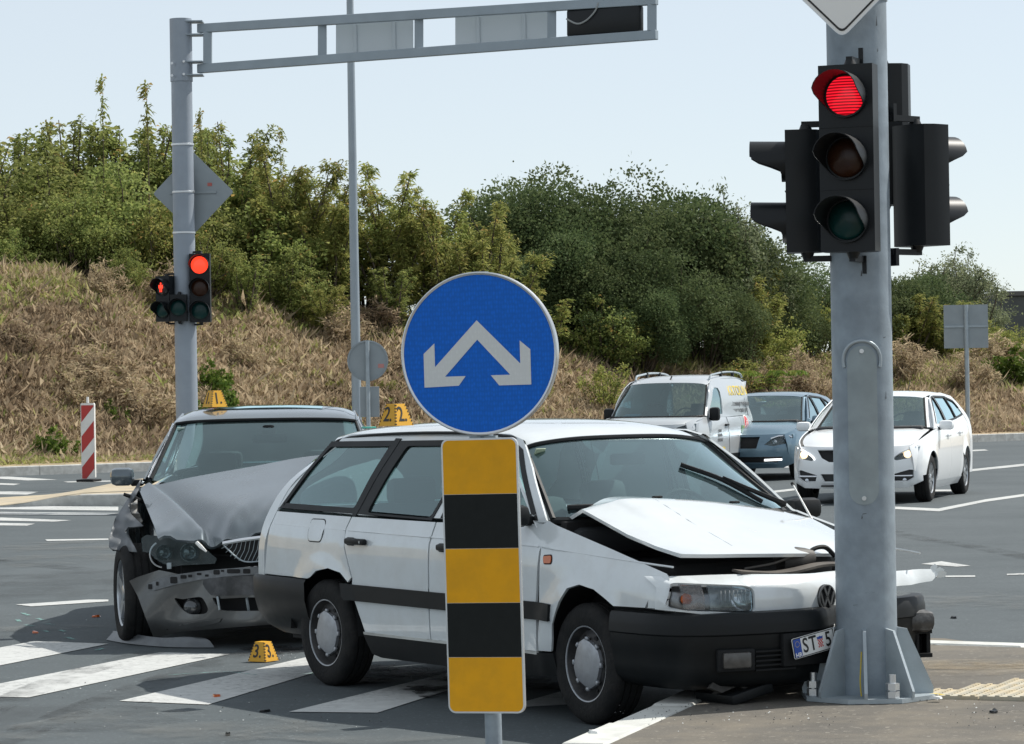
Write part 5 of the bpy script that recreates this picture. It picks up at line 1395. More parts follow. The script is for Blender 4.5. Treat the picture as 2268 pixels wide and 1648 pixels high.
# bonnet, torn loose and folded; points read from the picture at their distance along the car
def BP(px, py, x): return BF.inv(px, py, x=x)
hood = [[(308, 1084, .97), (330, 1069, .97), (345, 1074, .97), (430, 1056, 1.0), (560, 1033, 1.0), (690, 1010, 1.02), (810, 1006, 1.0), (935, 1040, .95)],
        [(322, 1118, 1.36), (372, 1100, 1.37), (388, 1114, 1.32), (452, 1094, 1.42), (560, 1074, 1.45), (690, 1055, 1.45), (810, 1053, 1.45), (925, 1080, 1.40)],
        [(336, 1152, 1.74), (416, 1141, 1.77), (433, 1158, 1.69), (500, 1128, 1.85), (585, 1112, 1.87), (690, 1098, 1.87), (810, 1096, 1.87), (912, 1118, 1.80)],
        [(345, 1175, 1.98), (443, 1170, 1.98), (458, 1185, 1.91), (508, 1163, 2.06), (590, 1150, 2.10), (690, 1138, 2.10), (810, 1138, 2.10), (905, 1155, 2.02)],
        [(350, 1188, 2.06), (440, 1199, 2.11), (472, 1208, 2.07), (512, 1195, 2.17), (590, 1182, 2.19), (690, 1172, 2.20), (810, 1174, 2.20), (900, 1195, 2.10)]]
def crumple(p):
    a = sstep(1.75, 2.1, p[0])*.012
    return (p[0], p[1], p[2]+a*(math.sin(p[1]*31+p[0]*9)+.6*math.sin(p[1]*57-p[0]*23)))
gbn = patch('bonnet', [[BP(*p) for p in r] for r in hood], G, gc, 7, thick=.018, ref=(1.5, 0, -.5), fold=crumple)
for pts in ([(655, 725), (690, 755), (720, 770)], [(640, 772), (665, 768), (675, 758), (720, 745), (790, 740)]):
    pp = [BP(*b1(p)[0], 1.80) for p in pts]
# damaged right front wing
gv = b1((225, 556), (170, 640), (75, 785), (42, 900), (38, 950), (60, 968), (205, 985), (188, 950), (150, 895), (132, 862), (150, 838), (244, 832), (215, 806), (165, 758), (150, 705), (188, 662), (218, 610))
def wing_fn(u, v):
    t = (v-1060)/(1223-1060); x = 1.02+.60*t+.10*sstep(255, 320, u)-.05*sstep(300, 240, u)
    x += .020*math.sin(u*.16+v*.05)+.014*math.sin(v*.21-u*.07)+.03*sstep(1150, 1180, v)*math.sin(u*.11)
    return BF.inv(u, v, x=x)
panel('front_wing', gv, wing_fn, M['grey_scuff'], gc, res=4., thick=.012, ref=(1.0, -.3, .7))
# dark wheel house, bracket, inner structure
MB().box((1.32, -.55, .52), (.70, .24, .40), None, .03).build('inner_wing', M['dark'], gc)
MB().box((1.30, .1, .45), (.78, 1.30, .36), None, .03).build('engine_bay', M['dark'], gc)
MB().box((1.80, .10, .38), (.10, 1.20, .42), None, .03).build('radiator_frame', M['dark'], gc)
panel('wing_bracket', b1((168, 705), (205, 672), (203, 742), (222, 775), (236, 800), (226, 818), (190, 790), (160, 748)), lambda u, v: BF.inv(u, v, x=1.30+.02*math.sin(v*.3)), mk('bare_bracket', (.32, .31, .29), .6, var=.3, vscale=14), gc, res=5, thick=.01, ref=(.8, 0, .8))
MB().tube([BP(*b1((125, 645))[0], 1.22), BP(*b1((190, 668))[0], 1.2), BP(*b1((235, 690))[0], 1.15)], [.012, .016, .012], 6).build('torn_seal', M['rubber'], gc)
# headlight unit
hlx = lambda u: 1.86+.27*sstep(300, 470, u)
hg = bb((385, 385), (440, 352), (560, 368), (720, 392), (920, 418), (965, 440), (1040, 510), (1135, 590), (1112, 640), (790, 655), (700, 668), (600, 640), (520, 590), (470, 530), (398, 520))
panel('headlight_bowl', hg, lambda u, v: BF.inv(u, v, x=hlx(u)-.13), mk('headlight_grey', (.028, .03, .033), .3, .4, var=.5, vscale=12), gc, res=8, thick=0, ref=(1, 0, .6))
hp_ = panel('headlight', hg, lambda u, v: BF.inv(u, v, x=hlx(u)), mk_glass('headlight_lens', (.86, .90, .91), 1.3, .045, (.55, .60, .62), 30), gc, res=6, thick=.01, ref=(1, 0, .6))
for (cu, cv), rr in ((bb((612, 530))[0], .052), (bb((862, 528))[0], .058)):
    c_ = BF.inv(cu, cv, x=hlx(cu)-.07)
    MB().lathe([(rr*.98, 0), (rr*1.06, .012), (rr*1.02, .03), (rr*.92, .02), (rr*.86, -.02)], c_, (1, 0, 0), 32).build('lamp_ring', M['chrome'], hp_)
    MB().lathe([(rr*.84, -.01), (rr*.75, .012), (rr*.45, .026), (.0, .032)], c_, (1, 0, 0), 28).build('projector_lens', mk_glass('projector', (.55, .6, .65), 3.0), hp_)
    MB().lathe([(rr*.84, -.03), (0, -.035)], c_, (1, 0, 0), 24).build('projector_bowl', mk('projector_dark', (.05, .055, .06), .3, .4), hp_)
ring = BF.inv(*bb((600, 545))[0], x=hlx(361)-.085)
MB().tube([(ring[0], ring[1]+.085*math.cos(R(a)), ring[2]+.085*math.sin(R(a))) for a in range(120, 275, 12)], .006, 6).build('light_ring', M['alu'], hp_)
MB().tube([BP(*bb((930, 425))[0], 2.13), BP(*bb((975, 470))[0], 2.14), BP(*bb((1030, 520))[0], 2.15)], [.012, .013, .006], 6).build('lens_edge', M['white'], gc)
MB().box(BP(*bb((662, 660))[0], 2.0), (.03, .03, .04), None, .004).build('lamp_bracket', M['galv2'], gc)
# kidney grille
for sgn in (-1, 1):
    kp = [BF.inv(*p, x=2.235) for p in bb((1190, 442), (1400, 405), (1660, 372), (1660, 600), (1440, 622), (1330, 575), (1225, 480))]
    yc = max(p[1] for p in kp)+.02
    poly = [(p[1], p[2]) for p in kp]
    if sgn == 1: poly = [(2*yc-y, z) for y, z in poly]
    kx_ = lambda y, z: (2.235-.02*abs(y-yc)-.08*(z-.65), y, z)
    ko = panel('kidney_grille', poly, lambda y, z: (kx_(y, z)[0]-.05, y, z), M['dark'], gc, res=.05, thick=0, ref=(1, 0, .6))
    tp = [poly[0], poly[1], poly[2]]
    MB().tube([kx_(y, z) for y, z in crom(tp, 5)], .014, 8).build('chrome_rim', M['chrome'], ko)
    MB().tube([kx_(y, z) for y, z in crom(poly[3:]+[poly[0]], 5)], .005, 6).build('lower_rim', M['galv2'], ko)
    y0 = min(p[0] for p in poly); y1 = max(p[0] for p in poly)
    for i in range(1, 11):
        y = y0+(y1-y0)*i/11
        pz = []
        n = len(poly)
        for a in range(n):
            (ya, za), (yb, zb) = poly[a], poly[(a+1) % n]
            if (ya-y)*(yb-y) < 0: pz.append(za+(zb-za)*(y-ya)/(yb-ya))
        if len(pz) >= 2:
            z0, z1 = min(pz), max(pz)
            sl = .035*sgn
            MB().tube([kx_(y-sl*.4, z1), (kx_(y, (z0+z1)/2)[0]-.006, y, (z0+z1)/2), kx_(y+sl, z0)], .0017, 5).build('grille_bar', M['galv2'], ko)
# bumper cover, hanging
uc = 640.
bx_fn = lambda u: 2.31-.50*sstep(0, 1, max(0., (uc-u))/365.)**1.25
def bmp(u, v): return BF.inv(u, v, x=bx_fn(u)+.03*sstep(1310, 1380, v)*0-.10*sstep(1375, 1420, v)+.010*math.sin(u*.05+v*.04))
bo_ = bb((268, 812), (350, 772), (450, 738), (560, 702), (700, 730), (860, 770), (1000, 745), (1250, 735), (1500, 742), (1800, 735), (2300, 745), (2300, 1240), (1750, 1235), (1400, 1262), (1100, 1285), (760, 1312), (640, 1345), (512, 1385), (430, 1180), (350, 960))
fogh = bb((718, 978), (800, 990), (960, 968), (1012, 1010), (1044, 1085), (1025, 1128), (960, 1140), (870, 1138), (795, 1095), (740, 1030))
lowh = bb((1090, 978), (1180, 985), (1500, 972), (2100, 980), (2150, 1098), (1660, 1103), (1230, 1106), (1150, 1072))
M['bumper'] = mk('bumper_paint', (.115, .118, .118), .28, .35, coat=.4, var=.06, vscale=4, dirt=((.07, .065, .06), .5, 7))
panel('bumper_cover', bo_, bmp, M['bumper'], gc, [crom(fogh, 3, True), crom(lowh, 3, True)], 7., .015, 0, 0, ref=(1.4, 0, .4))
band = bb((440, 842), (560, 790), (700, 748), (900, 722), (1120, 695), (1480, 668), (1900, 660), (1900, 735), (1480, 748), (1250, 762), (980, 795), (720, 845), (510, 905), (470, 900))
bo2 = panel('bumper_carrier', band, lambda u, v: (lambda p: (p[0]+.012, p[1], p[2]))(bmp(u, v)), mk('grey_plastic', (.15, .16, .17), .6, var=.25, vscale=18), gc, res=7., thick=.02, ref=(1.4, 0, .4))
for c_, w_, h_ in (((475, 865), 40, 50), ((708, 800), 70, 66), ((545, 835), 26, 40), ((805, 768), 60, 36), ((870, 760), 40, 26), ((960, 740), 46, 22), ((1035, 755), 36, 22), ((1132, 722), 62, 46), ((1300, 712), 130, 42), ((1430, 712), 72, 46), ((1190, 708), 30, 20)):
    q_ = bb(*[(c_[0]+u*w_/2, c_[1]+v*h_/2) for u, v in ((-1, -.8), (-.7, -1), (.8, -1), (1, -.7), (1, .8), (.7, 1), (-.8, 1), (-1, .7))])
    panel('slot', q_, lambda u, v: (lambda p: (p[0]+.0155, p[1], p[2]))(bmp(u, v)), M['dark'], bo2, res=9., thick=0, ref=(1.4, 0, .4))
scf = bb((1000, 800), (1250, 770), (1700, 760), (1700, 930), (1500, 945), (1150, 955), (1060, 930))
panel('scraped_strip', crom(scf, 3, True), lambda u, v: (lambda p: (p[0]+.02, p[1], p[2]))(bmp(u, v)), mk('scraped_black', (.035, .037, .040), .5, var=.5, vscale=9, dirt=((.20, .20, .21), .5, 10)), gc, res=7., thick=.02, ref=(1.4, 0, .4))
panel('fog_recess', bb((690, 950), (1060, 950), (1070, 1160), (720, 1150)), lambda u, v: BF.inv(u, v, x=bx_fn(u)-.10), M['dark'], gc, res=12, thick=0, ref=(1, 0, .4))
fc = BF.inv(*bb((893, 1072))[0], x=bx_fn(426)-.05)
MB().lathe([(.062, -.02), (.060, .0), (.045, .018), (.02, .026), (.0, .028)], fc, (1, -.1, 0), 28).build('fog_lamp', mk('fog_glass', (.07, .075, .08), .12, .5, coat=.6), gc)
panel('lower_grille', bb((1040, 940), (2300, 940), (2300, 1130), (1040, 1130)), lambda u, v: BF.inv(u, v, x=bx_fn(u)-.14), M['dark'], gc, res=14, thick=0, ref=(1, 0, .4))
for p0, w_ in (((1440, 1045), 26), ((1150, 1030), 22)):
    c_ = BF.inv(*bb(p0)[0], x=bx_fn(520)-.05); MB().box(c_, (.02, w_*.2236/345, .09), Matrix.Rotation(R(8), 3, 'X'), .003).build('grille_clip', M['galv2'], gc)
lip = bb((760, 1250), (1000, 1205), (1180, 1180), (1160, 1215), (1000, 1262), (800, 1285))
panel('bumper_crease', lip, lambda u, v: (lambda p: (p[0]+.012, p[1], p[2]))(bmp(u, v)), M['bumper'], gc, res=7, thick=.02, ref=(1.4, 0, .4))
MB().prism([(-.75, .05), (.95, .07), (.95, .16), (-.6, .19)], (1.62, .15, .06), (0, 1, 0), (0, 0, 1), .25).build('undertray', M['dark'], gc, False)
# mirrors, cabin
mc = BF.inv(*b1((118, 542))[0], x=.62)
mb_ = MB(); mb_.box((mc[0], mc[1], mc[2]), (.14, .165, .125), None, .04); mb_.build('door_mirror', G, gc)
MB().box((mc[0]-.01, mc[1]+.10, mc[2]-.045), (.07, .09, .045), None, .015).build('mirror_arm', TR, gc)
mb_ = MB(); mb_.box((mc[0], -mc[1], mc[2]), (.14, .165, .125), None, .04); mb_.build('door_mirror', G, gc)
MB().box((-.5, 0, .28), (3.0, 1.5, .05)).build('floor', M['interior'], gc, False)
MB().box((.72, 0, .95), (.50, 1.45, .14), None, .05).build('dashboard', M['interior'], gc)
for y in (-.38, .38): seat(gc, -.10, y, .52, .36, top=1.06)
MB().box((-1.05, 0, .82), (.16, 1.3, .55), Matrix.Rotation(R(-20), 3, 'Y'), .06).build('rear_bench', M['interior'], gc)
for y in (-.38, .38): MB().box((-1.15, y, 1.14), (.10, .28, .13), None, .04).build('headrest', M['interior'], gc)
MB().lathe([(.178, -.012), (.19, 0), (.178, .012), (.165, 0), (.178, -.012)], (.42, .38, 1.0), (.9, 0, .42), 28).build('steering_wheel', M['rubber'], gc)
ic = BF.inv(*b1((980, 320))[0], x=.36); MB().box(ic, (.03, .24, .06), None, .02).build('inner_mirror', M['rubber'], gc)
ic = BF.inv(*b1((972, 272))[0], x=.40); MB().box(ic, (.03, .09, .075), None, .02).build('sensor_cover', M['rubber'], gc)
ic = BF.inv(*b1((460, 266))[0], x=.305); MB().box((ic[0]+.012, ic[1], ic[2]), (.004, .05, .028), Matrix.Rotation(R(30), 3, 'Y')).build('toll_sticker', mk('sticker_teal', (.45, .55, .50), .6), gc, False)
MB().box((-.1, 0, .27), (3.6, 1.4, .06)).build('underbody', M['dark'], gc, False)
wc_ = BF.inv(283, 1318, x=1.46)
wheel(gc, 1.46, wc_[1]+.06, .33, .235, .225, 'five', steer=R(13), side=-1)
wheel(gc, 1.445, .77, .33, .225, .225, 'five', side=1); wheel(gc, -1.445, -.79, .33, .225, .225, 'five', side=-1); wheel(gc, -1.445, .79, .33, .225, .225, 'five', side=1)
# bumper strip fallen on the road
sp = [gnd(*p) for p in bb((95, 1400), (300, 1440), (600, 1470), (850, 1478), (1048, 1478))]
org = np.array(sp[2]); strip = thing('bumper_strip', 'long dark grey bumper strip lying on the road under the grey saloon', 'car part', tuple(org))
rows = []
for i, p in enumerate(sp):
    d = np.array(p)-org; h_ = [.05, .055, .05, .06, .055][i]
    rows.append([(d[0]-.01*i, d[1]+.10, .004), (d[0]-.01*i, d[1]+.05, h_+.01), (d[0], d[1]+.015, h_), (d[0]+.02*(i-2), d[1], .006)])
rows[-1] = [(r[0]-.03*(k == 1), r[1], r[2]) for k, r in enumerate(rows[-1])]
patch('strip', rows, M['grey_scuff'], strip, 6, thick=.006, ref=(0, .5, -.3))
# ------------------------------------------------------------------ cars waiting in the traffic behind
M['silver'] = mk('silver_paint', (.52, .55, .57), .32, .35, coat=.5, var=.02, dirt=((.42, .41, .39), .25, 3))
M['blue_paint'] = mk('blue_grey_paint', (.135, .215, .275), .26, .45, coat=.6, var=.03)
M['white2'] = mk('bright_white_paint', (.82, .84, .85), .25, coat=.6)
M['tglass'] = mk_glass('traffic_glass', (.42, .54, .55), 2.2, .02)
M['gap_grey'] = mk('dark_grey_plastic', (.03, .032, .035), .5)
M['reflector'] = mk('bright_reflector', (.55, .57, .60), .15, .9)
M['lampwarm'] = mk('lit_warm_lamp', (.8, .6, .4), .3, emit=(1, .72, .45), estr=1.6)
M['drl'] = mk('lit_day_lamp', (.9, .9, .9), .3, emit=(1, 1, 1), estr=1.6)
def traffic_car(name, label, cat, ox, oy, head, sp):
    fr = Frame(ox, oy, head); t = thing(name, label, cat, (ox, oy, 0), head)
    P = sp['paint']; hw = sp['hw']; xN, xT = sp['xN'], sp['xT']; wx = sp['wx']; Rw = sp['R']; bz = sp['belt']
    sc = hw/.90; zb = bz(0)
    szt = [(.14, .80*sc), (.28, .865*sc), (.5, .90*sc), (.72, .90*sc), (zb-.06, .875*sc), (zb+.02, .84*sc), ((zb+sp['H'])/2, sp.get('mid', .745)*sc), (sp['H']-.05, sp.get('rw', .64)*sc), (sp['H']+.1, (sp.get('rw', .64)-.07)*sc)]
    B = Body(t, fr, szt, [(xT-.05, .80), (xT+.2, .91), (xT+.6, .975), (xT+1.2, 1), (xN-1.1, 1), (xN-.65, .985), (xN-.35, .94), (xN-.15, .86), (xN, .76)], [(wx, Rw, Rw+.03, Rw+.13), (-wx, Rw, Rw+.03, Rw+.13)], .015,
             [(wx-.5, 0), (xN-.15, zb-bz(xN-.15))] if sp.get('sh', True) else None, .55)
    ra = Rw+.045
    d = sp['doors']; zl = .26
    hz = [(x, bz(x)) for x in np.linspace(d[0], xN-.12, 6)]
    B.side('front_wing', [(d[0], zl), (wx-ra*1.0, zl)]+arch(wx, Rw, ra, 172, 8)+[(xN-.25, .36), (xN-.16, .45), (xN-.13, .6)]+list(reversed(hz)), P, res=.09, inset=.004)
    for k, (a, b) in enumerate(zip(d, d[1:])):
        low = [(b, zl), (a, zl)]
        if b < -wx+ra+.1: low = [(-wx+ra*.92, .55), (-wx+ra+.03, zl), (a, zl)] if False else [(b, .60), (-wx+ra+.02, .32), (-wx+ra+.04, zl), (a, zl)]
        B.side('front_door' if k == 0 else 'rear_door', low+[(a, bz(a)), ((a+b)/2, bz((a+b)/2)), (b, bz(b))], P, res=.09, inset=.004)
    xq = d[-1]
    B.side('rear_quarter_panel', ([(xq, .60)] if xq < -wx+ra+.1 else [(xq, zl), (-wx+ra, zl)])+arch(-wx, Rw, ra, 12 if xq > -wx+ra else 40, 172)+[(xT+.25, .34), (xT+.04, .45), (xT+.02, .8), (xT+.10, bz(xT))]+[(x, bz(x)) for x in np.linspace(xT+.2, xq, 4)], P, res=.09, inset=.004)
    for wn_ in [('body_frame',)]:
        B.side('body_frame', sp['frame'], P, [w for _, w in sp['wins']], inset=0, res=.09)
    for nm, w in sp['wins']:
        B.side(nm, w, M['tglass'], inset=-.006, off=-.01, thick=0, res=.12)
        B.side('window_trim', _inset(w, -.012), sp.get('wtrim', M['trim']), [_inset(w, .014)], inset=0, off=.004, res=.1)
    B.side('sill', [(-wx+ra, zl+.02), (wx-ra, zl+.02), (wx-ra-.02, .17), (-wx+ra+.02, .17)], sp.get('sill', M['trim']), inset=0, thick=.04, res=.1)
    if 'mould' in sp:
        B.side('side_moulding', sp['mould'], M['trim'], inset=0, off=.012, res=.1)
    for hx, hz_ in sp['handles']:
        for sd in (-1, 1): MB().box((hx, sd*(B.S(hx, hz_)+.016), hz_), (.19, .035, .035), None, .012).build('door_handle', sp.get('hmat', P), t)
    patch('roof', sp['roof'], P, t, 5, mirror=True); patch('windscreen', sp['ws'], M['tglass'], t, 5, thick=0, mirror=True)
    for sd in (-1, 1):
        e_ = [r[-1] for r in sp['ws']]
        MB().tube([(x, sd*y, z+.006) for x, y, z in crom(e_, 5)], .013, 6).build('windscreen_seal', M['rubber'], t)
        rows = [[(a[0]+.01, sd*(a[1]-.005), a[2]+.004), (a[0]-.04, sd*(a[1]+.035), a[2]+.012), (a[0]-.10, sd*(B.S(a[0]-.10, a[2]-.01)+.006), a[2]-.01)] for a in e_]
        patch('front_pillar', rows, P, t, 5, thick=.02, ref=(0, 0, .8))
    MB().tube([(x+.01, y, z) for x, y, z in crom([(p[0], -p[1], p[2]) for p in reversed(sp['ws'][-1][1:])]+sp['ws'][-1], 5)], .022, 6).build('windscreen_base_seal', M['rubber'], t)
    patch('bonnet', sp['hood'], P, t, 6, mirror=True)
    rr = sp['roof'][-1]
    bk = [rr, [(xT+.22, 0, (rr[0][2]+zb)/2+.05), (xT+.24, .35*sc, (rr[0][2]+zb)/2+.05), (xT+.28, .56*sc, (rr[0][2]+zb)/2+.03), (xT+.36, .70*sc, (rr[0][2]+zb)/2)], [(xT+.06, 0, zb+.02), (xT+.08, .4*sc, zb+.02), (xT+.12, .62*sc, zb), (xT+.22, .78*sc, zb-.01)], [(xT, 0, .75), (xT+.02, .4*sc, .75), (xT+.06, .64*sc, .75), (xT+.16, .80*sc, .74)], [(xT, 0, .3), (xT+.02, .4*sc, .3), (xT+.06, .64*sc, .3), (xT+.16, .79*sc, .3)]]
    patch('rear_window', bk[:3], M['tglass'], t, 5, thick=0, mirror=True); patch('tailgate', bk[2:], P, t, 5, mirror=True)
    for sd in (-1, 1):
        patch('rear_pillar', [[(p[0], sd*p[1], p[2]), (p[0]+.09, sd*(p[1]+.06), p[2]-.002), (p[0]+.22, sd*(B.S(p[0]+.22, p[2])+.004), p[2]-.01)] for p in [r[-1] for r in bk]], P, t, 4, thick=.01)
        MB().box((xT+.17, sd*(B.S(xT+.2, zb-.1)-.075), zb-.12), (.16, .14, .22), None, .04).build('rear_lamp', M['redlens'], t)
    # front
    ny = smooth_tab([(0, 0), (.4*hw, .015), (.65*hw, .06), (.8*hw, .13), (.9*hw, .22), (.97*hw, .36)]); nz = smooth_tab(sp['nosez'])
    NO = lambda y, z: (xN-ny(abs(y))-nz(z), y, z)
    zt = sp['ztop']; ye = .955*hw
    outer = [(-ye, .30), (-ye*.8, .215), (0, .20), (ye*.8, .215), (ye, .30)]+[(y, zt(abs(y))) for y in np.linspace(ye, -ye, 15)]
    holes = []
    for nm, pl, mt, both, dep in sp['front']:
        for s_ in ((1, -1) if both else (1,)):
            q_ = [(s_*y, z) for y, z in pl]; holes.append(q_)
    panel('front_bumper', outer, NO, P, t, holes, .06, .03, 0, 0, ref=(xN-.9, 0, .55))
    for nm, pl, mt, both, dep in sp['front']:
        for s_ in ((1, -1) if both else (1,)):
            q_ = _inset([(s_*y, z) for y, z in pl], -.01)
            back = panel(nm, q_, lambda y, z: (NO(y, z)[0]-dep, y, z), mt, t, res=.07, thick=0, ref=(xN-.9, 0, .55))
            if nm == 'headlight':
                panel('lens', q_, lambda y, z: (NO(y, z)[0]-.008, y, z), M['lens'], back, res=.07, thick=0, ref=(xN-.9, 0, .55))
                for (cy, cz, r_, mm) in sp['bulbs']:
                    c_ = NO(s_*cy, cz); MB().lathe([(r_, -.01), (r_*1.05, .012), (r_*.8, .016), (r_*.55, .0), (0, .004)], (c_[0]-dep+.02, c_[1], c_[2]), (1, 0, 0), 18).build('lamp', mm, back)
    B.NO = NO; B.t = t
    MB().box((0, 0, .30), (xN-xT-.9, hw*1.5, .10)).build('underbody', M['dark'], t, False)
    MB().box((xN-.75, 0, .5), (.7, hw*1.2, .42)).build('engine_bay', M['dark'], t, False)
    xd = sp['ws'][-1][0][0]-.25
    MB().box((xd, 0, zb-.06), (.40, hw*1.6, .12), None, .04).build('dashboard', M['interior'], t)
    for y in (-.37, .37): seat(t, xd-.85, y, .48, sp.get('seatz', .36), top=sp.get('seattop', 1.05))
    MB().lathe([(.178, -.012), (.19, 0), (.178, .012), (.165, 0), (.178, -.012)], (xd-.28, .37, zb), (.9, 0, .42), 20).build('steering_wheel', M['rubber'], t)
    if sp.get('bench', True): MB().box((xd-1.75, 0, .80), (.16, 1.25, .55), Matrix.Rotation(R(-20), 3, 'Y'), .06).build('rear_bench', M['interior'], t)
    for sd in (-1, 1):
        mx, mz, mw, mh = sp['mirror']; y_ = B.S(mx, mz)+mw*.62
        b_ = MB(); b_.box((mx, sd*y_, mz), (.13, mw, mh), None, .045); b_.build('door_mirror', sp['mmat'], t)
        MB().box((mx-.01, sd*(y_-mw*.55), mz-mh*.35), (.08, mw*.5, .04), None, .012).build('mirror_arm', M['trim'], t)
        for x_ in (wx, -wx): wheel(t, x_, sd*(hw-.115), Rw, .205, Rw*.66, sp['wstyle'], side=sd)
        for x_ in (wx, -wx):
            n_ = 12; v_ = [(x_+(ra+.03)*math.cos(math.pi*i/n_), sd*yy, Rw+(ra+.03)*math.sin(math.pi*i/n_)) for yy in (hw*.62, hw*.94) for i in range(n_+1)]
            MB().add(v_, [(i, i+1, n_+2+i, n_+1+i) for i in range(n_)]+[tuple(range(n_+1))]).build('arch_liner', M['dark'], t)
    return t, B
def rows_roof(xs, zc, ye, drop):
    return [[(x, 0, z), (x, y*.5, z-drop*.12), (x, y*.83, z-drop*.45), (x, y, z-drop)] for x, z, y in zip(xs, zc, ye)]
# --- white estate on the right
bz = smooth_tab([(-2.3, 1.02), (-1.6, 1.07), (-.5, 1.04), (.5, 1.0), (.95, .975), (1.5, .90), (2.0, .80), (2.2, .72)])
hwt = .915
wfl = np.array(gnd(2049, 1111)[:2]); hd = R(-90-18); ff = np.array([math.cos(hd), math.sin(hd)]); ll = np.array([-ff[1], ff[0]])
oo = wfl-ff*1.365-ll*.80
spec = dict(paint=M['white2'], hw=hwt, xN=2.22, xT=-2.36, wx=1.365, R=.32, belt=bz, H=1.48, doors=[.98, -.03, -1.02], sill=M['white2'],
    frame=[(1.0, .975), (.3, 1.0), (-.6, 1.035), (-1.6, 1.06), (-2.25, 1.03), (-2.0, 1.25), (-1.55, 1.40), (-.8, 1.455), (-.1, 1.45), (.28, 1.385), (.62, 1.21)],
    wins=[('front_door_window', [(.78, 1.03), (.0, 1.055), (-.02, 1.405), (.14, 1.39), (.42, 1.26)]), ('rear_door_window', [(-.07, 1.055), (-.95, 1.09), (-.90, 1.395), (-.09, 1.407)]), ('quarter_window', [(-1.0, 1.095), (-1.80, 1.14), (-1.45, 1.33), (-.95, 1.392)])],
    roof=[[(.36, 0, 1.425), (.35, .3, 1.42), (.31, .5, 1.408), (.26, .61, 1.39)]]+rows_roof([.0, -.6, -1.3, -1.85, -2.05], [1.472, 1.490, 1.475, 1.43, 1.39], [.615, .62, .60, .58, .565], .05),
    ws=[[(.36, 0, 1.42), (.35, .3, 1.415), (.31, .5, 1.402), (.27, .61, 1.385)], [(.72, 0, 1.21), (.71, .34, 1.208), (.66, .56, 1.20), (.60, .68, 1.19)], [(1.16, 0, .985), (1.14, .36, .985), (1.06, .62, .985), (.94, .755, .985)]],
    hood=[[(1.17, 0, .985), (1.15, .36, .985), (1.06, .64, .985), (.95, .80, .965)], [(1.55, 0, .955), (1.54, .36, .95), (1.5, .62, .935), (1.45, .80, .90)], [(1.88, 0, .885), (1.87, .36, .88), (1.82, .60, .865), (1.75, .78, .83)], [(2.14, 0, .765), (2.12, .36, .765), (2.05, .56, .77), (1.93, .72, .775)]],
    nosez=[(.2, .10), (.32, .02), (.45, 0), (.62, .01), (.72, .05), (.78, .09)], ztop=smooth_tab([(0, .758), (.4, .76), (.6, .77), (.86, .775)]),
    front=[('headlight', [(.525, .60), (.575, .58), (.72, .605), (.83, .67), (.845, .757), (.74, .737), (.61, .672)], mk('lamp_black', (.03, .03, .03), .3), True, .07),
           ('grille', [(-.50, .730), (.50, .730), (.43, .62), (.33, .565), (-.33, .565), (-.43, .62)], M['dark'], False, .05),
           ('lower_grille', [(-.45, .405), (.45, .405), (.40, .29), (-.40, .29)], M['gap_grey'], False, .05),
           ('fog_recess', [(.50, .39), (.53, .295), (.71, .295), (.785, .345), (.785, .45), (.73, .455)], M['gap_grey'], True, .05)],
    bulbs=[(.70, .66, .05, M['lampwarm'])], handles=[(.17, .87), (-.82, .89)], mirror=(.72, 1.02, .20, .13), mmat=M['white2'], wstyle='multi')
wc2, WB = traffic_car('estate_car', 'shiny white estate car waiting behind the thick mast with lamps lit', 'car', oo[0], oo[1], hd, spec)
for s_ in (1, -1):
    pts = [(s_*y, z) for y, z in ((.80, .750), (.72, .720), (.62, .675), (.56, .635), (.53, .598))]
    MB().tube([(WB.NO(y, z)[0]+.006, y, z) for y, z in crom(pts, 4)], .011, 6).build('day_light', M['drl'] if s_ == -1 else M['chrome'], wc2)
    MB().tube([(WB.NO(s_*y, .37)[0]-.005, s_*y, .375) for y in (.50, .6, .7, .76)], .012, 6).build('chrome_strip', M['chrome'], wc2)
    c_ = WB.NO(s_*.66, .315); MB().lathe([(.032, 0), (.028, .012), (0, .016)], (c_[0]-.05, c_[1], c_[2]), (1, 0, 0), 16).build('fog_lamp', M['reflector'], wc2)
MB().box((WB.NO(0, .24)[0]+.012, 0, .245), (.03, .9, .02), None, .006).build('lip', M['trim'], wc2)
licence_plate(wc2, (WB.NO(0, .50)[0]+.012, 0, .49), (0, 1, 0), (0, 0, 1), [('Z', .085)], False)
for k in range(4):
    z = .61+k*.032; MB().box((WB.NO(0, z)[0]-.03, 0, z), (.01, .50+.05*k, .008)).build('grille_bar', M['trim'], wc2, False)
MB().cyl((-1.75, 0, 1.46), (-1.95, 0, 1.62), .006, n=6).build('aerial', M['rubber'], wc2)
MB().box((.9, .93, .955), (.1, .05, .02)).build('mirror_foot', M['trim'], wc2) if False else None
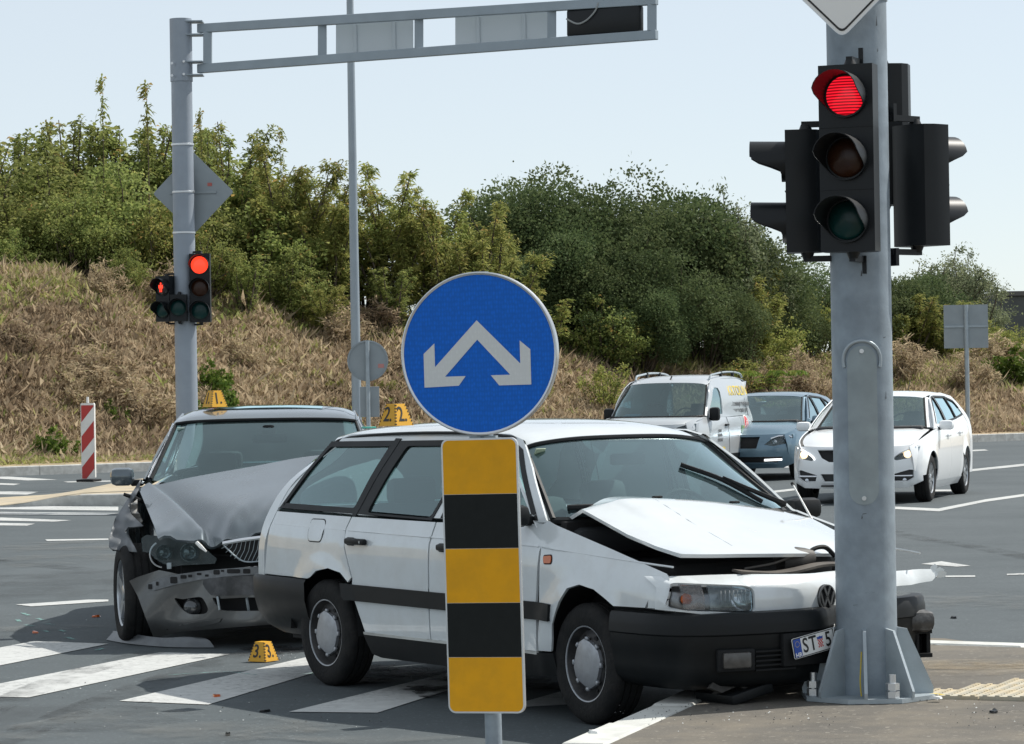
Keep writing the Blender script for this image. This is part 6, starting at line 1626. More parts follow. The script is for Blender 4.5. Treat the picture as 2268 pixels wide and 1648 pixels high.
# --- silver van
bzv = smooth_tab([(-2.0, 1.10), (0, 1.08), (1.0, 1.10), (1.3, 1.10), (1.6, 1.07), (1.85, 1.02), (2.0, .97)])
hd = R(-90-20); ff = np.array([math.cos(hd), math.sin(hd)]); ll = np.array([-ff[1], ff[0]])
ov = np.array([at(1480, 900, 50.2)[0], 50.2])-ff*.55
vspec = dict(paint=M['silver'], hw=.86, xN=1.98, xT=-1.95, wx=1.255, R=.305, belt=bzv, H=1.76, rw=.70, mid=.80, doors=[1.06, .0, -.85], sill=M['trim'], wtrim=M['silver'], seattop=1.15, bench=False,
    frame=[(1.06, 1.10), (0, 1.08), (-1.90, 1.10), (-1.86, 1.4), (-1.72, 1.62), (-1.4, 1.70), (-.2, 1.735), (.42, 1.67), (.62, 1.585), (.92, 1.32)],
    wins=[('front_door_window', [(.92, 1.02+.09), (.55, 1.10), (.14, 1.12), (.10, 1.50), (.16, 1.57), (.36, 1.58), (.52, 1.52), (.80, 1.28)])],
    roof=[[(.60, 0, 1.655), (.595, .35, 1.65), (.565, .56, 1.635), (.53, .66, 1.61)]]+rows_roof([.25, -.3, -.9, -1.5, -1.78], [1.735, 1.775, 1.78, 1.76, 1.72], [.665, .675, .67, .66, .64], .06),
    ws=[[(.60, 0, 1.648), (.595, .35, 1.643), (.565, .56, 1.628), (.54, .655, 1.602)], [(.98, 0, 1.38), (.97, .38, 1.377), (.92, .62, 1.37), (.86, .725, 1.35)], [(1.38, 0, 1.10), (1.36, .4, 1.10), (1.28, .66, 1.10), (1.12, .775, 1.11)]],
    hood=[[(1.38, 0, 1.10), (1.36, .4, 1.10), (1.28, .66, 1.10), (1.14, .80, 1.085)], [(1.60, 0, 1.09), (1.59, .4, 1.085), (1.52, .64, 1.078), (1.42, .80, 1.065)], [(1.78, 0, 1.05), (1.76, .4, 1.047), (1.70, .60, 1.045), (1.58, .78, 1.04)], [(1.90, 0, .985), (1.88, .38, .985), (1.82, .56, .99), (1.70, .72, 1.0)]],
    nosez=[(.2, .08), (.32, .01), (.5, 0), (.75, .015), (.92, .05), (1.02, .10)], ztop=smooth_tab([(0, .975), (.4, .98), (.6, .985), (.86, 1.02)]),
    front=[('headlight', [(.45, .86), (.55, .80), (.74, .80), (.80, .90), (.795, 1.0), (.68, .985), (.54, .94)], mk('lamp_silver', (.35, .37, .42), .15, .8), True, .06),
           ('grille', [(-.40, .52), (.40, .52), (.36, .40), (-.36, .40)], M['dark'], False, .05)],
    bulbs=[(.62, .875, .062, M['dark']), (.73, .935, .035, M['reflector'])], handles=[(.12, .95)], hmat=M['trim'], mirror=(.92, 1.14, .17, .22), mmat=M['trim'], wstyle='cover',
    mould=[(-.93, .48), (.88, .48), (.88, .30), (-.93, .30)])
van, VB = traffic_car('delivery_van', 'silver delivery van with yellow lettering on its side and roof rails', 'van', ov[0], ov[1], hd, vspec)
for sd in (-1, 1):
    MB().tube(crom([(.30, sd*.63, 1.70), (.22, sd*.635, 1.765), (.0, sd*.64, 1.785), (-.5, sd*.645, 1.815), (-1.1, sd*.645, 1.815), (-1.5, sd*.64, 1.785), (-1.65, sd*.635, 1.73)], 5), .017, 6).build('roof_rail', M['galv2'], van)
    for x_ in (-.35, -1.05): MB().box((x_, sd*.64, 1.785), (.06, .04, .08)).build('rail_foot', M['trim'], van, False)
MB().cyl((.42, 0, 1.69), (.32, 0, 1.76), .012, n=6).build('aerial', M['rubber'], van)
ye_ = mk('yellow_print_van', (.70, .52, .05), .5); gy = mk('grey_print_van', (.12, .125, .13), .5); rd_ = mk('red_print_van', (.55, .05, .06), .5); gn = mk('green_print_van', (.10, .22, .10), .5)
def vtext(s, x, z, size, m, sx_=1., tilt=None):
    y0 = VB.S(x, z)+.006; y1 = VB.S(x, z+.1)+.006
    return text('lettering', s, size, m, van, (x, y0, z), (-1, 0, 0), (0, (y1-y0), .1), .001, sx=sx_, bold=.002)
vtext('KRTOLIN', -.95, 1.50, .235, ye_, 1.15); vtext('ODŠTOPAVANJE I TV SNIMANJE', -.98, 1.28, .085, gy, .95); vtext('KANALIZACIJSKIH CIJEVI', -.98, 1.17, .085, gy, .95)
for s_, z in (('SERVIS', .86), ('24 SATA', .79), ('CISTERNE', .71)): vtext(s_, .52, z, .065, gy)
vtext('091 000', .40, .56, .10, ye_) if False else MB().box((.45, VB.S(.45, .55)+.006, .56), (.36, .004, .07)).build('yellow_band', ye_, van, False)
c_ = (-1.12, VB.S(-1.12, .92)+.006, .92)
VB.side('round_logo', circ(-1.15, .95, .125, 24), rd_, sides=(1,), inset=0, off=.008, thick=.002)
VB.side('logo_ring', circ(-1.15, .95, .148, 24), M['white'], [circ(-1.15, .95, .126, 24)], sides=(1,), inset=0, off=.007, thick=.002)
text('lettering', 'R', .16, M['white'], van, (-1.15, VB.S(-1.15, .95)+.012, .95), (-1, 0, 0), (0, 0, 1), .001)
VB.side('green_print', [(-.70, .58), (-.82, .60), (-.86, .75), (-.93, .92), (-.80, .93), (-.76, .80), (-.70, .74)], gn, sides=(1,), inset=0, off=.008, thick=.002)
VB.side('yellow_print', [(-.87, .60), (-.90, .60), (-.92, .74), (-.97, .92), (-.94, .92), (-.89, .75)], ye_, sides=(1,), inset=0, off=.008, thick=.002)
VB.side('door_gap', [(-.02, .30), (-.008, .30), (-.008, 1.08), (-.02, 1.08)], M['dark'], sides=(1,), inset=0, off=.003, thick=.001)
MB().box((1.12, .30, 1.20), (.02, .34, .02)).build('paper', mk('blue_paper', (.12, .35, .55), .7), van, False) if False else MB().box((1.15, -.42, 1.135), (.16, .26, .02), Matrix.Rotation(R(10), 3, 'Y')).build('paper_on_dash', mk('blue_paper', (.12, .38, .60), .7), van, False)
# --- blue-grey hatchback between them
bzb = smooth_tab([(-2.1, 1.02), (-1.5, 1.05), (0, 1.0), (.9, .96), (1.5, .88), (2.0, .78), (2.15, .72)])
hd = R(-90-19); ff = np.array([math.cos(hd), math.sin(hd)]); ll = np.array([-ff[1], ff[0]])
nose = np.array([at(1640, 1000, 51.0)[0], 51.0]); ob = nose-ff*2.15
bspec = dict(paint=M['blue_paint'], hw=.90, xN=2.15, xT=-2.15, wx=1.325, R=.32, belt=bzb, H=1.46, doors=[.95, -.05, -1.0], sill=M['trim'],
    frame=[(.98, .955), (.3, .985), (-.6, 1.015), (-1.5, 1.04), (-2.05, 1.02), (-1.8, 1.22), (-1.35, 1.36), (-.7, 1.425), (-.1, 1.43), (.22, 1.37), (.58, 1.19)],
    wins=[('front_door_window', [(.74, 1.01), (.0, 1.035), (-.02, 1.385), (.12, 1.37), (.38, 1.245)]), ('rear_door_window', [(-.07, 1.035), (-.92, 1.075), (-.80, 1.355), (-.09, 1.387)]), ('quarter_window', [(-.98, 1.08), (-1.45, 1.12), (-1.1, 1.30), (-.87, 1.345)])],
    roof=[[(.32, 0, 1.405), (.31, .3, 1.40), (.27, .5, 1.388), (.22, .60, 1.37)]]+rows_roof([.0, -.5, -1.1, -1.6, -1.85], [1.452, 1.468, 1.450, 1.395, 1.34], [.605, .61, .59, .565, .55], .05),
    ws=[[(.32, 0, 1.40), (.31, .3, 1.395), (.27, .5, 1.382), (.23, .60, 1.365)], [(.70, 0, 1.19), (.69, .34, 1.188), (.64, .56, 1.18), (.57, .67, 1.17)], [(1.14, 0, .965), (1.12, .36, .965), (1.04, .62, .965), (.92, .75, .965)]],
    hood=[[(1.15, 0, .965), (1.13, .36, .965), (1.05, .64, .965), (.94, .80, .945)], [(1.5, 0, .945), (1.49, .36, .935), (1.45, .62, .915), (1.40, .80, .88)], [(1.85, 0, .88), (1.83, .36, .87), (1.78, .60, .85), (1.70, .78, .815)], [(2.07, 0, .765), (2.05, .36, .765), (1.98, .56, .77), (1.86, .72, .77)]],
    nosez=[(.2, .10), (.32, .02), (.45, 0), (.62, .01), (.72, .05), (.78, .09)], ztop=smooth_tab([(0, .758), (.4, .76), (.6, .765), (.86, .77)]),
    front=[('headlight', [(.40, .60), (.55, .575), (.76, .62), (.83, .70), (.825, .765), (.66, .755), (.50, .68)], mk('lamp_blackb', (.04, .04, .045), .3), True, .06),
           ('grille', [(-.32, .735), (.32, .735), (.27, .54), (-.27, .54)], M['dark'], False, .05),
           ('lower_grille', [(-.70, .40), (.70, .40), (.60, .29), (-.60, .29)], M['dark'], False, .05)],
    bulbs=[(.70, .69, .045, M['reflector']), (.56, .64, .04, M['chrome'])], handles=[(.14, .85), (-.80, .88)], mirror=(.68, 1.0, .20, .13), mmat=M['blue_paint'], wstyle='five')
bc, BB2 = traffic_car('hatchback_car', 'blue grey hatchback half hidden between silver van and white estate', 'car', ob[0], ob[1], hd, bspec)
for s_ in (1, -1):
    MB().tube([(BB2.NO(s_*y, .345)[0]+.012, s_*y, .345+.03*(y-.4)) for y in (.40, .5, .6, .68)], .018, 6).build('bright_strip', M['drl'], bc)
    MB().tube([(BB2.NO(s_*y, z)[0]+.002, s_*y, z) for y, z in ((.5, .70), (.62, .74), (.76, .745), (.81, .72))], .016, 6).build('lamp_strip', M['chrome'], bc)
# ------------------------------------------------------------------ plants
def mk_leaf(name, stops, rough=.6, transl=.35):
    m = bpy.data.materials.new(name); m.use_nodes = True
    nt = m.node_tree; n = nt.nodes; L = nt.links; n.clear()
    out = n.new('ShaderNodeOutputMaterial'); at_ = n.new('ShaderNodeAttribute'); at_.attribute_name = 'tint'
    ramp = n.new('ShaderNodeValToRGB'); cr = ramp.color_ramp
    while len(cr.elements) < len(stops): cr.elements.new(.5)
    for e, (p, c) in zip(cr.elements, stops): e.position = p; e.color = _lin(c)
    L.new(at_.outputs['Fac'], ramp.inputs[0])
    oi = n.new('ShaderNodeObjectInfo'); hs = n.new('ShaderNodeHueSaturation')
    r1 = n.new('ShaderNodeMapRange'); r1.inputs[3].default_value = .85; r1.inputs[4].default_value = 1.2; L.new(oi.outputs['Random'], r1.inputs[0]); L.new(r1.outputs[0], hs.inputs['Value'])
    r2 = n.new('ShaderNodeMapRange'); r2.inputs[3].default_value = .488; r2.inputs[4].default_value = .508; L.new(oi.outputs['Random'], r2.inputs[0]); L.new(r2.outputs[0], hs.inputs['Hue'])
    L.new(ramp.outputs[0], hs.inputs['Color'])
    d = n.new('ShaderNodeBsdfPrincipled'); d.inputs['Roughness'].default_value = rough; d.inputs['Specular IOR Level'].default_value = .12; L.new(hs.outputs[0], d.inputs['Base Color'])
    t = n.new('ShaderNodeBsdfTranslucent'); L.new(hs.outputs[0], t.inputs[0])
    mx = n.new('ShaderNodeMixShader'); mx.inputs[0].default_value = transl; L.new(d.outputs[0], mx.inputs[1]); L.new(t.outputs[0], mx.inputs[2]); L.new(mx.outputs[0], out.inputs['Surface'])
    return m
M['leaf_olive'] = mk_leaf('olive_leaves', [(0, (.13, .17, .05)), (.5, (.25, .29, .09)), (.85, (.36, .36, .12)), (1, (.48, .30, .11))], .6, .5)
M['leaf_yellow'] = mk_leaf('yellowing_leaves', [(0, (.14, .18, .05)), (.45, (.265, .295, .085)), (.8, (.38, .365, .115)), (1, (.48, .34, .12))], .6, .5)
M['leaf_dark'] = mk_leaf('dark_evergreen', [(0, (.048, .075, .032)), (.5, (.105, .142, .058)), (1, (.185, .215, .095))], .75, .35)
M['leaf_grey'] = mk_leaf('grey_green_leaves', [(0, (.12, .15, .085)), (.6, (.21, .24, .14)), (1, (.31, .33, .2))], .6, .5)
M['leaf_bright'] = mk_leaf('bright_green_leaves', [(0, (.06, .11, .02)), (.6, (.13, .20, .035)), (1, (.24, .26, .06))])
M['grass_dry'] = mk_leaf('dry_weeds', [(0, (.20, .152, .10)), (.35, (.375, .295, .195)), (.62, (.50, .405, .27)), (.80, (.60, .505, .34)), (.90, (.36, .36, .13)), (1, (.26, .33, .10))], .9, .45)
M['bark'] = mk('bark', (.09, .07, .05), .9, var=.3, vscale=6, bump=.4, bscale=25)
def np_mesh(name, V, F, tint, mat):
    """quads or triangles from arrays, with one tint value per face"""
    me = bpy.data.meshes.new(name); k = F.shape[1]
    me.vertices.add(len(V)); me.vertices.foreach_set('co', V.astype(np.float32).ravel())
    me.loops.add(F.size); me.loops.foreach_set('vertex_index', F.astype(np.int32).ravel())
    me.polygons.add(len(F)); me.polygons.foreach_set('loop_start', np.arange(0, F.size, k, dtype=np.int32))
    me.update(calc_edges=True)
    a = me.attributes.new('tint', 'FLOAT', 'FACE'); a.data.foreach_set('value', np.clip(tint, 0, 1).astype(np.float32))
    me.materials.append(mat)
    return me
def leaves(P, D, ln, wd, rg, droop=.2):
    """leaf quads (diamonds) at points P pointing along D"""
    n = len(P); D = D/(np.linalg.norm(D, axis=1)[:, None]+1e-9)
    U = rg.normal(size=(n, 3)); S = np.cross(D, U); S /= (np.linalg.norm(S, axis=1)[:, None]+1e-9)
    l = ln*rg.uniform(.6, 1.3, n)[:, None]; w = wd*rg.uniform(.6, 1.3, n)[:, None]
    tip = P+D*l; tip[:, 2] -= droop*l[:, 0]
    mid = P+D*l*.45
    V = np.empty((n, 4, 3)); V[:, 0] = P; V[:, 1] = mid+S*w; V[:, 2] = tip; V[:, 3] = mid-S*w
    return V.reshape(-1, 3), np.arange(4*n).reshape(n, 4)
def grow(seed, H, spread, nstem, ntwig, nleaf, ln, wd, kind, name=''):
    """returns crown mesh arrays and stem polylines"""
    rg = np.random.default_rng(seed); Vs = []; Ts = []; stems = []; Ds = []
    for s in range(nstem):
        a = rg.uniform(0, 2*np.pi); r0 = rg.uniform(0, .25)*spread; r1 = spread*np.sqrt(rg.uniform(.02, 1))
        if kind == 'plume': h = H*(rg.uniform(.5, 1.0)**.8)
        else: h = H*(1-.45*(r1/spread)**2)*rg.uniform(.62, 1.0)
        base = np.array([r0*np.cos(a), r0*np.sin(a), 0]); top = np.array([r1*np.cos(a), r1*np.sin(a), h])
        t = np.linspace(0, 1, 9)[:, None]; bend = rg.normal(0, .12*spread, 3); bend[2] = 0
        pl = base*(1-t)+top*t+bend*np.sin(np.pi*t)+np.array([0, 0, 1.])*np.sin(np.pi*t)*.10*h
        stems.append(pl)
        if kind == 'lobed':
            for k in range(ntwig):
                f = 1.0 if k == 0 else rg.uniform(.35, .95)
                i = min(7, int(f*8)); c = pl[i]+(pl[min(8, i+1)]-pl[i])*min(1, f*8-i)
                if k: c = c+rg.normal(0, .22*spread, 3)*np.array([1, 1, .5])
                r = spread*(rg.uniform(.20, .36) if name == 'dark' else rg.uniform(.12, .22)); m = int(nleaf*(r/(.22*spread))**2*rg.uniform(.8, 1.2))
                dv = rg.normal(size=(m, 3)); dv[:, 2] = dv[:, 2]*.8+.35; dv /= np.linalg.norm(dv, axis=1)[:, None]
                rad = r*(1-.45*rg.uniform(0, 1, m)**2)*(1+.18*np.sin(7*dv[:, 0]+3*k)*np.sin(6*dv[:, 1]+s))
                q = c+dv*rad[:, None]*np.array([1.1, 1.1, .85])
                out_ = rg.uniform(0, 1, m) > .93; q = q+dv*(out_*rg.uniform(.0, .5, m)*r)[:, None]
                Vs.append(q); Ds.append(dv*.8+rg.normal(0, .55, (m, 3))); Ts.append(np.clip(.40+rg.normal(0, .10)+rg.normal(0, .15, m)+.12*dv[:, 2], 0, 1))
            continue
        for k in range(ntwig):
            f = rg.uniform(.18, 1.0) if kind != 'pine' else rg.uniform(.3, 1.0)
            if name == 'spray': f = 1-.8*rg.uniform(0, 1)**1.3
            i = min(7, int(f*8)); p = pl[i]+(pl[i+1]-pl[i])*(f*8-i)
            b = rg.uniform(0, 2*np.pi)
            if kind == 'plume': d = np.array([np.cos(b), np.sin(b), rg.uniform(.1, 1.0)]); L_ = rg.uniform(.25, .6)*(1.15-f*.8)*spread*.55
            elif kind == 'pine': d = np.array([np.cos(b), np.sin(b), rg.uniform(-.1, .9)]); L_ = rg.uniform(.3, .75)*spread*.42*(1.2-.5*f)
            else: d = np.array([np.cos(b), np.sin(b), rg.uniform(-.25, .7)]); L_ = rg.uniform(.3, .8)*spread*.40*(1.25-.6*f)
            d /= np.linalg.norm(d)
            ct = rg.normal(.0, .16)
            m = max(3, int(nleaf*rg.uniform(.6, 1.4)))
            u = rg.uniform(0, 1, m)**.8
            q = p+d*(u*L_)[:, None]+rg.normal(0, .05 if kind == 'plume' else .11*spread*.4, (m, 3))*(.4+u)[:, None]
            if kind == 'plume': q[:, 2] -= .35*(u**2)*L_
            dd = d*(.5 if kind != 'plume' else .8)+rg.normal(0, .6, (m, 3))
            Vs.append(q); Ds.append(dd)
            hgt = q[:, 2]/H
            Ts.append(np.clip(.42+ct+rg.normal(0, .16, m)+.10*(hgt-.5), 0, 1))
    P = np.concatenate(Vs); D = np.concatenate(Ds); T = np.concatenate(Ts)
    return P, D, T, stems, rg
def plant_mesh(name, seed, H, spread, nstem, ntwig, nleaf, ln, wd, kind, mat, droop=.2):
    P, D, T, stems, rg = grow(seed, H, spread, nstem, ntwig, nleaf, ln, wd, kind, name)
    V, F = leaves(P, D, ln, wd, rg, droop)
    crown = np_mesh(name+'_crown', V, F, T, mat)
    tb = MB()
    for s in stems: tb.tube([tuple(p) for p in s[::2]], list(np.linspace(.045, .008, 5)*(H/4.)*(.3 if name == 'spray' else 1.)), 5, False)
    tr = mesh(name+'_trunk', tb.v, tb.f); tr.materials.append(M['bark'])
    return crown, tr
KINDS = {
 'leafy_a': plant_mesh('leafy', 1, 4.3, 2.3, 30, 22, 17, .135, .046, 'dome', M['leaf_olive']),
 'leafy_b': plant_mesh('leafy', 2, 4.0, 2.0, 30, 8, 75, .125, .044, 'lobed', M['leaf_olive']),
 'leafy_c': plant_mesh('leafy', 3, 3.4, 2.4, 24, 20, 15, .12, .045, 'dome', M['leaf_yellow']),
 'plume_a': plant_mesh('plume', 4, 4.8, 1.75, 15, 44, 15, .17, .024, 'plume', M['leaf_yellow'], .35),
 'plume_b': plant_mesh('plume', 5, 4.6, 1.6, 14, 44, 15, .17, .024, 'plume', M['leaf_yellow'], .35),
 'plume_c': plant_mesh('plume', 6, 5.4, 1.2, 12, 42, 12, .16, .026, 'plume', M['leaf_olive'], .35),
 'spray': plant_mesh('spray', 7, 6.0, .45, 1, 34, 7, .16, .024, 'plume', M['leaf_yellow'], .35),
 'dark_a': plant_mesh('dark', 8, 5.6, 2.7, 16, 4, 280, .115, .034, 'lobed', M['leaf_dark'], .1),
 'dark_b': plant_mesh('dark', 9, 5.0, 2.4, 15, 4, 270, .115, .034, 'lobed', M['leaf_dark'], .1),
 'grey_a': plant_mesh('grey', 10, 5.2, 2.4, 24, 26, 30, .12, .032, 'dome', M['leaf_grey']),
 'dry_bush': plant_mesh('dryb', 14, .9, .62, 16, 16, 9, .11, .012, 'dome', M['grass_dry'], .1),
 'low_bright': plant_mesh('low', 12, .9, .7, 14, 12, 10, .10, .035, 'dome', M['leaf_bright']),
 'low_yellow': plant_mesh('lowy', 13, 1.5, 1.0, 16, 14, 10, .09, .028, 'plume', M['leaf_yellow']),
}
ORD = ['first', 'second', 'third', 'fourth', 'fifth', 'sixth', 'seventh', 'eighth', 'ninth', 'tenth', 'eleventh', 'twelfth', 'thirteenth', 'fourteenth', 'fifteenth', 'sixteenth', 'seventeenth', 'eighteenth', 'nineteenth', 'twentieth']
def uv_of(px, Y):
    """bank coordinates of a point at picture column px and depth Y"""
    p = np.array(at(px, 850, Y)[:2])-K0; return float(p@KD), float(p@KN)
def plant(kind, px, Y, top, name, label, wscale=1., group=None, sink=.15):
    """plant whose crown reaches picture row top"""
    u_, v_ = uv_of(px, Y); z = bank(u_, v_)-sink
    X = at(px, 850, Y)[0]; ztop = at(px, top, Y)[2]
    crown, tr = KINDS[kind]
    Hm = max(v.co.z for v in crown.vertices) if kind not in _HM else _HM[kind]
    _HM[kind] = Hm
    s = max(.25, (ztop-z)/Hm) if top >= 0 else random.uniform(.8, 1.5)
    t = thing(name, label, 'tree' if 'tree' in name else 'shrub', (X, Y, z), random.uniform(0, 6.28), group); t.scale = (s*wscale, s*wscale, s)
    obj('crown', crown, None, t); obj('trunk', tr, None, t)
    return t
_HM = {}
lists = {
 ('leafy_shrub', 'green leafy shrub on top of the left bank', 'leafy shrubs along the bank'): [('leafy_a', -20, 79, 295, 1.2), ('leafy_b', 60, 77, 335, 1.2), ('leafy_a', 140, 79.5, 320, 1.25), ('leafy_b', 235, 77, 350, 1.2), ('leafy_a', 320, 79, 325, 1.25), ('leafy_b', 395, 77.5, 390, 1.2), ('leafy_a', 470, 80, 320, 1.25), ('leafy_a', 555, 78.5, 400, 1.25), ('leafy_c', 640, 79, 460, 1.25), ('leafy_b', 700, 80, 430, 1.2), ('leafy_b', 190, 75.5, 420, 1.0), ('leafy_c', 340, 76.0, 440, 1.0), ('leafy_a', 95, 81, 275, 1.3), ('leafy_a', 200, 81, 265, 1.3), ('leafy_a', 275, 80.5, 290, 1.3), ('leafy_a', 425, 81, 265, 1.3), ('leafy_a', 600, 80, 350, 1.3)],
 ('plume_shrub', 'tall yellowing plume shrub on the middle of the bank', 'plume shrubs along the bank'): [('plume_c', 45, 80, 285, 1.1), ('plume_c', 185, 80, 255, 1.1), ('plume_c', 300, 80, 270, 1.1), ('plume_c', 385, 80, 280, 1.1), ('plume_c', 535, 80, 270, 1.1), ('plume_c', 480, 78, 285, 1.1), ('plume_b', 600, 78, 360, 1.1), ('plume_a', 655, 79, 320, 1.1), ('plume_b', 735, 78, 375, 1.1), ('plume_a', 812, 79.5, 345, 1.15), ('plume_b', 880, 79, 400, 1.15), ('plume_a', 940, 80, 410, 1.1), ('plume_b', 1000, 79.5, 450, 1.1), ('plume_a', 1050, 80.5, 435, 1.2), ('plume_a', 1100, 79, 530, 1.2), ('plume_b', 770, 79, 500, 1.1), ('plume_a', 860, 79.5, 540, 1.1), ('plume_b', 950, 80, 560, 1.1), ('plume_a', 1030, 80, 590, 1.1)],
 ('spray_shrub', 'thin tall spray of feathery stems above the left shrubs', 'thin sprays above the shrubs'): [('spray', -4, 74, 135, .8), ('spray', 232, 77, 165, .7), ('spray', 338, 76, 180, .9), ('spray', 452, 77, 240, .6), ('spray', 655, 79, 275, .8), ('spray', 900, 80, 380, .9), ('spray', 520, 78, 285, .9)],
 ('dark_evergreen_tree', 'dense dark green tree in the middle of the bank', 'dark trees in the middle'): [('dark_b', 1150, 86, 385, 1.0), ('dark_a', 1320, 87, 342, 1.0), ('dark_a', 1240, 86, 380, 1.05), ('dark_b', 1420, 87, 400, 1.05), ('dark_a', 1500, 88, 415, 1.05), ('dark_b', 1190, 84, 480, 1.0), ('dark_a', 1360, 84, 490, 1.0), ('dark_b', 1480, 84, 540, 1.05), ('dark_b', 1270, 83, 560, .9), ('dark_b', 1560, 89, 470, 1.0), ('dark_b', 1420, 82.5, 620, .9), ('dark_a', 1560, 85, 580, 1.)],
 ('grey_green_tree', 'airy grey green tree beside the dark trees', 'airy trees right of the middle'): [('grey_a', 1590, 87, 395, .8), ('grey_a', 1640, 88, 500, 1.0), ('grey_a', 2110, 100, 532, 1.1), ('grey_a', 2150, 101, 545, .7), ('grey_a', 2050, 99, 575, 1.)],
 ('dark_shrub', 'dark green shrub on the right of the bank', 'dark shrubs on the right'): [('dark_b', 1730, 92, 580, 1.1), ('dark_a', 1800, 94, 560, 1.0), ('dark_b', 1900, 95, 590, 1.1), ('dark_b', 1990, 97, 590, 1.1), ('dark_a', 1690, 90, 560, 1.), ('dark_b', 1770, 91, 680, 1.2)],
 ('yellow_shrub', 'yellowish green shrub low on the right of the bank', 'yellowish shrubs on the right'): [('plume_a', 1650, 86.5, 590, 1.4), ('leafy_c', 1690, 87.5, 680, 1.0), ('leafy_c', 1760, 92, 600, .7), ('plume_a', 2010, 95, 640, 1.7), ('plume_a', 2065, 95.5, 650, 1.7), ('leafy_c', 2130, 96, 690, 1.2), ('leafy_c', 2215, 98, 705, 1.0), ('leafy_b', 2280, 99, 722, 1.0), ('plume_b', 1960, 94, 660, 1.6)],
 ('bright_weed', 'small bright green weed growing among the dry grass', 'bright weeds on the bank'): [('low_bright', 118, 65.0, 940, 1.0), ('low_bright', 70, 64.4, 985, .8), ('low_bright', 485, 69.5, 835, .8), ('low_bright', 470, 70.5, 790, .8), ('low_bright', 2245, 92, 760, 1.2), ('low_bright', 2190, 90, 915, 1.0), ('low_bright', 250, 67.8, 880, .7)],
 ('low_shrub', 'low olive shrub at the upper edge of the dry slope', 'low shrubs along the slope edge'): [('leafy_a', 25, 74.2, 500, 1.2), ('leafy_a', 290, 74.0, 545, 1.1), ('leafy_a', 455, 75.4, 500, 1.2), ('plume_c', 545, 75.0, 560, 1.7), ('leafy_a', 660, 76.6, 540, 1.2), ('plume_a', 745, 76.0, 620, 1.7), ('plume_c', 870, 77.8, 590, 1.7), ('plume_a', 1180, 80, 645, 1.7), ('leafy_a', 1335, 82, 640, 1.2)],
 ('yellow_weed', 'small yellowish bush on the dry slope', 'yellowish bushes on the slope'): [('low_yellow', 740, 73, 850, 1.3), ('low_yellow', 860, 74, 840, 1.2), ('low_yellow', 1340, 78, 800, .9), ('low_yellow', 1680, 83, 780, 1.4), ('low_yellow', 600, 72, 900, 1.2), ('low_yellow', 2240, 90, 850, 1.2)],
}
_rd = random.Random(4)
lists[('dry_weed_bush', 'brown dry weed bush standing on the grassy slope', 'dry bushes on the slope')] = [('dry_bush', _rd.uniform(-10, 1000), 0, 0, _rd.uniform(.8, 1.4)) for _ in range(11)]+[('dry_bush', _rd.uniform(1240, 2260), 0, 0, _rd.uniform(.8, 1.4)) for _ in range(8)]
lists = {k: [(a, b, c, d, e) if c else (a, b, lerp_tab([(0, 66.5), (1100, 76), (2268, 90)], b)+_rd.uniform(-1, 5), -1, e) for a, b, c, d, e in v] for k, v in lists.items()}
for (nm, lab, grp), items in lists.items():
    for i, it in enumerate(sorted(items, key=lambda q: q[1])):
        plant(it[0], it[1], it[2], it[3], nm, lab+', '+ORD[i]+' from left', it[4], grp)
# drooping fronds behind the blue car
fr_u = at(1715, 860, 66.); frond = thing('frond_plant', 'bright drooping frond plant behind the blue grey hatchback', 'plant', (fr_u[0], 74.0, bank(*uv_of(1715, 74.))))
frond.location.x = at(1715, 860, 74.)[0]
rg = np.random.default_rng(5)
for k in range(9):
    a = R(-170+k*42+rg.uniform(-10, 10)); L_ = rg.uniform(.7, 1.1); hh_ = at(1715, 835, 74.)[2]-frond.location.z
    pts = [np.array([math.cos(a)*L_*t, math.sin(a)*L_*t*.5, hh_*(.55+.55*math.sin(math.pi*.62*t))*min(1, .3+t*1.4)]) for t in np.linspace(0, 1, 12)]
    P = []; D = []
    for i in range(2, 12):
        d = pts[i]-pts[i-1]; s_ = np.cross(d, (0, 0, 1)); s_ /= np.linalg.norm(s_)+1e-9
        for q in (-1, 1):
            for j in range(2): P.append(pts[i]-d*.5*j); D.append(s_*q+d*2-np.array([0, 0, .3]))
    V, F = leaves(np.array(P), np.array(D), .17, .03, rg, .3)
    obj('frond', np_mesh('frond', V, F, rg.uniform(.3, 1, len(F)), M['leaf_bright']), None, frond)['kind'] = 'stuff'
MB().cyl((0, 0, 0), (0, 0, max(.3, hh_*.6)), .03, .02, 6).build('stem', M['bark'], frond)
# dry weeds over the whole slope: nobody could count them
rg = np.random.default_rng(21)
NT = 42000
u_ = rg.uniform(-6, 48, NT); v_ = 1.0+rg.beta(1.05, 1.35, NT)*13.0
NBl = 15
base = np.array([bank_p(a, b, -.03) for a, b in zip(u_, v_)])
patchy = .5+.5*np.sin(u_*.55+1.3*np.sin(v_*.6))*np.sin(v_*.8+.7*np.sin(u_*.9))
th = rg.uniform(.08, .26, NT)*(1+.9*(rg.uniform(0, 1, NT) > .93))*np.where(v_ < 2.2, .55, 1.)
B_ = np.repeat(base, NBl, 0); T_ = np.repeat(th, NBl)
n_ = len(B_); an = rg.uniform(0, 2*np.pi, n_); le = rg.uniform(.05, 1.5, n_); off = rg.normal(0, .15, (n_, 2))
B_[:, :2] += off
hgt = T_*rg.uniform(.5, 1.15, n_)
tip = B_+np.stack([np.cos(an)*le*hgt, np.sin(an)*le*hgt, hgt], 1)
wv = np.stack([np.cos(an+1.57), np.sin(an+1.57), np.zeros(n_)], 1)*rg.uniform(.0025, .0055, n_)[:, None]
mid = B_*.45+tip*.55+np.stack([rg.normal(0, .04, n_), rg.normal(0, .04, n_), np.zeros(n_)], 1)
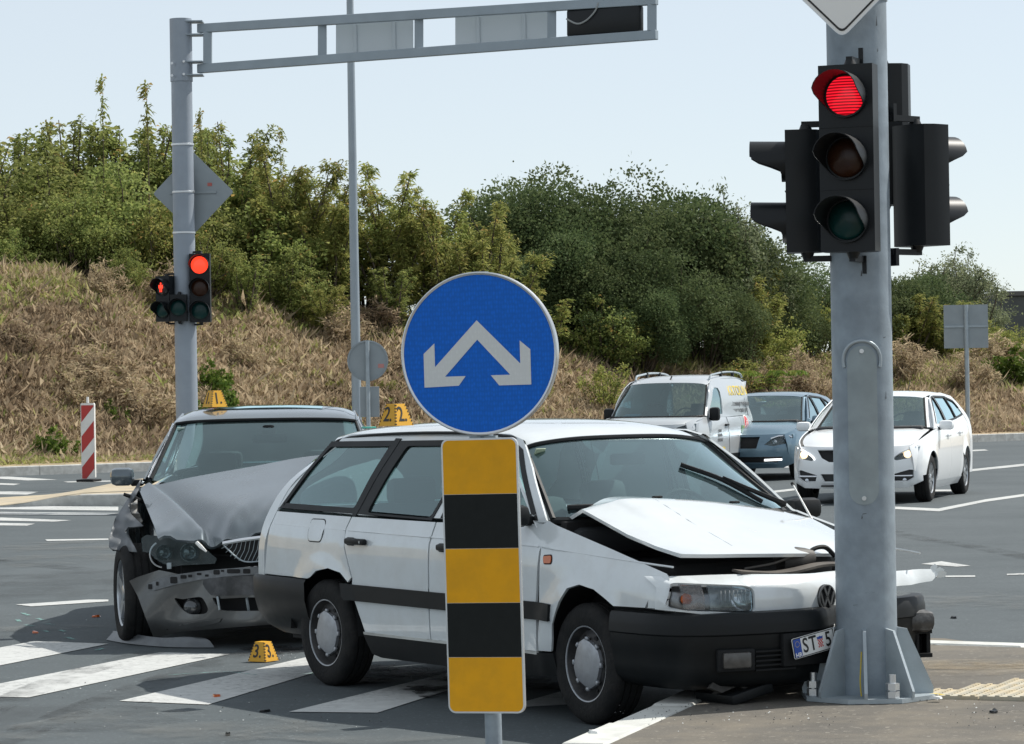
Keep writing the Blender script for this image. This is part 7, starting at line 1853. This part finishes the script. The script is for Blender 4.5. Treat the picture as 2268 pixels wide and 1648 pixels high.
V = np.empty((n_, 4, 3)); V[:, 0] = B_-wv*.6; V[:, 1] = B_+wv*.6; V[:, 2] = mid+wv*1.3; V[:, 3] = tip
tn = np.repeat(.25+.42*patchy+rg.normal(0, .14, NT), NBl)+rg.normal(0, .17, n_)
tn = np.where(tn > .86, .80, tn)
greenz = np.repeat((np.exp(-((v_-1.2)/.7)**2)*(u_ < 14)*rg.uniform(0, 1, NT)+(rg.uniform(0, 1, NT) > .94)+((v_ > 8.)&(rg.uniform(0, 1, NT) > .6))), NBl) > .45
tn = np.where(greenz, rg.uniform(.84, 1.0, n_), tn)
g_ = obj('dry_grass', np_mesh('dry_grass', V.reshape(-1, 3), np.arange(4*n_).reshape(n_, 4), tn, M['grass_dry']), None)
tag(g_, 'brown dry weeds and grass covering the roadside bank', 'grass', kind='stuff')
# ------------------------------------------------------------------ evidence markers, debris, far building
M['mk_yellow'] = mk('marker_yellow', (.66, .34, .012), .5, var=.04)
M['mk_black'] = mk('marker_black', (.012, .012, .012), .5)
def marker(num, label, loc, rz):
    t = thing('evidence_marker', label, 'marker', loc, rz, 'numbered evidence markers')
    w0, w1, h = .068, .036, .118
    MB().add([(-w0, -w0, 0), (w0, -w0, 0), (w0, w0, 0), (-w0, w0, 0), (-w1, -w1, h), (w1, -w1, h), (w1, w1, h), (-w1, w1, h)], [(0, 1, 5, 4), (1, 2, 6, 5), (2, 3, 7, 6), (3, 0, 4, 7), (4, 5, 6, 7)]).build('cone', M['mk_yellow'], t, False)
    for k in range(4):
        Rm = Matrix.Rotation(R(90*k), 3, 'Z')
        up_ = Vector((0, w0-w1, h)).normalized(); ex = Vector((1, 0, 0))
        o = Rm @ Vector((-.004, -(w0+w1)/2-.0012, h*.50)); text('number', num+'.', .115, M['mk_black'], t, o, Rm @ ex, Rm @ up_, .0006, bold=.0015, sx=.8)
        for sgn in (-1, 1):
            for j in range(7):
                f = (j+.5)/7; hw_ = w0+(w1-w0)*f
                c = Rm @ (Vector((sgn*(hw_-.0035), -hw_-.0012, h*f))); MB().prism([(-.0045, 0), (0, -.005), (.0045, 0), (0, .005)], c, Rm @ ex, Rm @ up_, .0008).build('edge_mark', M['mk_black'], t, False)
    return t
m1 = at(476, 904, 22.05); marker('1', 'yellow evidence marker number 1 on the roof of the grey saloon', (m1[0], m1[1], 1.546), R(35))
m2 = PF.inv(877, 946, z=1.452); w2 = PF.o+PF.f*m2[0]+PF.l*m2[1]; marker('2', 'yellow evidence marker number 2 on the roof of the white estate', (w2[0], w2[1], 1.460), R(-43))
m3 = gnd(582, 1467); marker('3', 'yellow evidence marker number 3 on the road between the crashed cars', (m3[0], m3[1]+.05, .005), R(-33))
tq = PF.inv(817, 951, z=1.40); tw = PF.o+PF.f*tq[0]+PF.l*tq[1]
tc_ = thing('teal_clip', 'small flat teal plastic piece on the rear roof edge of the white estate', 'plastic piece', (tw[0], tw[1], 1.405), R(-57)); MB().box((0, 0, .006), (.05, .085, .012), None, .004).build('piece', mk('teal_plastic', (.08, .42, .33), .5), tc_)
def shard(name, label, px, py, size, mat, seed, z=0., cat='debris', h=.012):
    r_ = random.Random(seed); c = gnd(px, py, z); t = thing(name, label, cat, (c[0], c[1], z+.002), r_.uniform(0, 6.28))
    n = 6; P = [(size*r_.uniform(.5, 1)*math.cos(6.283*i/n), size*.55*r_.uniform(.5, 1)*math.sin(6.283*i/n)) for i in range(n)]
    v = [(x, y, 0) for x, y in P]+[(x*.85, y*.85, h*r_.uniform(.5, 1.4)) for x, y in P]
    MB().add(v, [tuple(range(n, 2*n))]+[(i, (i+1) % n, n+(i+1) % n, n+i) for i in range(n)]).build('shard', mat, t, False)
    return t
shard('plastic_shard', 'orange plastic shard on the road beside the grey saloon wheel', 213, 1367, .05, M['orange'], 1)
shard('plastic_shard', 'tiny orange shard near the left edge of the road', 77, 1403, .03, M['orange'], 2)
shard('plastic_shard', 'flat orange shard on the front white crossing stripe', 478, 1544, .06, M['orange'], 3)
shard('plastic_shard', 'small black plastic bit on the road below the crossing', 506, 1629, .03, M['trim'], 4)
shard('plastic_shard', 'thin black plastic splinter below the evidence marker', 588, 1577, .05, M['trim'], 5)
shard('plastic_shard', 'pale plastic bit on the white kerb beside the front wheel', 1316, 1624, .06, M['white'], 6, .151)
shard('plastic_shard', 'small black bit on open road right of the mast', 2112, 1370, .05, M['trim'], 7)
shard('plastic_shard', 'black plastic clip on the pavement at lower right', 2202, 1578, .05, M['trim'], 8, .147)
shard('plastic_shard', 'pale splinter on the pavement beside the tactile tiles', 2075, 1548, .05, M['white'], 9, .16)
ys = gnd(1985+80, 1546, .15); yt = thing('yellow_strap', 'short yellow strap lying beside the mast foot', 'strap', (ys[0], ys[1], .152), R(20)); MB().tube(crom([(-.06, -.02, .003), (-.02, .01, .01), (.03, .015, .012), (.07, .0, .004)], 4), .006, 6).build('strap', mk('yellow_strap', (.62, .45, .03), .6), yt)
# crumbs of glass and plastic: one mass
rg = np.random.default_rng(3); Vv = []; Ff = []; tt = []
spots = [(620, 1450, 60, 12, 120, 0.), (900, 1490, 110, 22, 110, 0.), (1480, 1580, 130, 20, 110, .147), (1700, 1590, 200, 20, 100, .147), (250, 1560, 250, 60, 80, 0.), (600, 1600, 300, 40, 70, 0.), (2150, 1580, 120, 30, 80, .147), (2050, 1548, 30, 6, 70, .147), (120, 1400, 120, 25, 40, 0.)]
for px, py, sx_, sy_, n, z in spots:
    for _ in range(n//2):
        c = gnd(px+rg.normal(0, sx_*.5), py+rg.normal(0, sy_*.5), z); r_ = rg.uniform(.002, .0065); b0 = len(Vv); a0 = rg.uniform(0, 6.28)
        for k in range(3): Vv.append((c[0]+r_*math.cos(a0+2.1*k), c[1]+r_*math.sin(a0+2.1*k), z+.004))
        Vv.append((c[0], c[1], z+.004+r_*.9)); Ff += [(b0, b0+1, b0+3), (b0+1, b0+2, b0+3), (b0+2, b0, b0+3)]; tt += [rg.uniform(0, 1)]*3
cm = mk_leaf('crumbs', [(0, (.02, .02, .02)), (.45, (.05, .05, .05)), (.72, (.08, .08, .08)), (.8, (.5, .52, .52))], .4, 0.)
cr_ = obj('glass_crumbs', np_mesh('glass_crumbs', np.array(Vv), np.array(Ff), np.array(tt), cm), None); tag(cr_, 'scattered crumbs of broken glass and plastic on the road', 'debris', kind='stuff')
# far building on the right
bd = at(2215, 700, 150.); bld = thing('warehouse', 'dark grey metal clad building behind the shrubs at far right', 'building', (bd[0]+9, 156., .5))
hb_ = at(2230, 655, 150.)[2]-.5
MB().box((.6, 0, hb_/2), (19, 12, hb_)).build('wall', mk('dark_cladding', (.035, .045, .052), .6, var=.1), bld, False)
for k in range(9):
    MB().box((-8.6+k*2.1, -6.06, hb_/2), (2.04, .08, hb_*.98)).build('cladding_panel', mk('cladding', (.045, .058, .066), .55, .2, var=.08), bld, False)
MB().box((.6, 0, hb_+.1), (19.6, 12.6, .22)).build('roof', mk('roof_grey', (.06, .065, .07), .6), bld, False)
